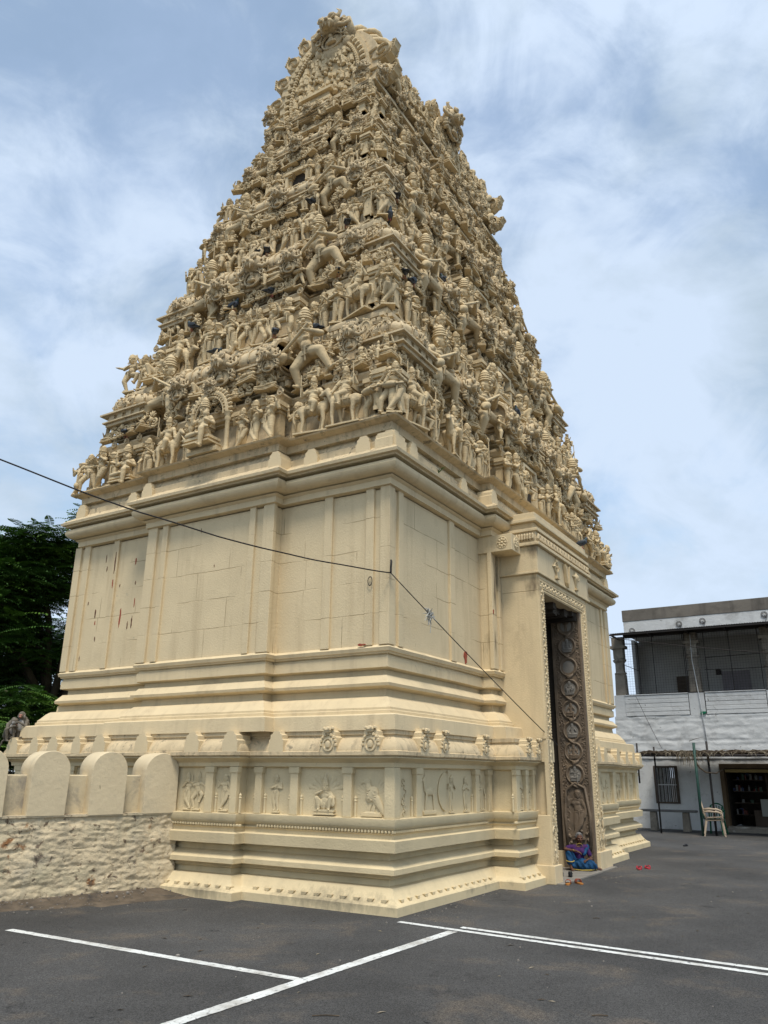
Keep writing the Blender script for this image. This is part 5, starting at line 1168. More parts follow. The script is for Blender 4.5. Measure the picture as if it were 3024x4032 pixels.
for nm, proto, u, s, fx in (('standing_relief', 'standing_c', 2.84, 0.56, 1), ('embracing_couple_relief', 'dancer_a', 3.36, 0.54, 1), ('embracing_couple_relief', 'musician_a', 3.54, 0.52, -1), ('standing_relief', 'standing_a', 4.5, 0.55, 1)): rel(nm, proto, 'L', u, 0.015, zr, s, plinth, fx=fx, sx=1.3)
for nm, proto, u, s, fx in (('standing_relief', 'standing_a', 6.0, 0.55, 1), ('standing_relief', 'dancer_b', 6.8, 0.53, 1)): rel(nm, proto, 'L', u, 0.215, zr, s, plinth, fx=fx)
for nm, proto, u, s, fx in (('deer_relief', 'deer_relief', 1.20, 0.58, 1), ('archer_relief', 'warrior_b', 1.85, 0.56, -1), ('praying_relief', 'standing_b', 2.32, 0.54, 1), ('standing_relief', 'standing_e', 2.86, 0.54, 1),
                            ('standing_relief', 'standing_a', 8.82, 0.54, 1), ('standing_relief', 'standing_e', 9.5, 0.52, 1), ('group_relief', 'three_headed', 9.8, 0.54, 1), ('group_relief', 'standing_c', 10.05, 0.5, 1), ('group_relief', 'dancer_b', 10.35, 0.52, 1), ('standing_relief', 'standing_b', 11.4, 0.52, 1)): rel(nm, proto, 'R', u, 0.215, zr, s, plinth, fx=fx, sx=1.35)
for nm, proto, u, s, fx in (('standing_relief', 'standing_b', 3.42, 0.54, 1), ('standing_relief', 'standing_a', 3.75, 0.53, -1), ('standing_relief', 'standing_e', 7.12, 0.5, 1), ('standing_relief', 'dancer_a', 7.75, 0.5, 1), ('standing_relief', 'standing_b', 8.1, 0.5, 1)): rel(nm, proto, 'R', u, -0.185, zr, s, plinth, fx=fx, sx=1.3)
g = G()
for k in range(7): g.torus((0.50+0.03*math.sin(k*2), 0.215, 1.12+k*0.065), 0.03, 0.008, RX(PI/2), 10, 5, TL, arc=4.5, a0=k)
g.torus((1.70, 0.21, 1.37), 0.26, 0.011, RX(PI/2), 16, 6, TL, arc=2.6, a0=PI-1.3)
obj('bow_and_vine_relief', g, M['plinth'], plinth, smooth=True)
for x, y, s in ((4.08, fy-0.01, 0.62), (6.44, fy-0.01, 0.62), (6.74, fy+0.02, 0.62)):
    for z, pr, ss in ((0.32, 'guardian' if x > 5 else 'standing_c', 0.50), (0.86, 'seated_d', 0.34)):
        if z > 0.8 and x in (3.84,): continue
        link('jamb_figure', pm(pr, 'stone'), door, TL @ Tm(x, y, z, 0) @ Matrix.Diagonal((ss*0.7, ss*0.4, ss, 1)))
for x in (4.08, 6.44):
    g = G(); g.torus((x, fy-0.01, 0.74), 0.10, 0.02, RX(PI/2), 14, 6, TL, arc=PI); obj('jamb_arch', g, M['stone'], door, smooth=True)
# carved granite pilaster inside the doorway: roundels with seated figures above a standing woman under a tree
g = G(); g.box(6.215, 6.284, -0.455, 0.13, 0.0, 4.64, TL); g.box(6.195, 6.22, -0.455, -0.415, 0.0, 4.64, TL); g.box(6.195, 6.22, 0.085, 0.13, 0.0, 4.64, TL)
r3 = random.Random(3)
for i in range(330):
    z = r3.uniform(0.2, 4.6); y = r3.choice((-1, 1))*r3.uniform(0.17, 0.235)-0.165
    g.torus((6.214, y, z), r3.uniform(0.02, 0.035), 0.011, RY(PI/2), 8, 4, TL, arc=4.5, a0=r3.random()*6)
slabo = obj('carved_granite_pilaster', g, M['granite'], tower)
zs = [4.40, 4.0, 3.60, 3.19, 2.79, 2.40, 2.02, 1.62]
for i, z in enumerate(zs):
    g = G(); T = Matrix.Identity(4)
    g.torus((0, 0, 0), 0.165, 0.024, RX(PI/2), 26, 6); g.torus((0, 0, 0), 0.135, 0.010, RX(PI/2), 24, 6)
    g.tube([((-1)**i*0.10, 0, -0.13), ((-1)**i*0.02, -0.01, -0.2), ((-1)**i*-0.06, 0, -0.24)], [0.02, 0.03, 0.018], 7); g.ell((0, -0.01, -0.185), (0.06, 0.02, 0.03), seg=8)
    o = obj('roundel', g, M['granite'], slabo, smooth=True, Mx=TL @ Tm(6.213, -0.165, z, -PI/2))
    g = G(); g.ell((0, 0.006, 0), (0.135, 0.008, 0.135), seg=20); obj('roundel_ground', g, M['granite_pale'], o, smooth=True)
    if i != 2: link('seated_relief', pm(SEA[i % 5] if i else 'standing_d', 'granite_pale' if i % 2 else 'granite'), o, Tm(0, -0.005, -0.115, 0) @ Matrix.Diagonal((0.42 if i else 0.30, 0.16, 0.42 if i else 0.25, 1)))
link('standing_woman_relief', pm('standing_c', 'granite'), slabo, TL @ Tm(6.21, -0.165, 0.50, -PI/2) @ Matrix.Diagonal((1.05, 0.32, 0.98, 1)))
g = G(); g.tube([(6.205, 0.04, 0.3), (6.20, 0.07, 0.9), (6.20, 0.02, 1.35), (6.20, -0.16, 1.47), (6.20, -0.33, 1.38), (6.20, -0.40, 0.9), (6.20, -0.37, 0.35)], [0.03, 0.03, 0.028, 0.028, 0.028, 0.03, 0.03], 8, TL)
for k in range(18): g.ell((6.205, -0.165+0.20*math.cos(k), 0.30+0.02*k), (0.02, 0.035, 0.03), seg=6, Mx=TL)
obj('tree_relief', g, M['granite'], slabo, smooth=True)

# bare patches where the limewash has flaked off
def patch(side, u, f, z, w, h, mt, n=14, seed=0):
    rr = random.Random(seed); pts = []
    for a in range(n):
        t = 2*PI*a/n; k = rr.uniform(0.55, 1.1); pts.append((math.cos(t)*w*0.5*k, math.sin(t)*h*0.5*k))
    g = G(); g.slab(pts, -0.003, 0.02)
    obj('bare_patch', g, M[mt], wallm, Mx=TL @ (Tm(f, u, z, -PI/2) if side == 'L' else Tm(u, f, z)))
g_ = 0
for side, u, f, z, w, h, mt in [('R', 2.89, 0.436, 3.42, 0.14, 0.24, 'redpatch'), ('L', 0.84, 0.38, 3.30, 0.13, 0.04, 'redpatch'), ('L', 6.20, 0.395, 5.20, 0.03, 0.42, 'brownpatch'), ('L', 6.20, 0.395, 4.8, 0.025, 0.22, 'redpatch'), ('L', 5.95, 0.436, 4.15, 0.04, 0.34, 'redpatch'),
                                ('L', 6.62, 0.436, 4.30, 0.035, 0.20, 'brownpatch'), ('L', 6.60, 0.436, 4.12, 0.03, 0.10, 'redpatch'), ('L', 5.64, 0.436, 4.05, 0.03, 0.26, 'brownpatch'), ('L', 5.74, 0.436, 4.0, 0.025, 0.16, 'brownpatch'), ('L', 6.55, 0.436, 3.83, 0.03, 0.09, 'brownpatch'), ('L', 6.85, 0.436, 4.5, 0.02, 0.08, 'brownpatch'),
                                ('L', 6.05, 0.436, 4.75, 0.02, 0.07, 'brownpatch'), ('L', 5.65, 0.436, 4.75, 0.02, 0.08, 'brownpatch'), ('L', 6.9, 0.436, 3.5, 0.02, 0.09, 'brownpatch'), ('L', 6.45, 0.436, 5.1, 0.02, 0.1, 'brownpatch'), ('L', 6.5, 0.436, 5.3, 0.015, 0.2, 'brownpatch'), ('L', 5.70, 0.436, 5.15, 0.03, 0.13, 'redpatch'), ('L', 5.62, 0.436, 4.4, 0.02, 0.2, 'redpatch'), ('L', 3.6, 0.236, 4.75, 0.012, 0.06, 'brownpatch'), ('L', 3.95, 0.236, 5.4, 0.012, 0.09, 'brownpatch'), ('R', 3.52, 0.19, 4.25, 0.03, 0.10, 'redpatch')]:
    g_ += 1; patch(side, u, f, z, w, h, mt, seed=g_)
# weeds rooted in the cornice
g = G()
for k in range(26):
    a = random.random()*6.28; l = random.uniform(0.05, 0.16); g.tube([(0, 0, 0), (math.cos(a)*l*0.5, math.sin(a)*l*0.5, l*0.6), (math.cos(a)*l, math.sin(a)*l, l*0.7)], [0.004, 0.005, 0.001], 4)
M['weed'] = mat('weed_green', (0.07, 0.11, 0.03), 0.8, 0.3, 8.0, 0.0)
tag(obj('weed', g, M['weed'], None, Mx=Tm(1.75, 0.30, 6.22)), 'small green weed sprouting from the cornice on the doorway side', 'weed')

# ------------------------------------------------------------------ compound wall with round topped merlons
WA = R_(-18.3); cw = empty('compound_wall', (-0.10, 3.72, 0), WA)
tag(cw, 'rough cream limewashed rubble wall with round topped merlons, joining the left of the tower', 'wall')
g = G(); nxw, nzw = 460, 64; X0, X1 = -8.5, 0.12
v = []
for j in range(nzw+1):
    for i in range(nxw+1):
        x = X0+(X1-X0)*i/nxw; z = -0.05+1.10*j/nzw
        p = Vector((x*1.0, z*2.6, 0)); row = math.floor(z/0.21); cx_ = x/0.42+0.5*(row % 2)+0.3*noise.noise(Vector((x*1.3, row*7.1, 2)))
        ex = abs((cx_ % 1)-0.5)*2; ez = abs(((z+0.04*noise.noise(Vector((x*2, row, 9))))/0.21 % 1)-0.5)*2
        blk = -0.014*max(0, (max(ex**5, ez**5)-0.25))
        y = -(0.022*noise.fractal(Vector((x*1.9, z*3.2, 4)), 1.0, 2.0, 5)+0.009*noise.ridged_multi_fractal(Vector((x*3.4, z*9.5, 1)), 0.8, 2.1, 6, 1.0, 2.0)*0.5+0.014*noise.fractal(Vector((x*7, z*22, 3)), 0.6, 2.0, 6)+blk) + 0.05*z
        v.append((x, y, z))
kx = nxw+1
g.add(v, [(j*kx+i, j*kx+i+1, (j+1)*kx+i+1, (j+1)*kx+i) for j in range(nzw) for i in range(nxw)])
g.box(X0, X1, 0.10, 0.62, -0.1, 1.03); g.box(X0, X1, 0.025, 0.60, 1.02, 1.05)
obj('rubble_wall', g, M['rubble'], cw, ang=60)
g = G(); g.rings([[wob((x, y, z), 0.012) for x in np.linspace(X0, X1, 40)] for y, z in ((0.20, 1.04), (0.20, 1.535), (0.215, 1.55), (0.40, 1.55), (0.42, 1.04))], False, (False, False))
obj('parapet', g, M['curtain'], cw)
for k in range(11):
    c = -0.17-0.79*k+random.uniform(-0.01, 0.01); w = 0.25+random.uniform(-0.008, 0.01); zt = random.uniform(-0.015, 0.015); zsp = 1.60+zt
    pts = [(-w, 1.04), (w, 1.04)]+[(math.cos(t)*w, zsp+math.sin(t)*w) for t in np.linspace(0, PI, 19)]
    g = G(); rs = []
    for y, q in ((0.0, 0.975), (0.012, 1.0), (0.15, 1.0), (0.30, 1.0), (0.49, 1.0), (0.50, 0.98)):
        rs.append([wob((c+x*q, 0.015+y, z if z < 1.05 else zsp+(z-zsp)*q), 0.014, 2.5) for x, z in pts])
    g.rings(rs)
    obj('merlon', g, M['merlon'], cw, ang=50)

# ------------------------------------------------------------------ feathery leaved trees behind the wall
def leafmat(nm, c):
    m = mat(nm, c, 0.6, 0.35, 1.2, 0.0, spec=0.25)
    return m
M['leaf'] = leafmat('dark_feathery_leaf', (0.05, 0.115, 0.022)); M['leaf2'] = leafmat('bright_young_leaf', (0.10, 0.19, 0.03))
M['bark'] = mat('tree_bark', (0.09, 0.07, 0.05), 0.9, 0.3, 5.0, 0.4, 20.0)
def frond_np(L_=0.5, n=11, seed=0, w=0.085):
    rr = random.Random(seed); v = []; f = []
    for i in range(n):
        t = (i+1)/n; x = t*L_; z = -0.22*L_*t*t
        ll = w*(math.sin(PI*min(1, t*0.85+0.12))**0.7)
        for s in (-1, 1):
            b = len(v); y0 = 0.004*s; y1 = s*ll; hw_ = 0.013
            dz = -0.02+rr.uniform(-0.012, 0.012)
            v += [(x-hw_, y0, z), (x+hw_, y0, z), (x+0.02+hw_*0.9, y1, z+dz), (x+0.02-hw_*0.9, y1, z+dz)]; f.append((b, b+1, b+2, b+3))
    return np.array(v), f
FR = [frond_np(0.5, 11, s) for s in range(4)]
def spray(rr, n=8):
    V = []; F = []; k = 0
    for i in range(n):
        v, f = FR[rr.randrange(4)]; a = 2*PI*i/n+rr.uniform(-0.3, 0.3)
        A_ = np.array(Euler((rr.uniform(-0.3, 0.3), rr.uniform(-0.35, 0.25), a)).to_matrix())*rr.uniform(0.75, 1.25)
        V.append(v @ A_.T); F += [tuple(q+k for q in x) for x in f]; k += len(v)
    return np.concatenate(V), F
def tree(label, loc, H, R0, seed, nl, layered=0.75, bright=0.38, low=0.15, lean=(0, 0)):
    rr = random.Random(seed); root = empty('feathery_tree', loc); tag(root, label, 'tree', 'trees behind the compound wall')
    tb = G(); tips = []
    tb.tube([wob((0, 0, 0), 0.1), wob((0.05, 0, H*0.2), 0.2), wob((lean[0]*0.4, lean[1]*0.4, H*0.38), 0.3)], [0.26, 0.2, 0.16], 10)
    for b in range(11):
        a = 2*PI*b/11+rr.uniform(-0.3, 0.3); e = rr.uniform(low, 1.0); r = R0*rr.uniform(0.6, 1.0)*math.sqrt(max(0.1, 1-(e-0.35)**2*1.4))
        p0 = Vector((lean[0]*0.4, lean[1]*0.4, H*rr.uniform(0.24, 0.4))); p3 = Vector((math.cos(a)*r+lean[0], math.sin(a)*r+lean[1], H*(0.30+0.62*e)))
        p1 = p0.lerp(p3, 0.35)+Vector((0, 0, H*0.10)); p2 = p0.lerp(p3, 0.7)+Vector((rr.uniform(-.3, .3), rr.uniform(-.3, .3), H*0.08))
        tb.tube([p0, p1, p2, p3], [0.12, 0.08, 0.05, 0.015], 7)
        for s_ in range(7):
            q0 = p1.lerp(p2, rr.random()) if s_ < 3 else p2.lerp(p3, rr.random()); q1 = q0+Vector((rr.uniform(-1, 1), rr.uniform(-1, 1), rr.uniform(-0.1, 0.5)))*R0*0.30
            tb.tube([q0, q0.lerp(q1, 0.5)+Vector((0, 0, 0.12)), q1], [0.035, 0.025, 0.008], 5); tips.append((q0, q1))
        tips.append((p2, p3))
    obj('trunk', tb, M['bark'], root, smooth=True)
    cg_ = G(); V = []; k = 0; F = []; MI = []
    for i in range(nl):
        a, b = tips[rr.randrange(len(tips))]; p = a.lerp(b, rr.uniform(0.3, 1.12))+Vector((rr.gauss(0, 0.28), rr.gauss(0, 0.28), rr.gauss(0, 0.14)))
        v, f = spray(rr, rr.randint(5, 8)); s = rr.uniform(0.85, 1.45)
        V.append(v*s+np.array(p)); F += [tuple(q+k for q in x) for x in f]; k += len(v); MI += [1 if rr.random() < bright else 0]*len(f)
    cg_.v = [np.concatenate(V)]; cg_.f = F; cg_.m = MI; cg_.n = k
    me = bpy.data.meshes.new('crown'); me.from_pydata(cg_.v[0].tolist(), [], F); me.materials.append(M['leaf']); me.materials.append(M['leaf2']); me.polygons.foreach_set('material_index', MI); me.update()
    link('crown', me, root)
    return root
tree('tall dark feathery tree behind the compound wall, nearest the tower edge', (5.2, 14.2, 0), 8.7, 3.3, 1, 1500, low=0.05)
tree('tall dark feathery tree at the left edge behind the merlons', (2.6, 15.6, 0), 8.8, 3.7, 2, 1500, low=0.0)
tree('dark feathery tree standing farther back, behind the other two', (6.5, 19.0, 0), 9.0, 4.4, 3, 900, low=0.0)
tree('low brighter green tree below the dark crowns, just over the ledge with the monkeys', (4.6, 12.6, 0), 4.0, 2.4, 4, 650, bright=0.6, low=0.0)
tree('low bright green tree at the far left under the dark crowns', (1.2, 12.6, 0), 3.6, 2.2, 5, 450, bright=0.5, low=0.0)
# pale dead branches hanging in front of the crown
M['deadwood'] = mat('pale_dead_wood', (0.42, 0.38, 0.33), 0.9, 0.15, 8.0, 0.1)

# ------------------------------------------------------------------ two storeyed white building on the right
BX = 19.09; BY = 0.37
bd = empty('white_building', (BX, BY, 0)); bd.rotation_euler = (0, 0, -PI/2)
tag(bd, 'two storeyed whitewashed building with a netted upper verandah and grey parapet behind the tower', 'building')
# local frame: +x runs to the right (s), -y towards the yard, z up
def bobj(nm, boxes, mt, par=bd, bev=0.0):
    g = G()
    for b in boxes: g.box(*b)
    o = obj(nm, g, M[mt], par)
    if bev: bevel(o, bev)
    return o
SE = 9.0
g = G()
for b in ((-2.2, -1.05, 0, 0.3, 0, 3.5), (-0.35, 1.0, 0, 0.3, 0, 3.5), (3.4, SE, 0, 0.3, 0, 3.5), (-1.05, -0.35, 0, 0.3, 0, 0.8), (-1.05, -0.35, 0, 0.3, 1.9, 3.5), (1.0, 3.4, 0, 0.3, 1.94, 3.5), (-2.2, SE, 0.3, 6.0, 2.6, 3.45), (-2.2, -1.9, 0.3, 6.0, 0, 3.45)): g.box(*b)
# rubble courses under the whitewash of the upper half
v = []; nx_, nz_ = 220, 34
for j in range(nz_+1):
    for i in range(nx_+1):
        x = -2.2+(SE+2.2)*i/nx_; z = 2.16+1.36*j/nz_; row = math.floor(z/0.17); cxx = x/0.55+0.5*(row % 2)
        ex = abs((cxx % 1)-0.5)*2; ez = abs(((z/0.17) % 1)-0.5)*2
        v.append((x, -0.035-0.02*noise.fractal(Vector((x*2.2, z*6, 5)), 1.0, 2.0, 3)+0.018*max(0, max(ex**8, ez**6)-0.2), z))
kx = nx_+1; g.add(v, [(j*kx+i, j*kx+i+1, (j+1)*kx+i+1, (j+1)*kx+i) for j in range(nz_) for i in range(nx_)])
wall_b = obj('front_wall', g, M['whitewash'], bd, ang=60)
for a_, b_ in ((-1.80, 0.27), (0.80, 2.62), (3.15, 5.2), (5.6, 8.0)):
    g = G(); n = 5
    for k in range(n): z0_ = 3.53+k*0.136; g.box(a_, b_, -0.05-0.006*(k % 2), 0.12, z0_, z0_+0.130)
    g.box(a_-0.01, b_+0.01, -0.075, 0.14, 3.53+n*0.136, 3.53+n*0.136+0.03)
    bevel(obj('railing_panel', g, M['whitewash'], bd), 0.012)
M['pillar'] = mat('weathered_grey_stone', (0.24, 0.21, 0.17), 0.9, 0.25, 3.0, 0.4, 25.0, dirt=[((0.10, 0.085, 0.07), 3.0, 0.52, 0.75), ((0.5, 0.48, 0.42), 2.2, 0.58, 0.75)])
for s_ in (-1.92, 0.53, 2.88, 5.4, 8.3):
    bevel(obj('pillar_base', G().box(s_-0.24, s_+0.24, -0.03, 0.32, 3.50, 4.24), M['whitewash'], bd), 0.01); g = G()
    g.box(s_-0.19, s_+0.19, 0.0, 0.30, 4.24, 4.95, taper=0.02)
    g.rings([[(s_+math.cos(a)*r, 0.15+math.sin(a)*r*0.8, z) for a in np.linspace(0, 2*PI, 9)[:-1]] for r, z in ((0.19, 4.95), (0.22, 5.0), (0.17, 5.05), (0.17, 5.35), (0.23, 5.42), (0.24, 5.47), (0.18, 5.5))])
    g.box(s_-0.17, s_+0.17, 0.0, 0.30, 5.5, 5.85); g.box(s_-0.26, s_+0.26, -0.04, 0.34, 5.85, 5.95); g.box(s_-0.20, s_+0.20, 0, 0.3, 5.95, 6.25)
    obj('stone_pillar', g, M['pillar'], bd)
bobj('verandah_floor', [(-2.2, SE, 0.02, 6.0, 3.46, 3.53)], 'greycement')
M['netshade'] = mat('verandah_shade_grey', (0.36, 0.35, 0.33), 0.9, 0.1, 2.0, 0.2)  # shade of the verandah put into the grey of its back wall
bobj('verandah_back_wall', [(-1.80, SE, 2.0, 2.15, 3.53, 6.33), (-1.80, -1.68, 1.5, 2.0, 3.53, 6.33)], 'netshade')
bobj('roof_slab', [(-1.64, SE, -0.02, 6.0, 6.33, 6.77)], 'whitewash', bd, 0.01)
bobj('grey_parapet', [(-1.66, SE, -0.035, 0.12, 6.765, 7.17), (-1.66, -1.5, 0.12, 6.0, 6.765, 7.17)], 'greycement', bd, 0.01)
bobj('roof_beam', [(-1.7, SE, 0.0, 0.28, 6.22, 6.34)], 'metal_dark')
# corrugated sheet eave
g = G(); v = []; nn = 700
for i in range(nn+1):
    x = -1.95+(SE+1.95)*i/nn; w_ = 0.012*math.sin(x*2*PI/0.076)
    v += [(x, -0.85, 6.24+w_), (x, 0.02, 6.36+w_)]
g.add(v, [(2*i, 2*i+2, 2*i+3, 2*i+1) for i in range(nn)]); g.add([(a, b, c-0.006) for a, b, c in v], [(2*i, 2*i+1, 2*i+3, 2*i+2) for i in range(nn)])
for x in np.arange(-1.9, SE, 1.2): g.box(x, x+0.04, -0.83, 0.0, 6.16, 6.21)
g.box(-1.95, SE, -0.84, -0.80, 6.17, 6.215)
obj('corrugated_eave', g, M['metal_dark'], bd)
# bird net and its iron posts
g = G()
for x in np.arange(-1.75, SE, 0.085): g.tube([wob((x, -0.01, 4.25), 0.004), wob((x, -0.01, 5.2), 0.008), wob((x, -0.01, 6.2), 0.004)], 0.0028, 3)
for z in np.arange(4.27, 6.2, 0.085): g.tube([wob((x, -0.012, z), 0.008) for x in np.linspace(-1.75, SE, 24)], 0.0028, 3)
obj('wire_net', g, M['metal_dark'], bd)
g = G()
for x in (-1.22, -0.72, 0.28, 0.33, 0.95, 1.72, 2.6, 3.9, 4.6): g.tube([(x, -0.03, 4.23), (x, -0.03, 6.25)], 0.013, 6)
g.tube([(-1.75, -0.03, 4.24), (SE, -0.03, 4.24)], 0.012, 6); g.tube([(0.95, -0.03, 5.35), (2.6, -0.03, 5.38)], 0.013, 6); g.tube([(-1.72, -0.03, 6.0), (-1.22, -0.03, 5.95)], 0.013, 6); g.tube([(-1.75, -0.03, 5.28), (-1.22, -0.03, 5.02)], 0.011, 6)
obj('net_frame', g, M['metal_dark'], bd)
M['greenpl2'] = mat('green_cloth', (0.01, 0.16, 0.08), 0.8, 0.1, 3.0, 0.0); M['wood'] = mat('dark_shutter_wood', (0.075, 0.055, 0.04), 0.8, 0.3, 3.0, 0.3); M['greypaint'] = mat('grey_painted_door', (0.20, 0.18, 0.19), 0.7, 0.1, 3.0, 0.1)
g = G(); g.box(-0.42, 0.32, 1.93, 2.0, 3.53, 5.0)
for k in range(12): g.box(-0.36, -0.06, 1.90, 1.94, 3.6+k*0.11, 3.68+k*0.11); g.box(-0.02, 0.28, 1.90, 1.94, 3.6+k*0.11, 3.68+k*0.11)
obj('shuttered_door', g, M['wood'], bd)
g = G(); g.box(1.1, 2.0, 1.95, 2.0, 3.53, 5.1); g.box(1.18, 1.5, 1.93, 1.96, 3.7, 4.95); g.box(1.58, 1.92, 1.93, 1.96, 3.7, 4.95); g.box(1.45, 1.65, 1.90, 1.93, 4.25, 4.29)
obj('grey_door', g, M['greypaint'], bd)
obj('green_rag', G().box(0.62, 0.78, -0.09, -0.03, 3.56, 3.62).box(0.60, 0.74, -0.08, -0.02, 3.53, 3.57), M['greenpl2'], bd)
g = G(); g.box(0.92, 1.08, 1.94, 2.0, 5.0, 5.2); obj('meter_box', g, M['metal_dark'], bd)
g = G()
for x, z in ((0.24, 6.52), (-1.35, 6.42), (1.0, 6.56), (2.9, 6.6)):
    for q in range(3): g.torus((x, -0.05, z), 0.06+0.02*q, 0.006, RX(PI/2+0.1*q), 14, 4)
    g.tube([(x, -0.04, z), (x+0.06, -0.06, z-0.12), (x+0.02, -0.05, z-0.2)], 0.008, 4)
obj('wire_coil', g, M['metal_dark'], bd)
g = G(); g.tube([(0.55, -0.06, 6.2), (0.53, -0.07, 5.3), (0.58, -0.07, 4.7), (0.62, -0.08, 4.2), (0.66, -0.08, 3.6), (0.70, -0.08, 2.6)], 0.014, 6); obj('drain_hose', g, M['whitewash'], bd, smooth=True)
# window below, with curtain slats and a crossbar
wd_ = obj('window', G().box(-1.08, -1.02, -0.03, 0.06, 0.77, 1.93).box(-0.38, -0.32, -0.03, 0.06, 0.77, 1.93).box(-1.02, -0.38, -0.03, 0.06, 1.87, 1.93).box(-1.02, -0.38, -0.03, 0.06, 0.77, 0.82), M['wood'], bd)
g = G(); [g.box(-1.02+k*0.058, -0.975+k*0.058, 0.05+0.01*(k % 2), 0.08, 0.8, 1.9) for k in range(11)]
M['slat'] = mat('rusty_corrugated_panel', (0.10, 0.085, 0.065), 0.8, 0.4, 4.0, 0.2, dirt=[((0.035, 0.03, 0.025), 2.5, 0.5, 0.6)]); obj('corrugated_panel', g, M['slat'], wd_)
g = G(); g.box(-1.02, -0.38, 0.0, 0.03, 1.33, 1.36); [g.tube([(-0.98+k*0.11, 0.01, 0.8), (-0.98+k*0.11, 0.01, 1.9)], 0.006, 5) for k in range(6)]; obj('window_bar', g, M['whitewash'], wd_)
# shop opening
M['shopframe'] = mat('brown_painted_frame', (0.115, 0.075, 0.04), 0.7, 0.2, 3.0, 0.2)
sh = obj('shop_doorway', G().box(0.97, 1.09, -0.05, 0.35, 0, 2.0).box(3.33, 3.45, -0.05, 0.35, 0, 2.0).box(1.09, 3.33, -0.05, 0.35, 1.86, 2.0), M['shopframe'], bd)
obj('lintel_board', G().box(1.12, 3.3, 0.0, 0.12, 1.74, 1.83), mat('ochre_board', (0.30, 0.22, 0.09), 0.8, 0.2, 3.0, 0.2), sh)
obj('door_step', G().box(0.9, 3.6, -0.35, 0.3, 0, 0.10).box(1.05, 3.5, -0.14, 0.3, 0.10, 0.16), M['pillar'], sh)
obj('shop_interior', G().box(0.95, 3.45, 3.2, 3.25, 0.0, 2.1).box(0.98, 3.42, 0.3, 3.25, 0.0, 0.05).box(1.0, 1.02, 0.3, 3.2, 0.1, 2.0).box(3.4, 3.42, 0.3, 3.2, 0.1, 2.0).box(1.0, 3.4, 0.3, 3.2, 1.98, 2.0), M['dark'], sh)  # inner walls and floor coloured near black for the shop's shade
g = G()
for z in (0.45, 0.8, 1.15, 1.5): g.box(1.15, 2.15, 1.0, 1.35, z, z+0.025); g.box(2.2, 3.3, 1.3, 1.6, z, z+0.025)
g.box(2.15, 2.2, 0.9, 1.4, 0.1, 1.9); g.box(1.75, 2.7, 0.55, 0.95, 0.1, 0.62)
shelf = obj('shop_shelf', g, M['wood'], sh)
goods = [mat('goods_'+n, c, 0.4, 0.1, 5.0, 0.0) for n, c in (('red', (0.10, 0.015, 0.01)), ('white', (0.16, 0.16, 0.15)), ('green', (0.015, 0.05, 0.03)), ('orange', (0.45, 0.10, 0.02)), ('blue', (0.02, 0.03, 0.08)))]
r4 = random.Random(9)
for k in range(34):
    z = r4.choice((0.475, 0.825, 1.175, 1.525)); x = r4.uniform(1.18, 2.05); hh = r4.uniform(0.08, 0.2); ww = r4.uniform(0.03, 0.06)
    g = G(); g.box(x-ww, x+ww, 1.0, 1.12, z, z+hh) if r4.random() < 0.5 else g.lathe([(ww, 0), (ww, hh*0.7), (ww*0.4, hh*0.85), (ww*0.4, hh)], 8, Tm(x, 1.06, z))
    o = link('goods_packet', g.mesh('goods_packet', goods[(0, 1, 2, 4)[k % 4]]), None, None); o.matrix_world = bd.matrix_world @ Matrix.Identity(4)
    o.matrix_world = Matrix.Translation((BX, BY, 0)) @ Euler((0, 0, -PI/2)).to_matrix().to_4x4()
    tag(o, 'small packet or bottle on a dark shelf inside the shop', 'packet', 'goods on the shop shelves')
WB = Matrix.Translation((BX, BY, 0)) @ Euler((0, 0, -PI/2)).to_matrix().to_4x4()
M['paper'] = mat('pale_board', (0.30, 0.31, 0.28), 0.7, 0.05, 3.0, 0.0)
tag(obj('notice_board', G().box(1.98, 2.32, 0.50, 0.53, 0.45, 0.95), M['paper'], None, Mx=WB), 'pale grey rectangular board leaning inside the dark shop doorway', 'board')
tag(obj('orange_packet', G().box(2.25, 2.33, 1.28, 1.34, 1.525, 1.70).box(2.23, 2.35, 1.26, 1.36, 1.52, 1.54), goods[3], None, Mx=WB), 'bright orange packet on the upper shop shelf', 'packet')

# canopy of poles and dried palm leaves
cp = empty('palm_leaf_canopy', (BX, BY, 0)); cp.rotation_euler = (0, 0, -PI/2)
tag(cp, 'flat canopy of dried palm leaves on thin pipes before the white building', 'canopy')
for x, y, r, z1, mt in ((-0.50, -2.2, 0.026, 2.46, 'metal_dark'), (0.75, -2.6, 0.040, 2.55, 'metal_green'), (1.04, -2.2, 0.032, 2.60, 'metal_dark'), (-0.93, -2.5, 0.026, 2.56, 'metal_dark'), (3.2, -2.6, 0.035, 2.5, 'metal_green'), (5.2, -2.4, 0.035, 2.5, 'metal_green')):
    obj('pole', G().tube([(x, y, 0 if x > -0.9 else 1.4), (x+0.01, y, z1)], r, 8), M[mt], cp, smooth=True)
obj('beam', G().tube([(-0.95, -2.5, 2.20), (2, -2.5, 2.19), (6, -2.5, 2.22)], 0.035, 8).tube([(-0.95, -0.5, 2.24), (6, -0.5, 2.22)], 0.03, 8).tube([(-0.5, -2.6, 2.26), (-0.5, -0.2, 2.26)], 0.02, 6).tube([(1.0, -2.6, 2.26), (1.0, -0.2, 2.26)], 0.02, 6), M['metal_dark'], cp, smooth=True)
M['thatch'] = mat('dried_palm_leaf', (0.075, 0.055, 0.035), 0.9, 0.5, 10.0, 0.2); M['thatch2'] = mat('pale_dried_leaf', (0.24, 0.20, 0.14), 0.9, 0.3, 10.0, 0.2)
g = G(); r5 = random.Random(21)
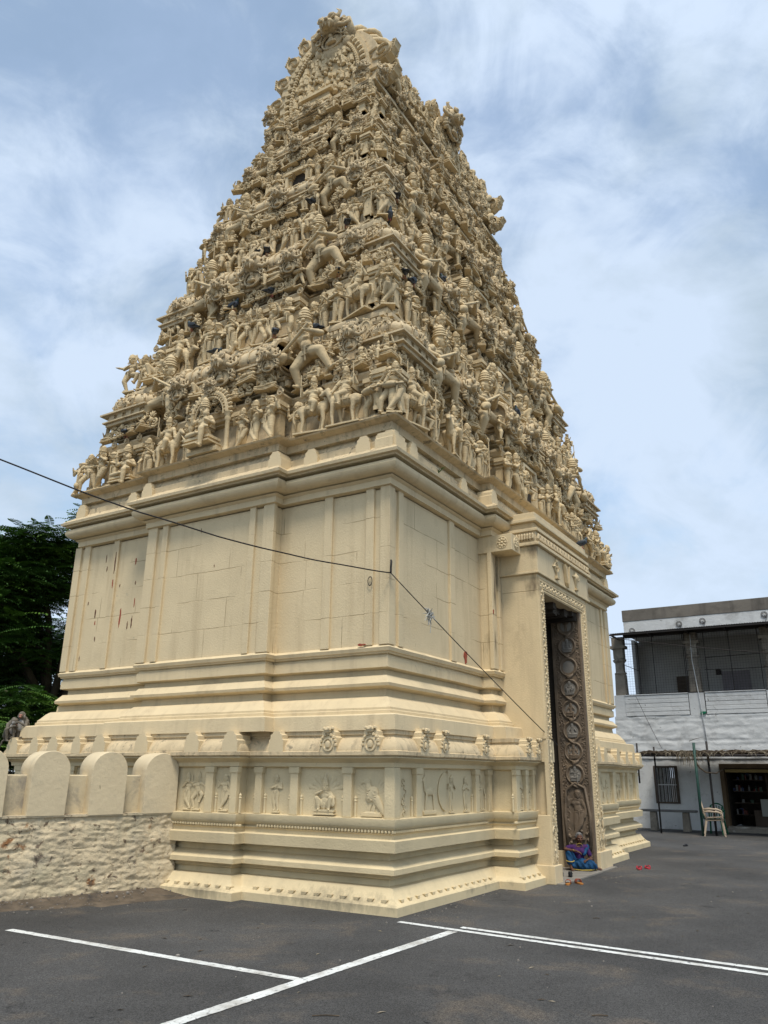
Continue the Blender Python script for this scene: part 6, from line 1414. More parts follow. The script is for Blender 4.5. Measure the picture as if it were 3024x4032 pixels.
for i in range(1900):
    x = r5.uniform(-0.95, 6.0); y = -2.55+r5.random()*2.3; z = 2.24+r5.uniform(0, 0.07); a = r5.uniform(-0.5, 0.5) if r5.random() < 0.75 else r5.uniform(0, PI); l = r5.uniform(0.2, 0.6)
    dx, dy = math.cos(a)*l, math.sin(a)*l; e = r5.uniform(-0.02, 0.06); g.tube([(x, y, z), (x+dx*0.5, y+dy*0.5, z+e), (x+dx, y+dy, z+e-0.03)], [0.008, 0.012, 0.003], 4, mi=(1 if r5.random() < 0.12 else 0))
for i in range(150):
    x = r5.gauss(0.6, 0.22) if i < 70 else r5.uniform(-0.9, 3.5); y = -2.58; l = r5.uniform(0.05, 0.42 if i < 70 else 0.16); dx = r5.uniform(-0.14, 0.14)
    g.tube([(x, y, 2.28), (x+dx*0.6, y-0.04, 2.27-l*0.3), (x+dx, y-0.05, 2.26-l)], [0.007, 0.009, 0.002], 4, mi=(1 if r5.random() < 0.5 else 0))
g.tube([(0.62, -2.5, 2.6), (0.8, -2.52, 2.66), (1.05, -2.5, 2.72)], [0.01, 0.008, 0.002], 4); 
g.box(-0.9, 6.0, -2.5, -0.15, 2.255, 2.275)
obj('thatch', g, [M['thatch'], M['thatch2']], cp)
obj('dried_frond', G().tube([(0.72, -2.6, 2.1), (0.85, -2.6, 1.85), (1.0, -2.55, 1.72), (1.25, -2.4, 1.70), (1.45, -2.2, 1.82)], [0.03, 0.025, 0.02, 0.02, 0.01], 7), M['thatch'], cp, smooth=True)

# stone bench
bn = empty('stone_bench', (BX-1.0, BY, 0)); bn.rotation_euler = (0, 0, -PI/2)
tag(bn, 'long grey stone slab bench on two rough supports under the window', 'bench')
M['benchst'] = mat('grey_bench_stone', (0.15, 0.145, 0.135), 0.8, 0.2, 3.0, 0.3)
bevel(obj('seat', G().box(-1.35, 0.34, -0.18, 0.18, 0.555, 0.62), M['benchst'], bn), 0.012)
for x in (-0.95, 0.02): bevel(obj('support', G().box(x-0.12, x+0.10, -0.15, 0.13, 0, 0.555, taper=0.02), M['pillar'], bn), 0.02)

def plastic_chair(label, loc, rz, mt, group=None):
    """monobloc chair, faces -y"""
    r = empty('plastic_chair', loc, rz); tag(r, label, 'chair', group)
    m = M[mt]
    g = G(); g.rings([[(-0.21, -0.21, 0.42), (0.21, -0.21, 0.42), (0.19, 0.20, 0.40), (-0.19, 0.20, 0.40)], [(-0.22, -0.22, 0.445), (0.22, -0.22, 0.445), (0.20, 0.21, 0.425), (-0.20, 0.21, 0.425)]])
    bevel(obj('seat', g, m, r), 0.01)
    g = G()
    for k in range(5): x = -0.15+k*0.075; g.tube([(x, 0.20, 0.43), (x*1.05, 0.26, 0.62), (x*1.0, 0.29, 0.80-abs(x)*0.25)], [0.014, 0.018, 0.014], 6)
    g.tube([(-0.21, 0.20, 0.43), (-0.22, 0.26, 0.62), (-0.17, 0.29, 0.78), (-0.08, 0.30, 0.835), (0, 0.30, 0.85), (0.08, 0.30, 0.835), (0.17, 0.29, 0.78), (0.22, 0.26, 0.62), (0.21, 0.20, 0.43)], 0.02, 8)
    obj('backrest', g, m, r, smooth=True)
    for sx in (-1, 1):
        obj('arm', G().tube([(sx*0.22, 0.26, 0.64), (sx*0.26, 0.10, 0.66), (sx*0.27, -0.10, 0.65), (sx*0.265, -0.21, 0.61), (sx*0.255, -0.225, 0.50), (sx*0.25, -0.23, 0.42)], [0.018, 0.024, 0.026, 0.022, 0.02, 0.022], 8), m, r, smooth=True)
        obj('leg', G().rings([[(sx*0.21-0.02, -0.23, 0.43), (sx*0.21+0.02, -0.23, 0.43), (sx*0.21+0.02, -0.19, 0.43), (sx*0.21-0.02, -0.19, 0.43)], [(sx*0.255-0.02, -0.27, 0), (sx*0.255+0.02, -0.27, 0), (sx*0.255+0.02, -0.235, 0), (sx*0.255-0.02, -0.235, 0)]][::-1]), m, r)
        obj('leg', G().rings([[(sx*0.19-0.02, 0.18, 0.42), (sx*0.19+0.02, 0.18, 0.42), (sx*0.19+0.02, 0.22, 0.42), (sx*0.19-0.02, 0.22, 0.42)], [(sx*0.24-0.02, 0.28, 0), (sx*0.24+0.02, 0.28, 0), (sx*0.24+0.02, 0.315, 0), (sx*0.24-0.02, 0.315, 0)]][::-1]), m, r)
    return r
M['beige'] = mat('beige_plastic', (0.40, 0.31, 0.22), 0.45, 0.05, 3.0, 0.0); M['greenpl'] = mat('green_plastic', (0.012, 0.10, 0.05), 0.4, 0.1, 3.0, 0.0)
# chair faces right (-y world) : local -y -> world -y
plastic_chair('beige plastic armchair facing the shop, lower of the two nested together', (BX-2.35, BY-1.04, 0), R_(12), 'beige', 'nested beige chairs')
plastic_chair('beige plastic armchair nested on top of the other beige chair', (BX-2.35, BY-1.04, 0.07), R_(12), 'beige', 'nested beige chairs')
plastic_chair('green plastic chair behind the green pole, back of its rest towards the wall', (BX-1.65, BY-0.95, 0), R_(-95), 'greenpl')

# low dark building and cable on the right
def cable(nm, pts, r, label, mt='metal_dark', par=None):
    o = obj(nm, G().tube(pts, r, 6), M[mt], par, smooth=True)
    if label: tag(o, label, 'cable')
    return o
def sag(a, b, s, n=16):
    a, b = Vector(a), Vector(b); return [a.lerp(b, i/n)-Vector((0, 0, s*4*(i/n)*(1-i/n))) for i in range(n+1)]
cable('sagging_cable', [wob(p, 0.01, 3) for p in sag((BX-0.95, BY+1.9, 6.1), (BX-0.95, BY-6.0, 4.9), 0.12)], 0.012, 'thin grey cable slanting across the netted verandah')
cable('sagging_cable', sag((BX-0.15, BY+1.4, 4.2), (BX-2.4, BY+0.2, 2.4), 0.05), 0.008, 'thin cable dropping from the railing to the palm canopy')
cable('sagging_cable', sag((BX-0.1, BY-0.9, 4.95), (BX-0.1, BY-6, 5.0), 0.05), 0.010, 'dark straight cable along the netted verandah, right of the middle pillar')

# ------------------------------------------------------------------ cable over the yard to the tower corner
hook = Vector((0.375, 0.36, 4.27)); far_l = Vector((-4.55, 1.95, 4.55))
c0 = Vector((-6.0, -0.46+0.0, 3.54))
ends = [Vector((-10.8, 3.5, 5.1)), hook]
P1 = [wob(p, 0.012, 2.0) for p in sag((-4.2, 2.60, 4.82), tuple(hook), 0.17, 26)]
P0 = [Vector((-4.2, 2.60, 4.82))+Vector((-4.2, 2.60, 4.82)).__sub__(Vector((-3.9, 2.45, 4.68)))*k*1.5 for k in range(14, 0, -1)]
cb = cable('overhead_cable', [tuple(p) for p in P0]+[tuple(p) for p in P1], 0.009, 'thin black twisted cable from the left to the hook on the tower corner')
obj('cable_loop', G().torus((0.37, 0.70, 4.19), 0.045, 0.006, RY(PI/2), 14, 5, sc=(1.4, 0.8)), M['metal_dark'], cb)
hk = cable('wall_hook', [(0.40, 0.37, 4.46), (0.36, 0.34, 4.44), (0.365, 0.35, 4.36), (0.37, 0.355, 4.30), (0.36, 0.35, 4.26)], 0.014, None); tag(hk, 'small dark wire hook at the corner of the tower wall holding the cable', 'hook')
cable('taut_cable', sag(tuple(hook), (4.30, -0.53, 2.08), 0.03), 0.007, 'thin taut wire from the corner hook down to the doorway jamb')
M['rag'] = mat('pale_frayed_rag', (0.40, 0.40, 0.37), 0.9, 0.1, 8.0, 0.0)
g = G(); r6 = random.Random(4); ctr = hook.lerp(Vector((4.30, -0.53, 2.08)), 0.205)-Vector((0, 0, 0.02))
for k in range(46):
    p = ctr+Vector((r6.gauss(0, 0.03), r6.gauss(0, 0.02), r6.gauss(0, 0.05))); q = p+Vector((r6.gauss(0, 0.05), r6.gauss(0, 0.03), r6.uniform(-0.12, 0.05)))
    g.tube([p, (p+q)/2+Vector((0.01, 0, 0.01)), q], [0.005, 0.007, 0.002], 4)
g.tube([ctr, ctr+Vector((0.03, 0, -0.16)), ctr+Vector((0.01, 0, -0.27))], 0.005, 4)
tag(obj('rag_knot', g, M['rag']), 'frayed pale rag knotted round the slanting wire beside the tower corner', 'rag')
# ------------------------------------------------------------------ dirt, pebbles, litter at the foot of the walls
M['soil'] = mat('brown_grit', (0.13, 0.10, 0.07), 0.95, 0.35, 5.0, 0.8, 60.0, dirt=[((0.05, 0.045, 0.04), 4.0, 0.5, 0.7)])
g = G(); n = 130; v = []; m_ = 9
Wc = Matrix.Translation((-0.10, 3.72, 0)) @ Euler((0, 0, WA)).to_matrix().to_4x4()
for i in range(n+1):
    x = -8.4+8.55*i/n
    for j in range(m_+1):
        t = j/m_; wdt = 0.55+0.22*noise.noise(Vector((x*1.1, 3, 0)))+(0.25 if x > -1.2 else 0)
        p = Wc @ Vector((x, 0.06-wdt*t, 0)); z = 0.085*(1-t)**1.6+0.012*noise.noise(Vector((x*6, t*9, 0)))*(1-t)-0.004*t
        v.append((p.x, p.y, max(z, -0.004)))
k = m_+1; g.add(v, [(i*k+j, i*k+j+1, (i+1)*k+j+1, (i+1)*k+j) for i in range(n) for j in range(m_)])
tag(obj('dirt', g, M['soil'], smooth=True), kind='structure')
g = G(); r7 = random.Random(31)
for i in range(400):
    if i < 300: p = Wc @ Vector((r7.uniform(-6, 0.3), -abs(r7.gauss(0, 0.35)), 0))
    elif i < 330: p = Vector((r7.uniform(0, 3.8), -0.04-abs(r7.gauss(0, 0.10)), 0))
    else: p = Vector((r7.uniform(-5, 6), r7.uniform(-4.5, 3.0), 0))
    if -0.25 < p.x < 12 and p.y > -0.02 and p.y < 8 and i >= 300: continue
    if p.x > -0.2 and p.y > 0.0 and i < 300: continue
    s = r7.uniform(0.004, 0.014) if r7.random() < 0.9 else r7.uniform(0.014, 0.03); d_ = max(0, 0.08-0.12*abs((Wc.inverted() @ p).y)) if i < 300 else 0
    g.ell((p.x, p.y, d_+s*0.3), (s, s*r7.uniform(0.6, 1), s*0.6), RZ(r7.random()*3), seg=6)
M['pebble'] = mat('pale_pebble', (0.22, 0.195, 0.165), 0.9, 0.3, 9.0, 0.1)
tag(obj('pebbles', g, M['pebble']), label='scattered pale grit and pebbles along the foot of the walls', kind='stuff')
g = G()
for i in range(120):
    x, y = r7.uniform(-5.5, 9), r7.uniform(-5, 2.5)
    if -0.3 < x and y > -0.1: continue
    a = r7.random()*6.28; l = r7.uniform(0.012, 0.05); T = Tm(x, y, 0.003, a)
    g.add([(-l, 0, 0), (0, -l*0.3, 0.004), (l, 0, 0.002), (0, l*0.3, 0.006)], [(0, 1, 2, 3)], T, mi=i % 3 == 0)
for x, y, l in ((-3.68, -1.47, 0.10), (-2.6, -3.1, 0.06), (1.3, -1.9, 0.04)): g.tube([(x, y, 0.006), (x+l*0.5, y-l*0.8, 0.01), (x+l, y-l*1.6, 0.006)], 0.004, 4)
tag(obj('leaf_litter', g, [M['thatch'], M['thatch2']]), label='dry leaves and twigs scattered over the dark asphalt', kind='stuff')

# ------------------------------------------------------------------ footwear by the doorway
def sole(L_, w, th, z0=0.0):
    pts = []
    for i in range(24):
        t = 2*PI*i/24; y = math.sin(t)*L_/2; k = 0.5*(1+math.sin(t)); ww = w/2*(0.78+0.22*k-0.16*math.exp(-((y+0.02)/0.05)**2)); pts.append((math.cos(t)*ww*(abs(math.cos(t))**-0.25 if abs(math.cos(t)) > 0.05 else 1), y))
    g = G(); g.rings([[(x, y, z0) for x, y in pts], [(x*1.03, y*1.01, z0+th) for x, y in pts]]); return g
def flipflop(nm, loc, rz, sm, stm, label, grp, style='thong'):
    r = empty(nm, loc, rz); tag(r, label, 'sandal', grp)
    obj('sole', sole(0.25, 0.095, 0.018), M[sm], r)
    g = G()
    if style == 'thong':
        for sx in (-1, 1): g.tube([(0, 0.07, 0.018), (sx*0.018, 0.05, 0.045), (sx*0.040, -0.01, 0.05), (sx*0.044, -0.035, 0.014)], [0.006, 0.009, 0.010, 0.008], 7)
    else:
        for y0 in (0.055, 0.005): g.rings([[(x, y0+dy, z) for x, z in ((-0.048, 0.01), (-0.042, 0.045), (-0.02, 0.065), (0.02, 0.065), (0.042, 0.045), (0.048, 0.01), (0.044, 0.01), (0.038, 0.041), (0.018, 0.060), (-0.018, 0.060), (-0.038, 0.041), (-0.044, 0.01))] for dy in (0, 0.03)])
        g.torus((0, 0.015, 0.066), 0.014, 0.005, None, 10, 5)
    obj('strap', g, M[stm], r, smooth=True)
M['tan'] = mat('tan_leather', (0.42, 0.17, 0.04), 0.6, 0.1, 8.0, 0.1); M['redstrap'] = mat('red_brown_strap', (0.28, 0.05, 0.02), 0.5, 0.1, 8.0, 0.1)
M['pinkred'] = mat('red_rubber', (0.42, 0.03, 0.045), 0.6, 0.1, 8.0, 0.05)
flipflop('sandal', (4.10, -0.64, 0.0), R_(-75), 'tan', 'redstrap', 'tan sandal with red brown straps in front of the threshold, left one of the pair', None, 'strap')
flipflop('sandal', (4.28, -0.76, 0.0), R_(-50), 'tan', 'redstrap', 'tan sandal with red brown straps in front of the threshold, right one of the pair', None, 'strap')
flipflop('flip_flop', (6.88, -1.02, 0.0), R_(-70), 'pinkred', 'pinkred', 'red flip flop on the asphalt right of the doorway, nearer one', None)
flipflop('flip_flop', (7.08, -1.12, 0.0), R_(-62), 'pinkred', 'pinkred', 'red flip flop on the asphalt right of the doorway, farther one', None)
for k, (x, y, rz, lb) in enumerate(((4.83, -0.27, R_(-80), 'black slip-on shoe with a bow on the threshold, farther one'), (4.93, -0.40, R_(-70), 'black slip-on shoe with a bow on the threshold, nearer one'))):
    r = empty('slip_on_shoe', (x, y, 0.018), rz); tag(r, lb, 'shoe')
    obj('sole', sole(0.24, 0.08, 0.014), M['black'], r)
    g = sole(0.24, 0.078, 0.03, 0.012); g.rings([[(math.cos(t)*0.037*q, 0.055+math.sin(t)*0.062*q, 0.04+zz) for t in np.linspace(0, 2*PI, 15)[:-1]] for q, zz in ((1.0, 0), (0.85, 0.02), (0.4, 0.03))]); g.torus((0, -0.02, 0.062 if False else 0.05), 0.034, 0.006, None, 18, 6, sc=(1, 2.4))
    obj('upper', g, M['black'], r, smooth=True); obj('bow', G().ell((-0.014, 0.03, 0.07), (0.016, 0.006, 0.009), seg=8).ell((0.014, 0.03, 0.07), (0.016, 0.006, 0.009), seg=8), M['black'], r)
o = obj('dark_scrap', G().tube([(0, 0, 0.01), (0.08, -0.05, 0.03), (0.18, -0.06, 0.012)], [0.02, 0.03, 0.01], 7), M['black'], None, Mx=Tm(12.5, -0.65, 0)); tag(o, 'small dark scrap lying on the asphalt at the far end of the tower', 'scrap')

# ------------------------------------------------------------------ pigeons on the ledges
M['pig'] = mat('slate_feather', (0.075, 0.085, 0.105), 0.55, 0.25, 20.0, 0.1); M['pigd'] = mat('dark_feather', (0.025, 0.03, 0.035), 0.5, 0.2, 20.0, 0.1); M['iri'] = mat('green_neck', (0.02, 0.09, 0.06), 0.35, 0.2, 20.0, 0.1); M['beak'] = mat('horn_beak', (0.12, 0.09, 0.07), 0.6, 0.1, 9.0, 0.0); M['pinkleg'] = mat('red_feet', (0.35, 0.07, 0.06), 0.6, 0.1, 9.0, 0.0)
def pigeon_proto():
    """faces +x, stands on z=0, about .32 long"""
    r = empty('pigeon')
    g = G(); g.ell((0, 0, 0.12), (0.10, 0.055, 0.062), RY(-0.35), seg=14); g.ell((0.06, 0, 0.15), (0.055, 0.048, 0.055), seg=12); g.cap((0.075, 0, 0.17), (0.095, 0, 0.215), 0.036, 0.026, 10); g.ell((0.10, 0, 0.228), (0.030, 0.025, 0.027), seg=12)
    g.cap((-0.06, 0, 0.10), (-0.14, 0, 0.07), 0.04, 0.02, 8)
    me = fuse(g, 'pigeon', 0.008).mesh('body', M['pig'], True); link('body', me, r)
    for sx in (-1, 1):
        w = G(); w.ell((-0.02, sx*0.050, 0.125), (0.105, 0.014, 0.045), RY(-0.28), seg=12); w.cap((-0.08, sx*0.04, 0.10), (-0.17, sx*0.014, 0.065), 0.016, 0.008, 7); obj('wing', w, M['pigd'], r, smooth=True)
        w = G(); w.tube([(0.01, sx*0.022, 0.07), (0.012, sx*0.022, 0.0)], 0.005, 5); [w.tube([(0.012, sx*0.022, 0.004), (0.012+math.cos(q)*0.03, sx*0.022+math.sin(q)*0.03, 0.003)], 0.003, 4) for q in (-0.6, 0, 0.6, PI)]; obj('leg', w, M['pinkleg'], r)
    w = G(); w.box(-0.20, -0.10, -0.022, 0.022, 0.058, 0.066, Tm(0, 0, 0.0, ry=-0.12)); obj('tail', w, M['pigd'], r)
    w = G(); w.torus((0.086, 0, 0.195), 0.026, 0.010, RY(0.5), 12, 6); obj('neck', w, M['iri'], r, smooth=True)
    w = G(); w.lathe([(0.007, 0), (0.004, 0.018), (0, 0.026)], 7, Tm(0.127, 0, 0.226, ry=PI/2)); obj('beak', w, M['beak'], r)
    return r
PIG = [('L', 0.424, 10.09), ('L', 0.589, 10.09), ('L', 0.80, 10.09), ('L', 0.596, 8.95), ('L', 0.253, 8.95), ('L', 0.37, 8.95), ('L', 0.268, 11.35), ('L', 0.541, 11.35), ('L', 0.171, 10.09), ('R', 0.066, 10.09), ('R', 0.098, 10.09), ('R', 0.289, 11.35), ('R', 0.513, 8.95), ('R', 0.72, 8.95), ('L', 0.883, 7.74), ('L', 0.322, 12.3), ('L', 0.154, 11.35), ('L', 0.30, 11.35), ('L', 0.51, 11.35), ('R', 0.069, 12.3), ('R', 0.03, 11.35)]
PT = {7.74: 'first carved tier', 8.95: 'ledge above the first tier', 10.09: 'eave of the second tier', 11.35: 'ledge above the second tier', 12.3: 'eave of the third tier'}
pp = pigeon_proto()
def dupt(root):
    r = root.copy(); COL.objects.link(r)
    for c in root.children: q = c.copy(); COL.objects.link(q); q.parent = r
    return r
kids = {}
order = {}
for side in 'LR':
    for zt in sorted(set(z for s, f, z in PIG if s == side)):
        for n_, (s, f, z) in enumerate(sorted([p for p in PIG if p[0] == side and p[2] == zt], key=lambda p: -p[1] if side == 'L' else p[1])): order[(s, f, z)] = (n_, len([p for p in PIG if p[0] == side and p[2] == zt]))
ORD = ['leftmost', 'second from the left', 'third from the left', 'fourth from the left', 'fifth from the left', 'sixth from the left', 'seventh']
for i, (s, f, z) in enumerate(PIG):
    o = pp if i == 0 else dupt(pp)
    x, y, rz = face(s, f, z, -0.01 if z in (8.95, 11.35) else 0.02)
    zz = z+(0.0 if z in (8.95, 11.35) else -0.02*2)
    o.location = (x, y, zz); o.rotation_euler = (0, 0, rz+random.uniform(-1.6, 1.6)+PI/2*random.choice((0, 1, 2)))
    k, n_ = order[(s, f, z)]
    tag(o, 'dark pigeon on the %s, %s face%s' % (PT[z], 'short left' if s == 'L' else 'doorway', (', '+ORD[k]) if n_ > 1 else ''), 'pigeon', 'pigeons perched on the tower')
o = dupt(pp); o.location = (6.98, -0.50, 6.062); o.rotation_euler = (0, 0, -1.2); tag(o, 'pigeon on the ledge just above the right end of the doorway lintel', 'pigeon', 'pigeons perched on the tower')
o.location = (6.70, -0.46, 6.062)

# ------------------------------------------------------------------ two monkeys huddled on the plinth cornice
M['fur'] = mat('grey_brown_fur', (0.17, 0.145, 0.11), 0.95, 0.3, 18.0, 0.9, 90.0); M['furpale'] = mat('pale_belly_fur', (0.34, 0.32, 0.29), 0.95, 0.2, 18.0, 0.8, 90.0); M['mface'] = mat('pink_monkey_face', (0.38, 0.17, 0.12), 0.7, 0.15, 20.0, 0.1); M['rust'] = mat('russet_fur', (0.20, 0.075, 0.03), 0.95, 0.3, 18.0, 0.8, 90.0)
def monkey(loc, rz, label, face_to=0.0, arms_fwd=True, hunch=0.0, tail=True, scale=1.0):
    r = empty('macaque_monkey', loc, rz); r.scale = (scale,)*3; tag(r, label, 'monkey', None)
    g = G()
    g.ell((0, 0.06, 0.11), (0.11, 0.12, 0.11), seg=14); g.ell((0, 0.02, 0.22), (0.095, 0.10, 0.12), RX(0.3), seg=14); g.ell((0, -0.04, 0.31), (0.085, 0.08, 0.08), seg=14); g.cap((0, -0.05, 0.34), (0, -0.08, 0.38), 0.05, 0.045, 10)
    hd = Vector((0.0, -0.11+hunch*-0.04, 0.405-hunch*0.05)); g.ell(hd, (0.058, 0.062, 0.058), seg=14); Hm = Matrix.Translation(hd) @ Euler((0.25+hunch*0.5, 0, face_to)).to_matrix().to_4x4()
    g.ell((0, -0.045, -0.022), (0.030, 0.036, 0.028), seg=12, Mx=Hm)
    for sx in (-1, 1):
        g.ell((sx*0.058, 0.005, 0.0), (0.012, 0.016, 0.022), seg=8, Mx=Hm); g.ell((sx*0.042, -0.01, -0.02), (0.026, 0.03, 0.036), seg=8, Mx=Hm)
        g.cap((sx*0.08, -0.04, 0.30), (sx*0.11, -0.15, 0.21), 0.032, 0.025, 9); g.cap((sx*0.11, -0.15, 0.21), (sx*0.035, -0.20, 0.26), 0.024, 0.017, 9)
        for q in range(4): g.cap((sx*0.03+sx*0.004*q, -0.205, 0.25+q*0.010), (sx*0.0, -0.225, 0.255+q*0.010), 0.0065, 0.005, 6)
        g.cap((sx*0.03, -0.2, 0.25), (sx*0.02, -0.21, 0.285), 0.006, 0.005, 6)
        g.cap((sx*0.075, 0.02, 0.10), (sx*0.115, -0.14, 0.20), 0.055, 0.036, 10); g.cap((sx*0.115, -0.14, 0.20), (sx*0.085, -0.13, 0.03), 0.034, 0.02, 9); g.cap((sx*0.085, -0.12, 0.018), (sx*0.075, -0.21, 0.014), 0.018, 0.014, 8)
        for q in range(4): g.cap((sx*(0.062+0.009*q), -0.21, 0.013), (sx*(0.058+0.012*q), -0.245, 0.010), 0.006, 0.005, 6)
    if tail: g.tube([(0.0, 0.14, 0.06), (-0.06, 0.24, 0.02), (-0.10, 0.28, -0.15), (-0.09, 0.27, -0.38), (-0.13, 0.28, -0.55)], [0.022, 0.018, 0.015, 0.013, 0.008], 8)
    link('body', fuse(g, 'monkey', 0.0085).mesh('body', M['fur'], True), r)
    f = G(); f.ell((0, -0.050, -0.002), (0.034, 0.016, 0.024), seg=12, Mx=Hm); f.ell((0, -0.070, -0.024), (0.025, 0.018, 0.021), seg=12, Mx=Hm)
    fo = obj('face', f, M['mface'], r, smooth=True); e = G()
    for sx in (-1, 1): e.ell((sx*0.015, -0.065, 0.004), (0.0055, 0.004, 0.005), seg=8, Mx=Hm)
    e.ell((0, -0.089, -0.030), (0.013, 0.003, 0.0025), seg=8, Mx=Hm); obj('eye', e, M['black'], fo, smooth=True)
    f = G(); f.ell((0, -0.11, 0.22), (0.07, 0.035, 0.10), seg=12); [f.ell((sx*0.05, -0.012, -0.028), (0.020, 0.026, 0.034), seg=8, Mx=Hm) for sx in (-1, 1)]; obj('pale_fur', f, M['furpale'], r, smooth=True)
    return r
monkey((0.24, 7.93, 2.135), R_(-62), 'pink faced grey monkey looking out, right one of the huddled pair', face_to=0.0, tail=False)
monkey((0.12, 8.09, 2.075), R_(-20), 'hunched grey monkey hiding its face, left one of the huddled pair', face_to=1.2, hunch=1.0)
o = None

# ------------------------------------------------------------------ the woman sitting in the doorway
M['skin'] = mat('brown_skin', (0.115, 0.052, 0.030), 0.6, 0.12, 12.0, 0.15, 60.0); M['blouse'] = mat('purple_blouse', (0.05, 0.012, 0.08), 0.8, 0.15, 14.0, 0.2, 60.0); M['saree'] = mat('blue_saree', (0.006, 0.05, 0.125), 0.75, 0.3, 7.0, 0.3, 30.0)
M['gold'] = mat('gold_border', (0.50, 0.36, 0.08), 0.5, 0.15, 40.0, 0.2); M['hair'] = mat('grey_hair', (0.17, 0.16, 0.15), 0.8, 0.3, 30.0, 0.5, 90.0)
wm = empty('person', (6.0, -0.20, 0.018), R_(-62)); wm.scale = (0.86, 0.86, 0.86)
tag(wm, 'elderly woman in purple blouse and blue saree sitting on the threshold, one knee raised', 'person')
g = G()
hd = Vector((0.035, -0.02, 0.60))
g.ell((0, 0.03, 0.12), (0.15, 0.12, 0.11), seg=16); g.ell((0.0, 0.03, 0.26), (0.12, 0.095, 0.14), seg=16); g.ell((0.01, 0.01, 0.38), (0.14, 0.09, 0.09), seg=16)
g.cap((-0.12, 0.01, 0.425), (0.14, 0.01, 0.43), 0.05, 0.05, 10); g.cap((0.01, 0.0, 0.44), (0.03, -0.01, 0.53), 0.043, 0.040, 10)
Hm = Matrix.Translation(hd) @ Euler((0.12, 0, 0.12)).to_matrix().to_4x4()
g.ell((0, 0.01, 0.02), (0.070, 0.082, 0.088), seg=18, Mx=Hm); g.ell((0, -0.028, -0.035), (0.052, 0.052, 0.058), seg=16, Mx=Hm); g.ell((0, -0.045, -0.078), (0.024, 0.024, 0.020), seg=10, Mx=Hm)
g.cap((0, -0.082, 0.006), (0, -0.094, -0.022), 0.010, 0.015, 8, Mx=Hm); g.ell((0, -0.072, -0.050), (0.025, 0.014, 0.011), seg=10, Mx=Hm)
for sx in (-1, 1):
    g.ell((sx*0.072, 0.01, -0.008), (0.010, 0.018, 0.028), seg=8, Mx=Hm); g.ell((sx*0.036, -0.066, -0.018), (0.022, 0.018, 0.016), seg=10, Mx=Hm); g.cap((sx*0.014, -0.080, 0.020), (sx*0.045, -0.070, 0.022), 0.008, 0.007, 6, Mx=Hm)
def wleg(hip, kn, an, toe):
    g.cap(hip, kn, 0.080, 0.058, 12); g.cap(kn, an, 0.056, 0.034, 12); g.cap(an, toe, 0.032, 0.022, 10)
    d = (Vector(toe)-Vector(an)).normalized(); x = d.cross(Vector((0, 0, 1))).normalized()
    for q in range(5): a = Vector(toe)+x*(q-2)*0.013+Vector((0, 0, -0.006)); g.cap(a, a+d*(0.026-0.003*abs(q-1)), 0.0085-0.0008*q, 0.0065, 6)
wleg((-0.09, 0.0, 0.11), (-0.215, -0.13, 0.34), (-0.19, -0.19, 0.045), (-0.18, -0.30, 0.024))
wleg((0.09, 0.0, 0.10), (0.20, -0.26, 0.12), (0.31, -0.12, 0.05), (0.41, -0.15, 0.028))
def warm(sh, el, wr, dirh, curl, side):
    g.cap(sh, el, 0.043, 0.032, 10); g.cap(el, wr, 0.032, 0.021, 10)
    d = Vector(dirh).normalized(); w = Vector(wr); up = Vector(curl); x = d.cross(up).normalized()
    P_c = w+d*0.045; g.ell(P_c, (0.036, 0.040, 0.016), Matrix((x, d, up)).transposed(), seg=12)
    ls = (0.030, 0.036, 0.033, 0.026)
    for q in range(4):
        a = w+d*0.072+x*(q-1.5)*0.019; b = a+d*ls[q]*0.9-up*0.006; c = b+d*ls[q]*0.55-up*0.020
        g.cap(a, b, 0.0095, 0.0085, 7); g.cap(b, c, 0.0085, 0.007, 7)
    a = w+d*0.020-x*side*0.030; b = a+d*0.026-x*side*0.020-up*0.006; c = b+d*0.024-x*side*0.004; g.cap(a, b, 0.0105, 0.0095, 7); g.cap(b, c, 0.0095, 0.0075, 7)
warm((-0.155, 0.0, 0.425), (-0.29, -0.14, 0.40), (-0.08, -0.24, 0.375), (0.9, -0.1, -0.35), (0.3, -0.25, 0.9), 1)
warm((0.165, 0.01, 0.425), (0.25, -0.03, 0.20), (0.15, -0.22, 0.215), (-0.7, -0.5, -0.2), (0, 0, 1), -1)
body = link('body', fuse(g, 'woman', 0.0075).mesh('body', M['skin'], True), wm)
# far hand flat on the ground beside the raised knee is the resting forearm in the photograph: blouse
b_ = G(); b_.ell((0.0, 0.03, 0.27), (0.130, 0.105, 0.14), seg=16); b_.ell((0.01, 0.012, 0.37), (0.150, 0.100, 0.095), seg=16); b_.cap((-0.125, 0.01, 0.42), (0.145, 0.01, 0.425), 0.058, 0.058, 12)
b_.cap((-0.155, 0.0, 0.425), (-0.235, -0.085, 0.412), 0.056, 0.050, 12); b_.cap((0.165, 0.01, 0.425), (0.225, -0.018, 0.29), 0.056, 0.048, 12); b_.ell((-0.05, -0.065, 0.345), 0.058, seg=10); b_.ell((0.07, -0.065, 0.345), 0.058, seg=10)
link('blouse', fuse(b_, 'blouse', 0.009).mesh('blouse', M['blouse'], True), wm)
s_ = G(); s_.ell((0, 0.03, 0.11), (0.185, 0.15, 0.125), seg=16); s_.cap((-0.09, 0.0, 0.12), (-0.212, -0.125, 0.325), 0.098, 0.078, 12); s_.cap((-0.212, -0.125, 0.325), (-0.20, -0.165, 0.16), 0.078, 0.072, 12)
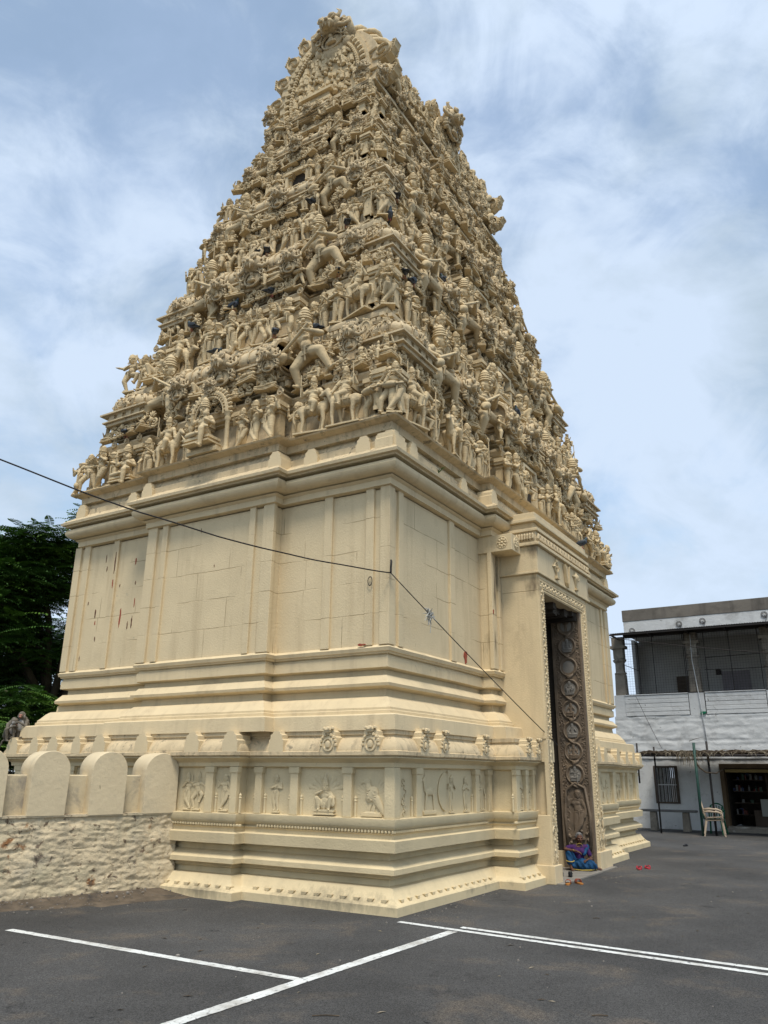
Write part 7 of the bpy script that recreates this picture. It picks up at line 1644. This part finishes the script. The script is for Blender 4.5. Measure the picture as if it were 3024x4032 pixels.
s_.cap((0.09, 0.0, 0.11), (0.20, -0.25, 0.13), 0.10, 0.082, 12); s_.cap((0.20, -0.26, 0.125), (0.29, -0.16, 0.07), 0.078, 0.060, 12); s_.cap((-0.14, -0.14, 0.10), (0.18, -0.26, 0.09), 0.085, 0.075, 12); s_.cap((0.10, -0.10, 0.30), (0.20, 0.02, 0.44), 0.035, 0.045, 10); s_.ell((0.04, -0.17, 0.12), (0.17, 0.13, 0.11), seg=14)
ss = fuse(s_, 'saree', 0.010)
V_ = np.concatenate(ss.v); V_ = np.array([Vector(p)+Vector((0, 0, 1))*0.008*math.sin(p[0]*70+p[1]*45)+Vector((0, -0.008*math.sin(p[0]*55+p[2]*40), 0)) for p in V_]); V_[:, 2] = np.maximum(V_[:, 2], 0.002); ss.v = [V_]
so = link('saree', ss.mesh('saree', M['saree'], True), wm)
gb = G(); gb.torus((-0.20, -0.165, 0.185), 0.076, 0.010, RX(0.2), 22, 6); gb.torus((0.295, -0.155, 0.068), 0.060, 0.010, RY(1.2), 20, 6); gb.tube([(-0.18, -0.215, 0.03), (0.0, -0.30, 0.02), (0.18, -0.335, 0.03), (0.27, -0.22, 0.03)], 0.010, 6); obj('gold_border', gb, M['gold'], so, smooth=True)
h_ = G(); h_.ell((0, 0.022, 0.034), (0.078, 0.082, 0.086), seg=18, Mx=Hm); h_.ell((0.03, 0.095, 0.0), (0.04, 0.035, 0.04), seg=12, Mx=Hm)
for sx in (-1, 1): h_.cap((sx*0.03, -0.035, 0.09), (sx*0.074, 0.01, 0.02), 0.018, 0.014, 8, Mx=Hm)
link('hair', fuse(h_, 'hair', 0.007).mesh('hair', M['hair'], True), wm)
e_ = G()
for sx in (-1, 1): e_.ell((sx*0.028, -0.073, 0.004), (0.011, 0.006, 0.006), seg=8, Mx=Hm)
obj('eye', e_, M['black'], wm, smooth=True)
n_ = G(); n_.torus((0.02, -0.03, 0.42), 0.085, 0.005, RX(-0.9), 26, 5, sc=(0.85, 1.35)); obj('necklace', n_, M['gold'], wm, smooth=True)
obj('bangle', G().torus((-0.13, -0.215, 0.383), 0.026, 0.004, RY(1.2), 14, 5), M['gold'], wm, smooth=True)
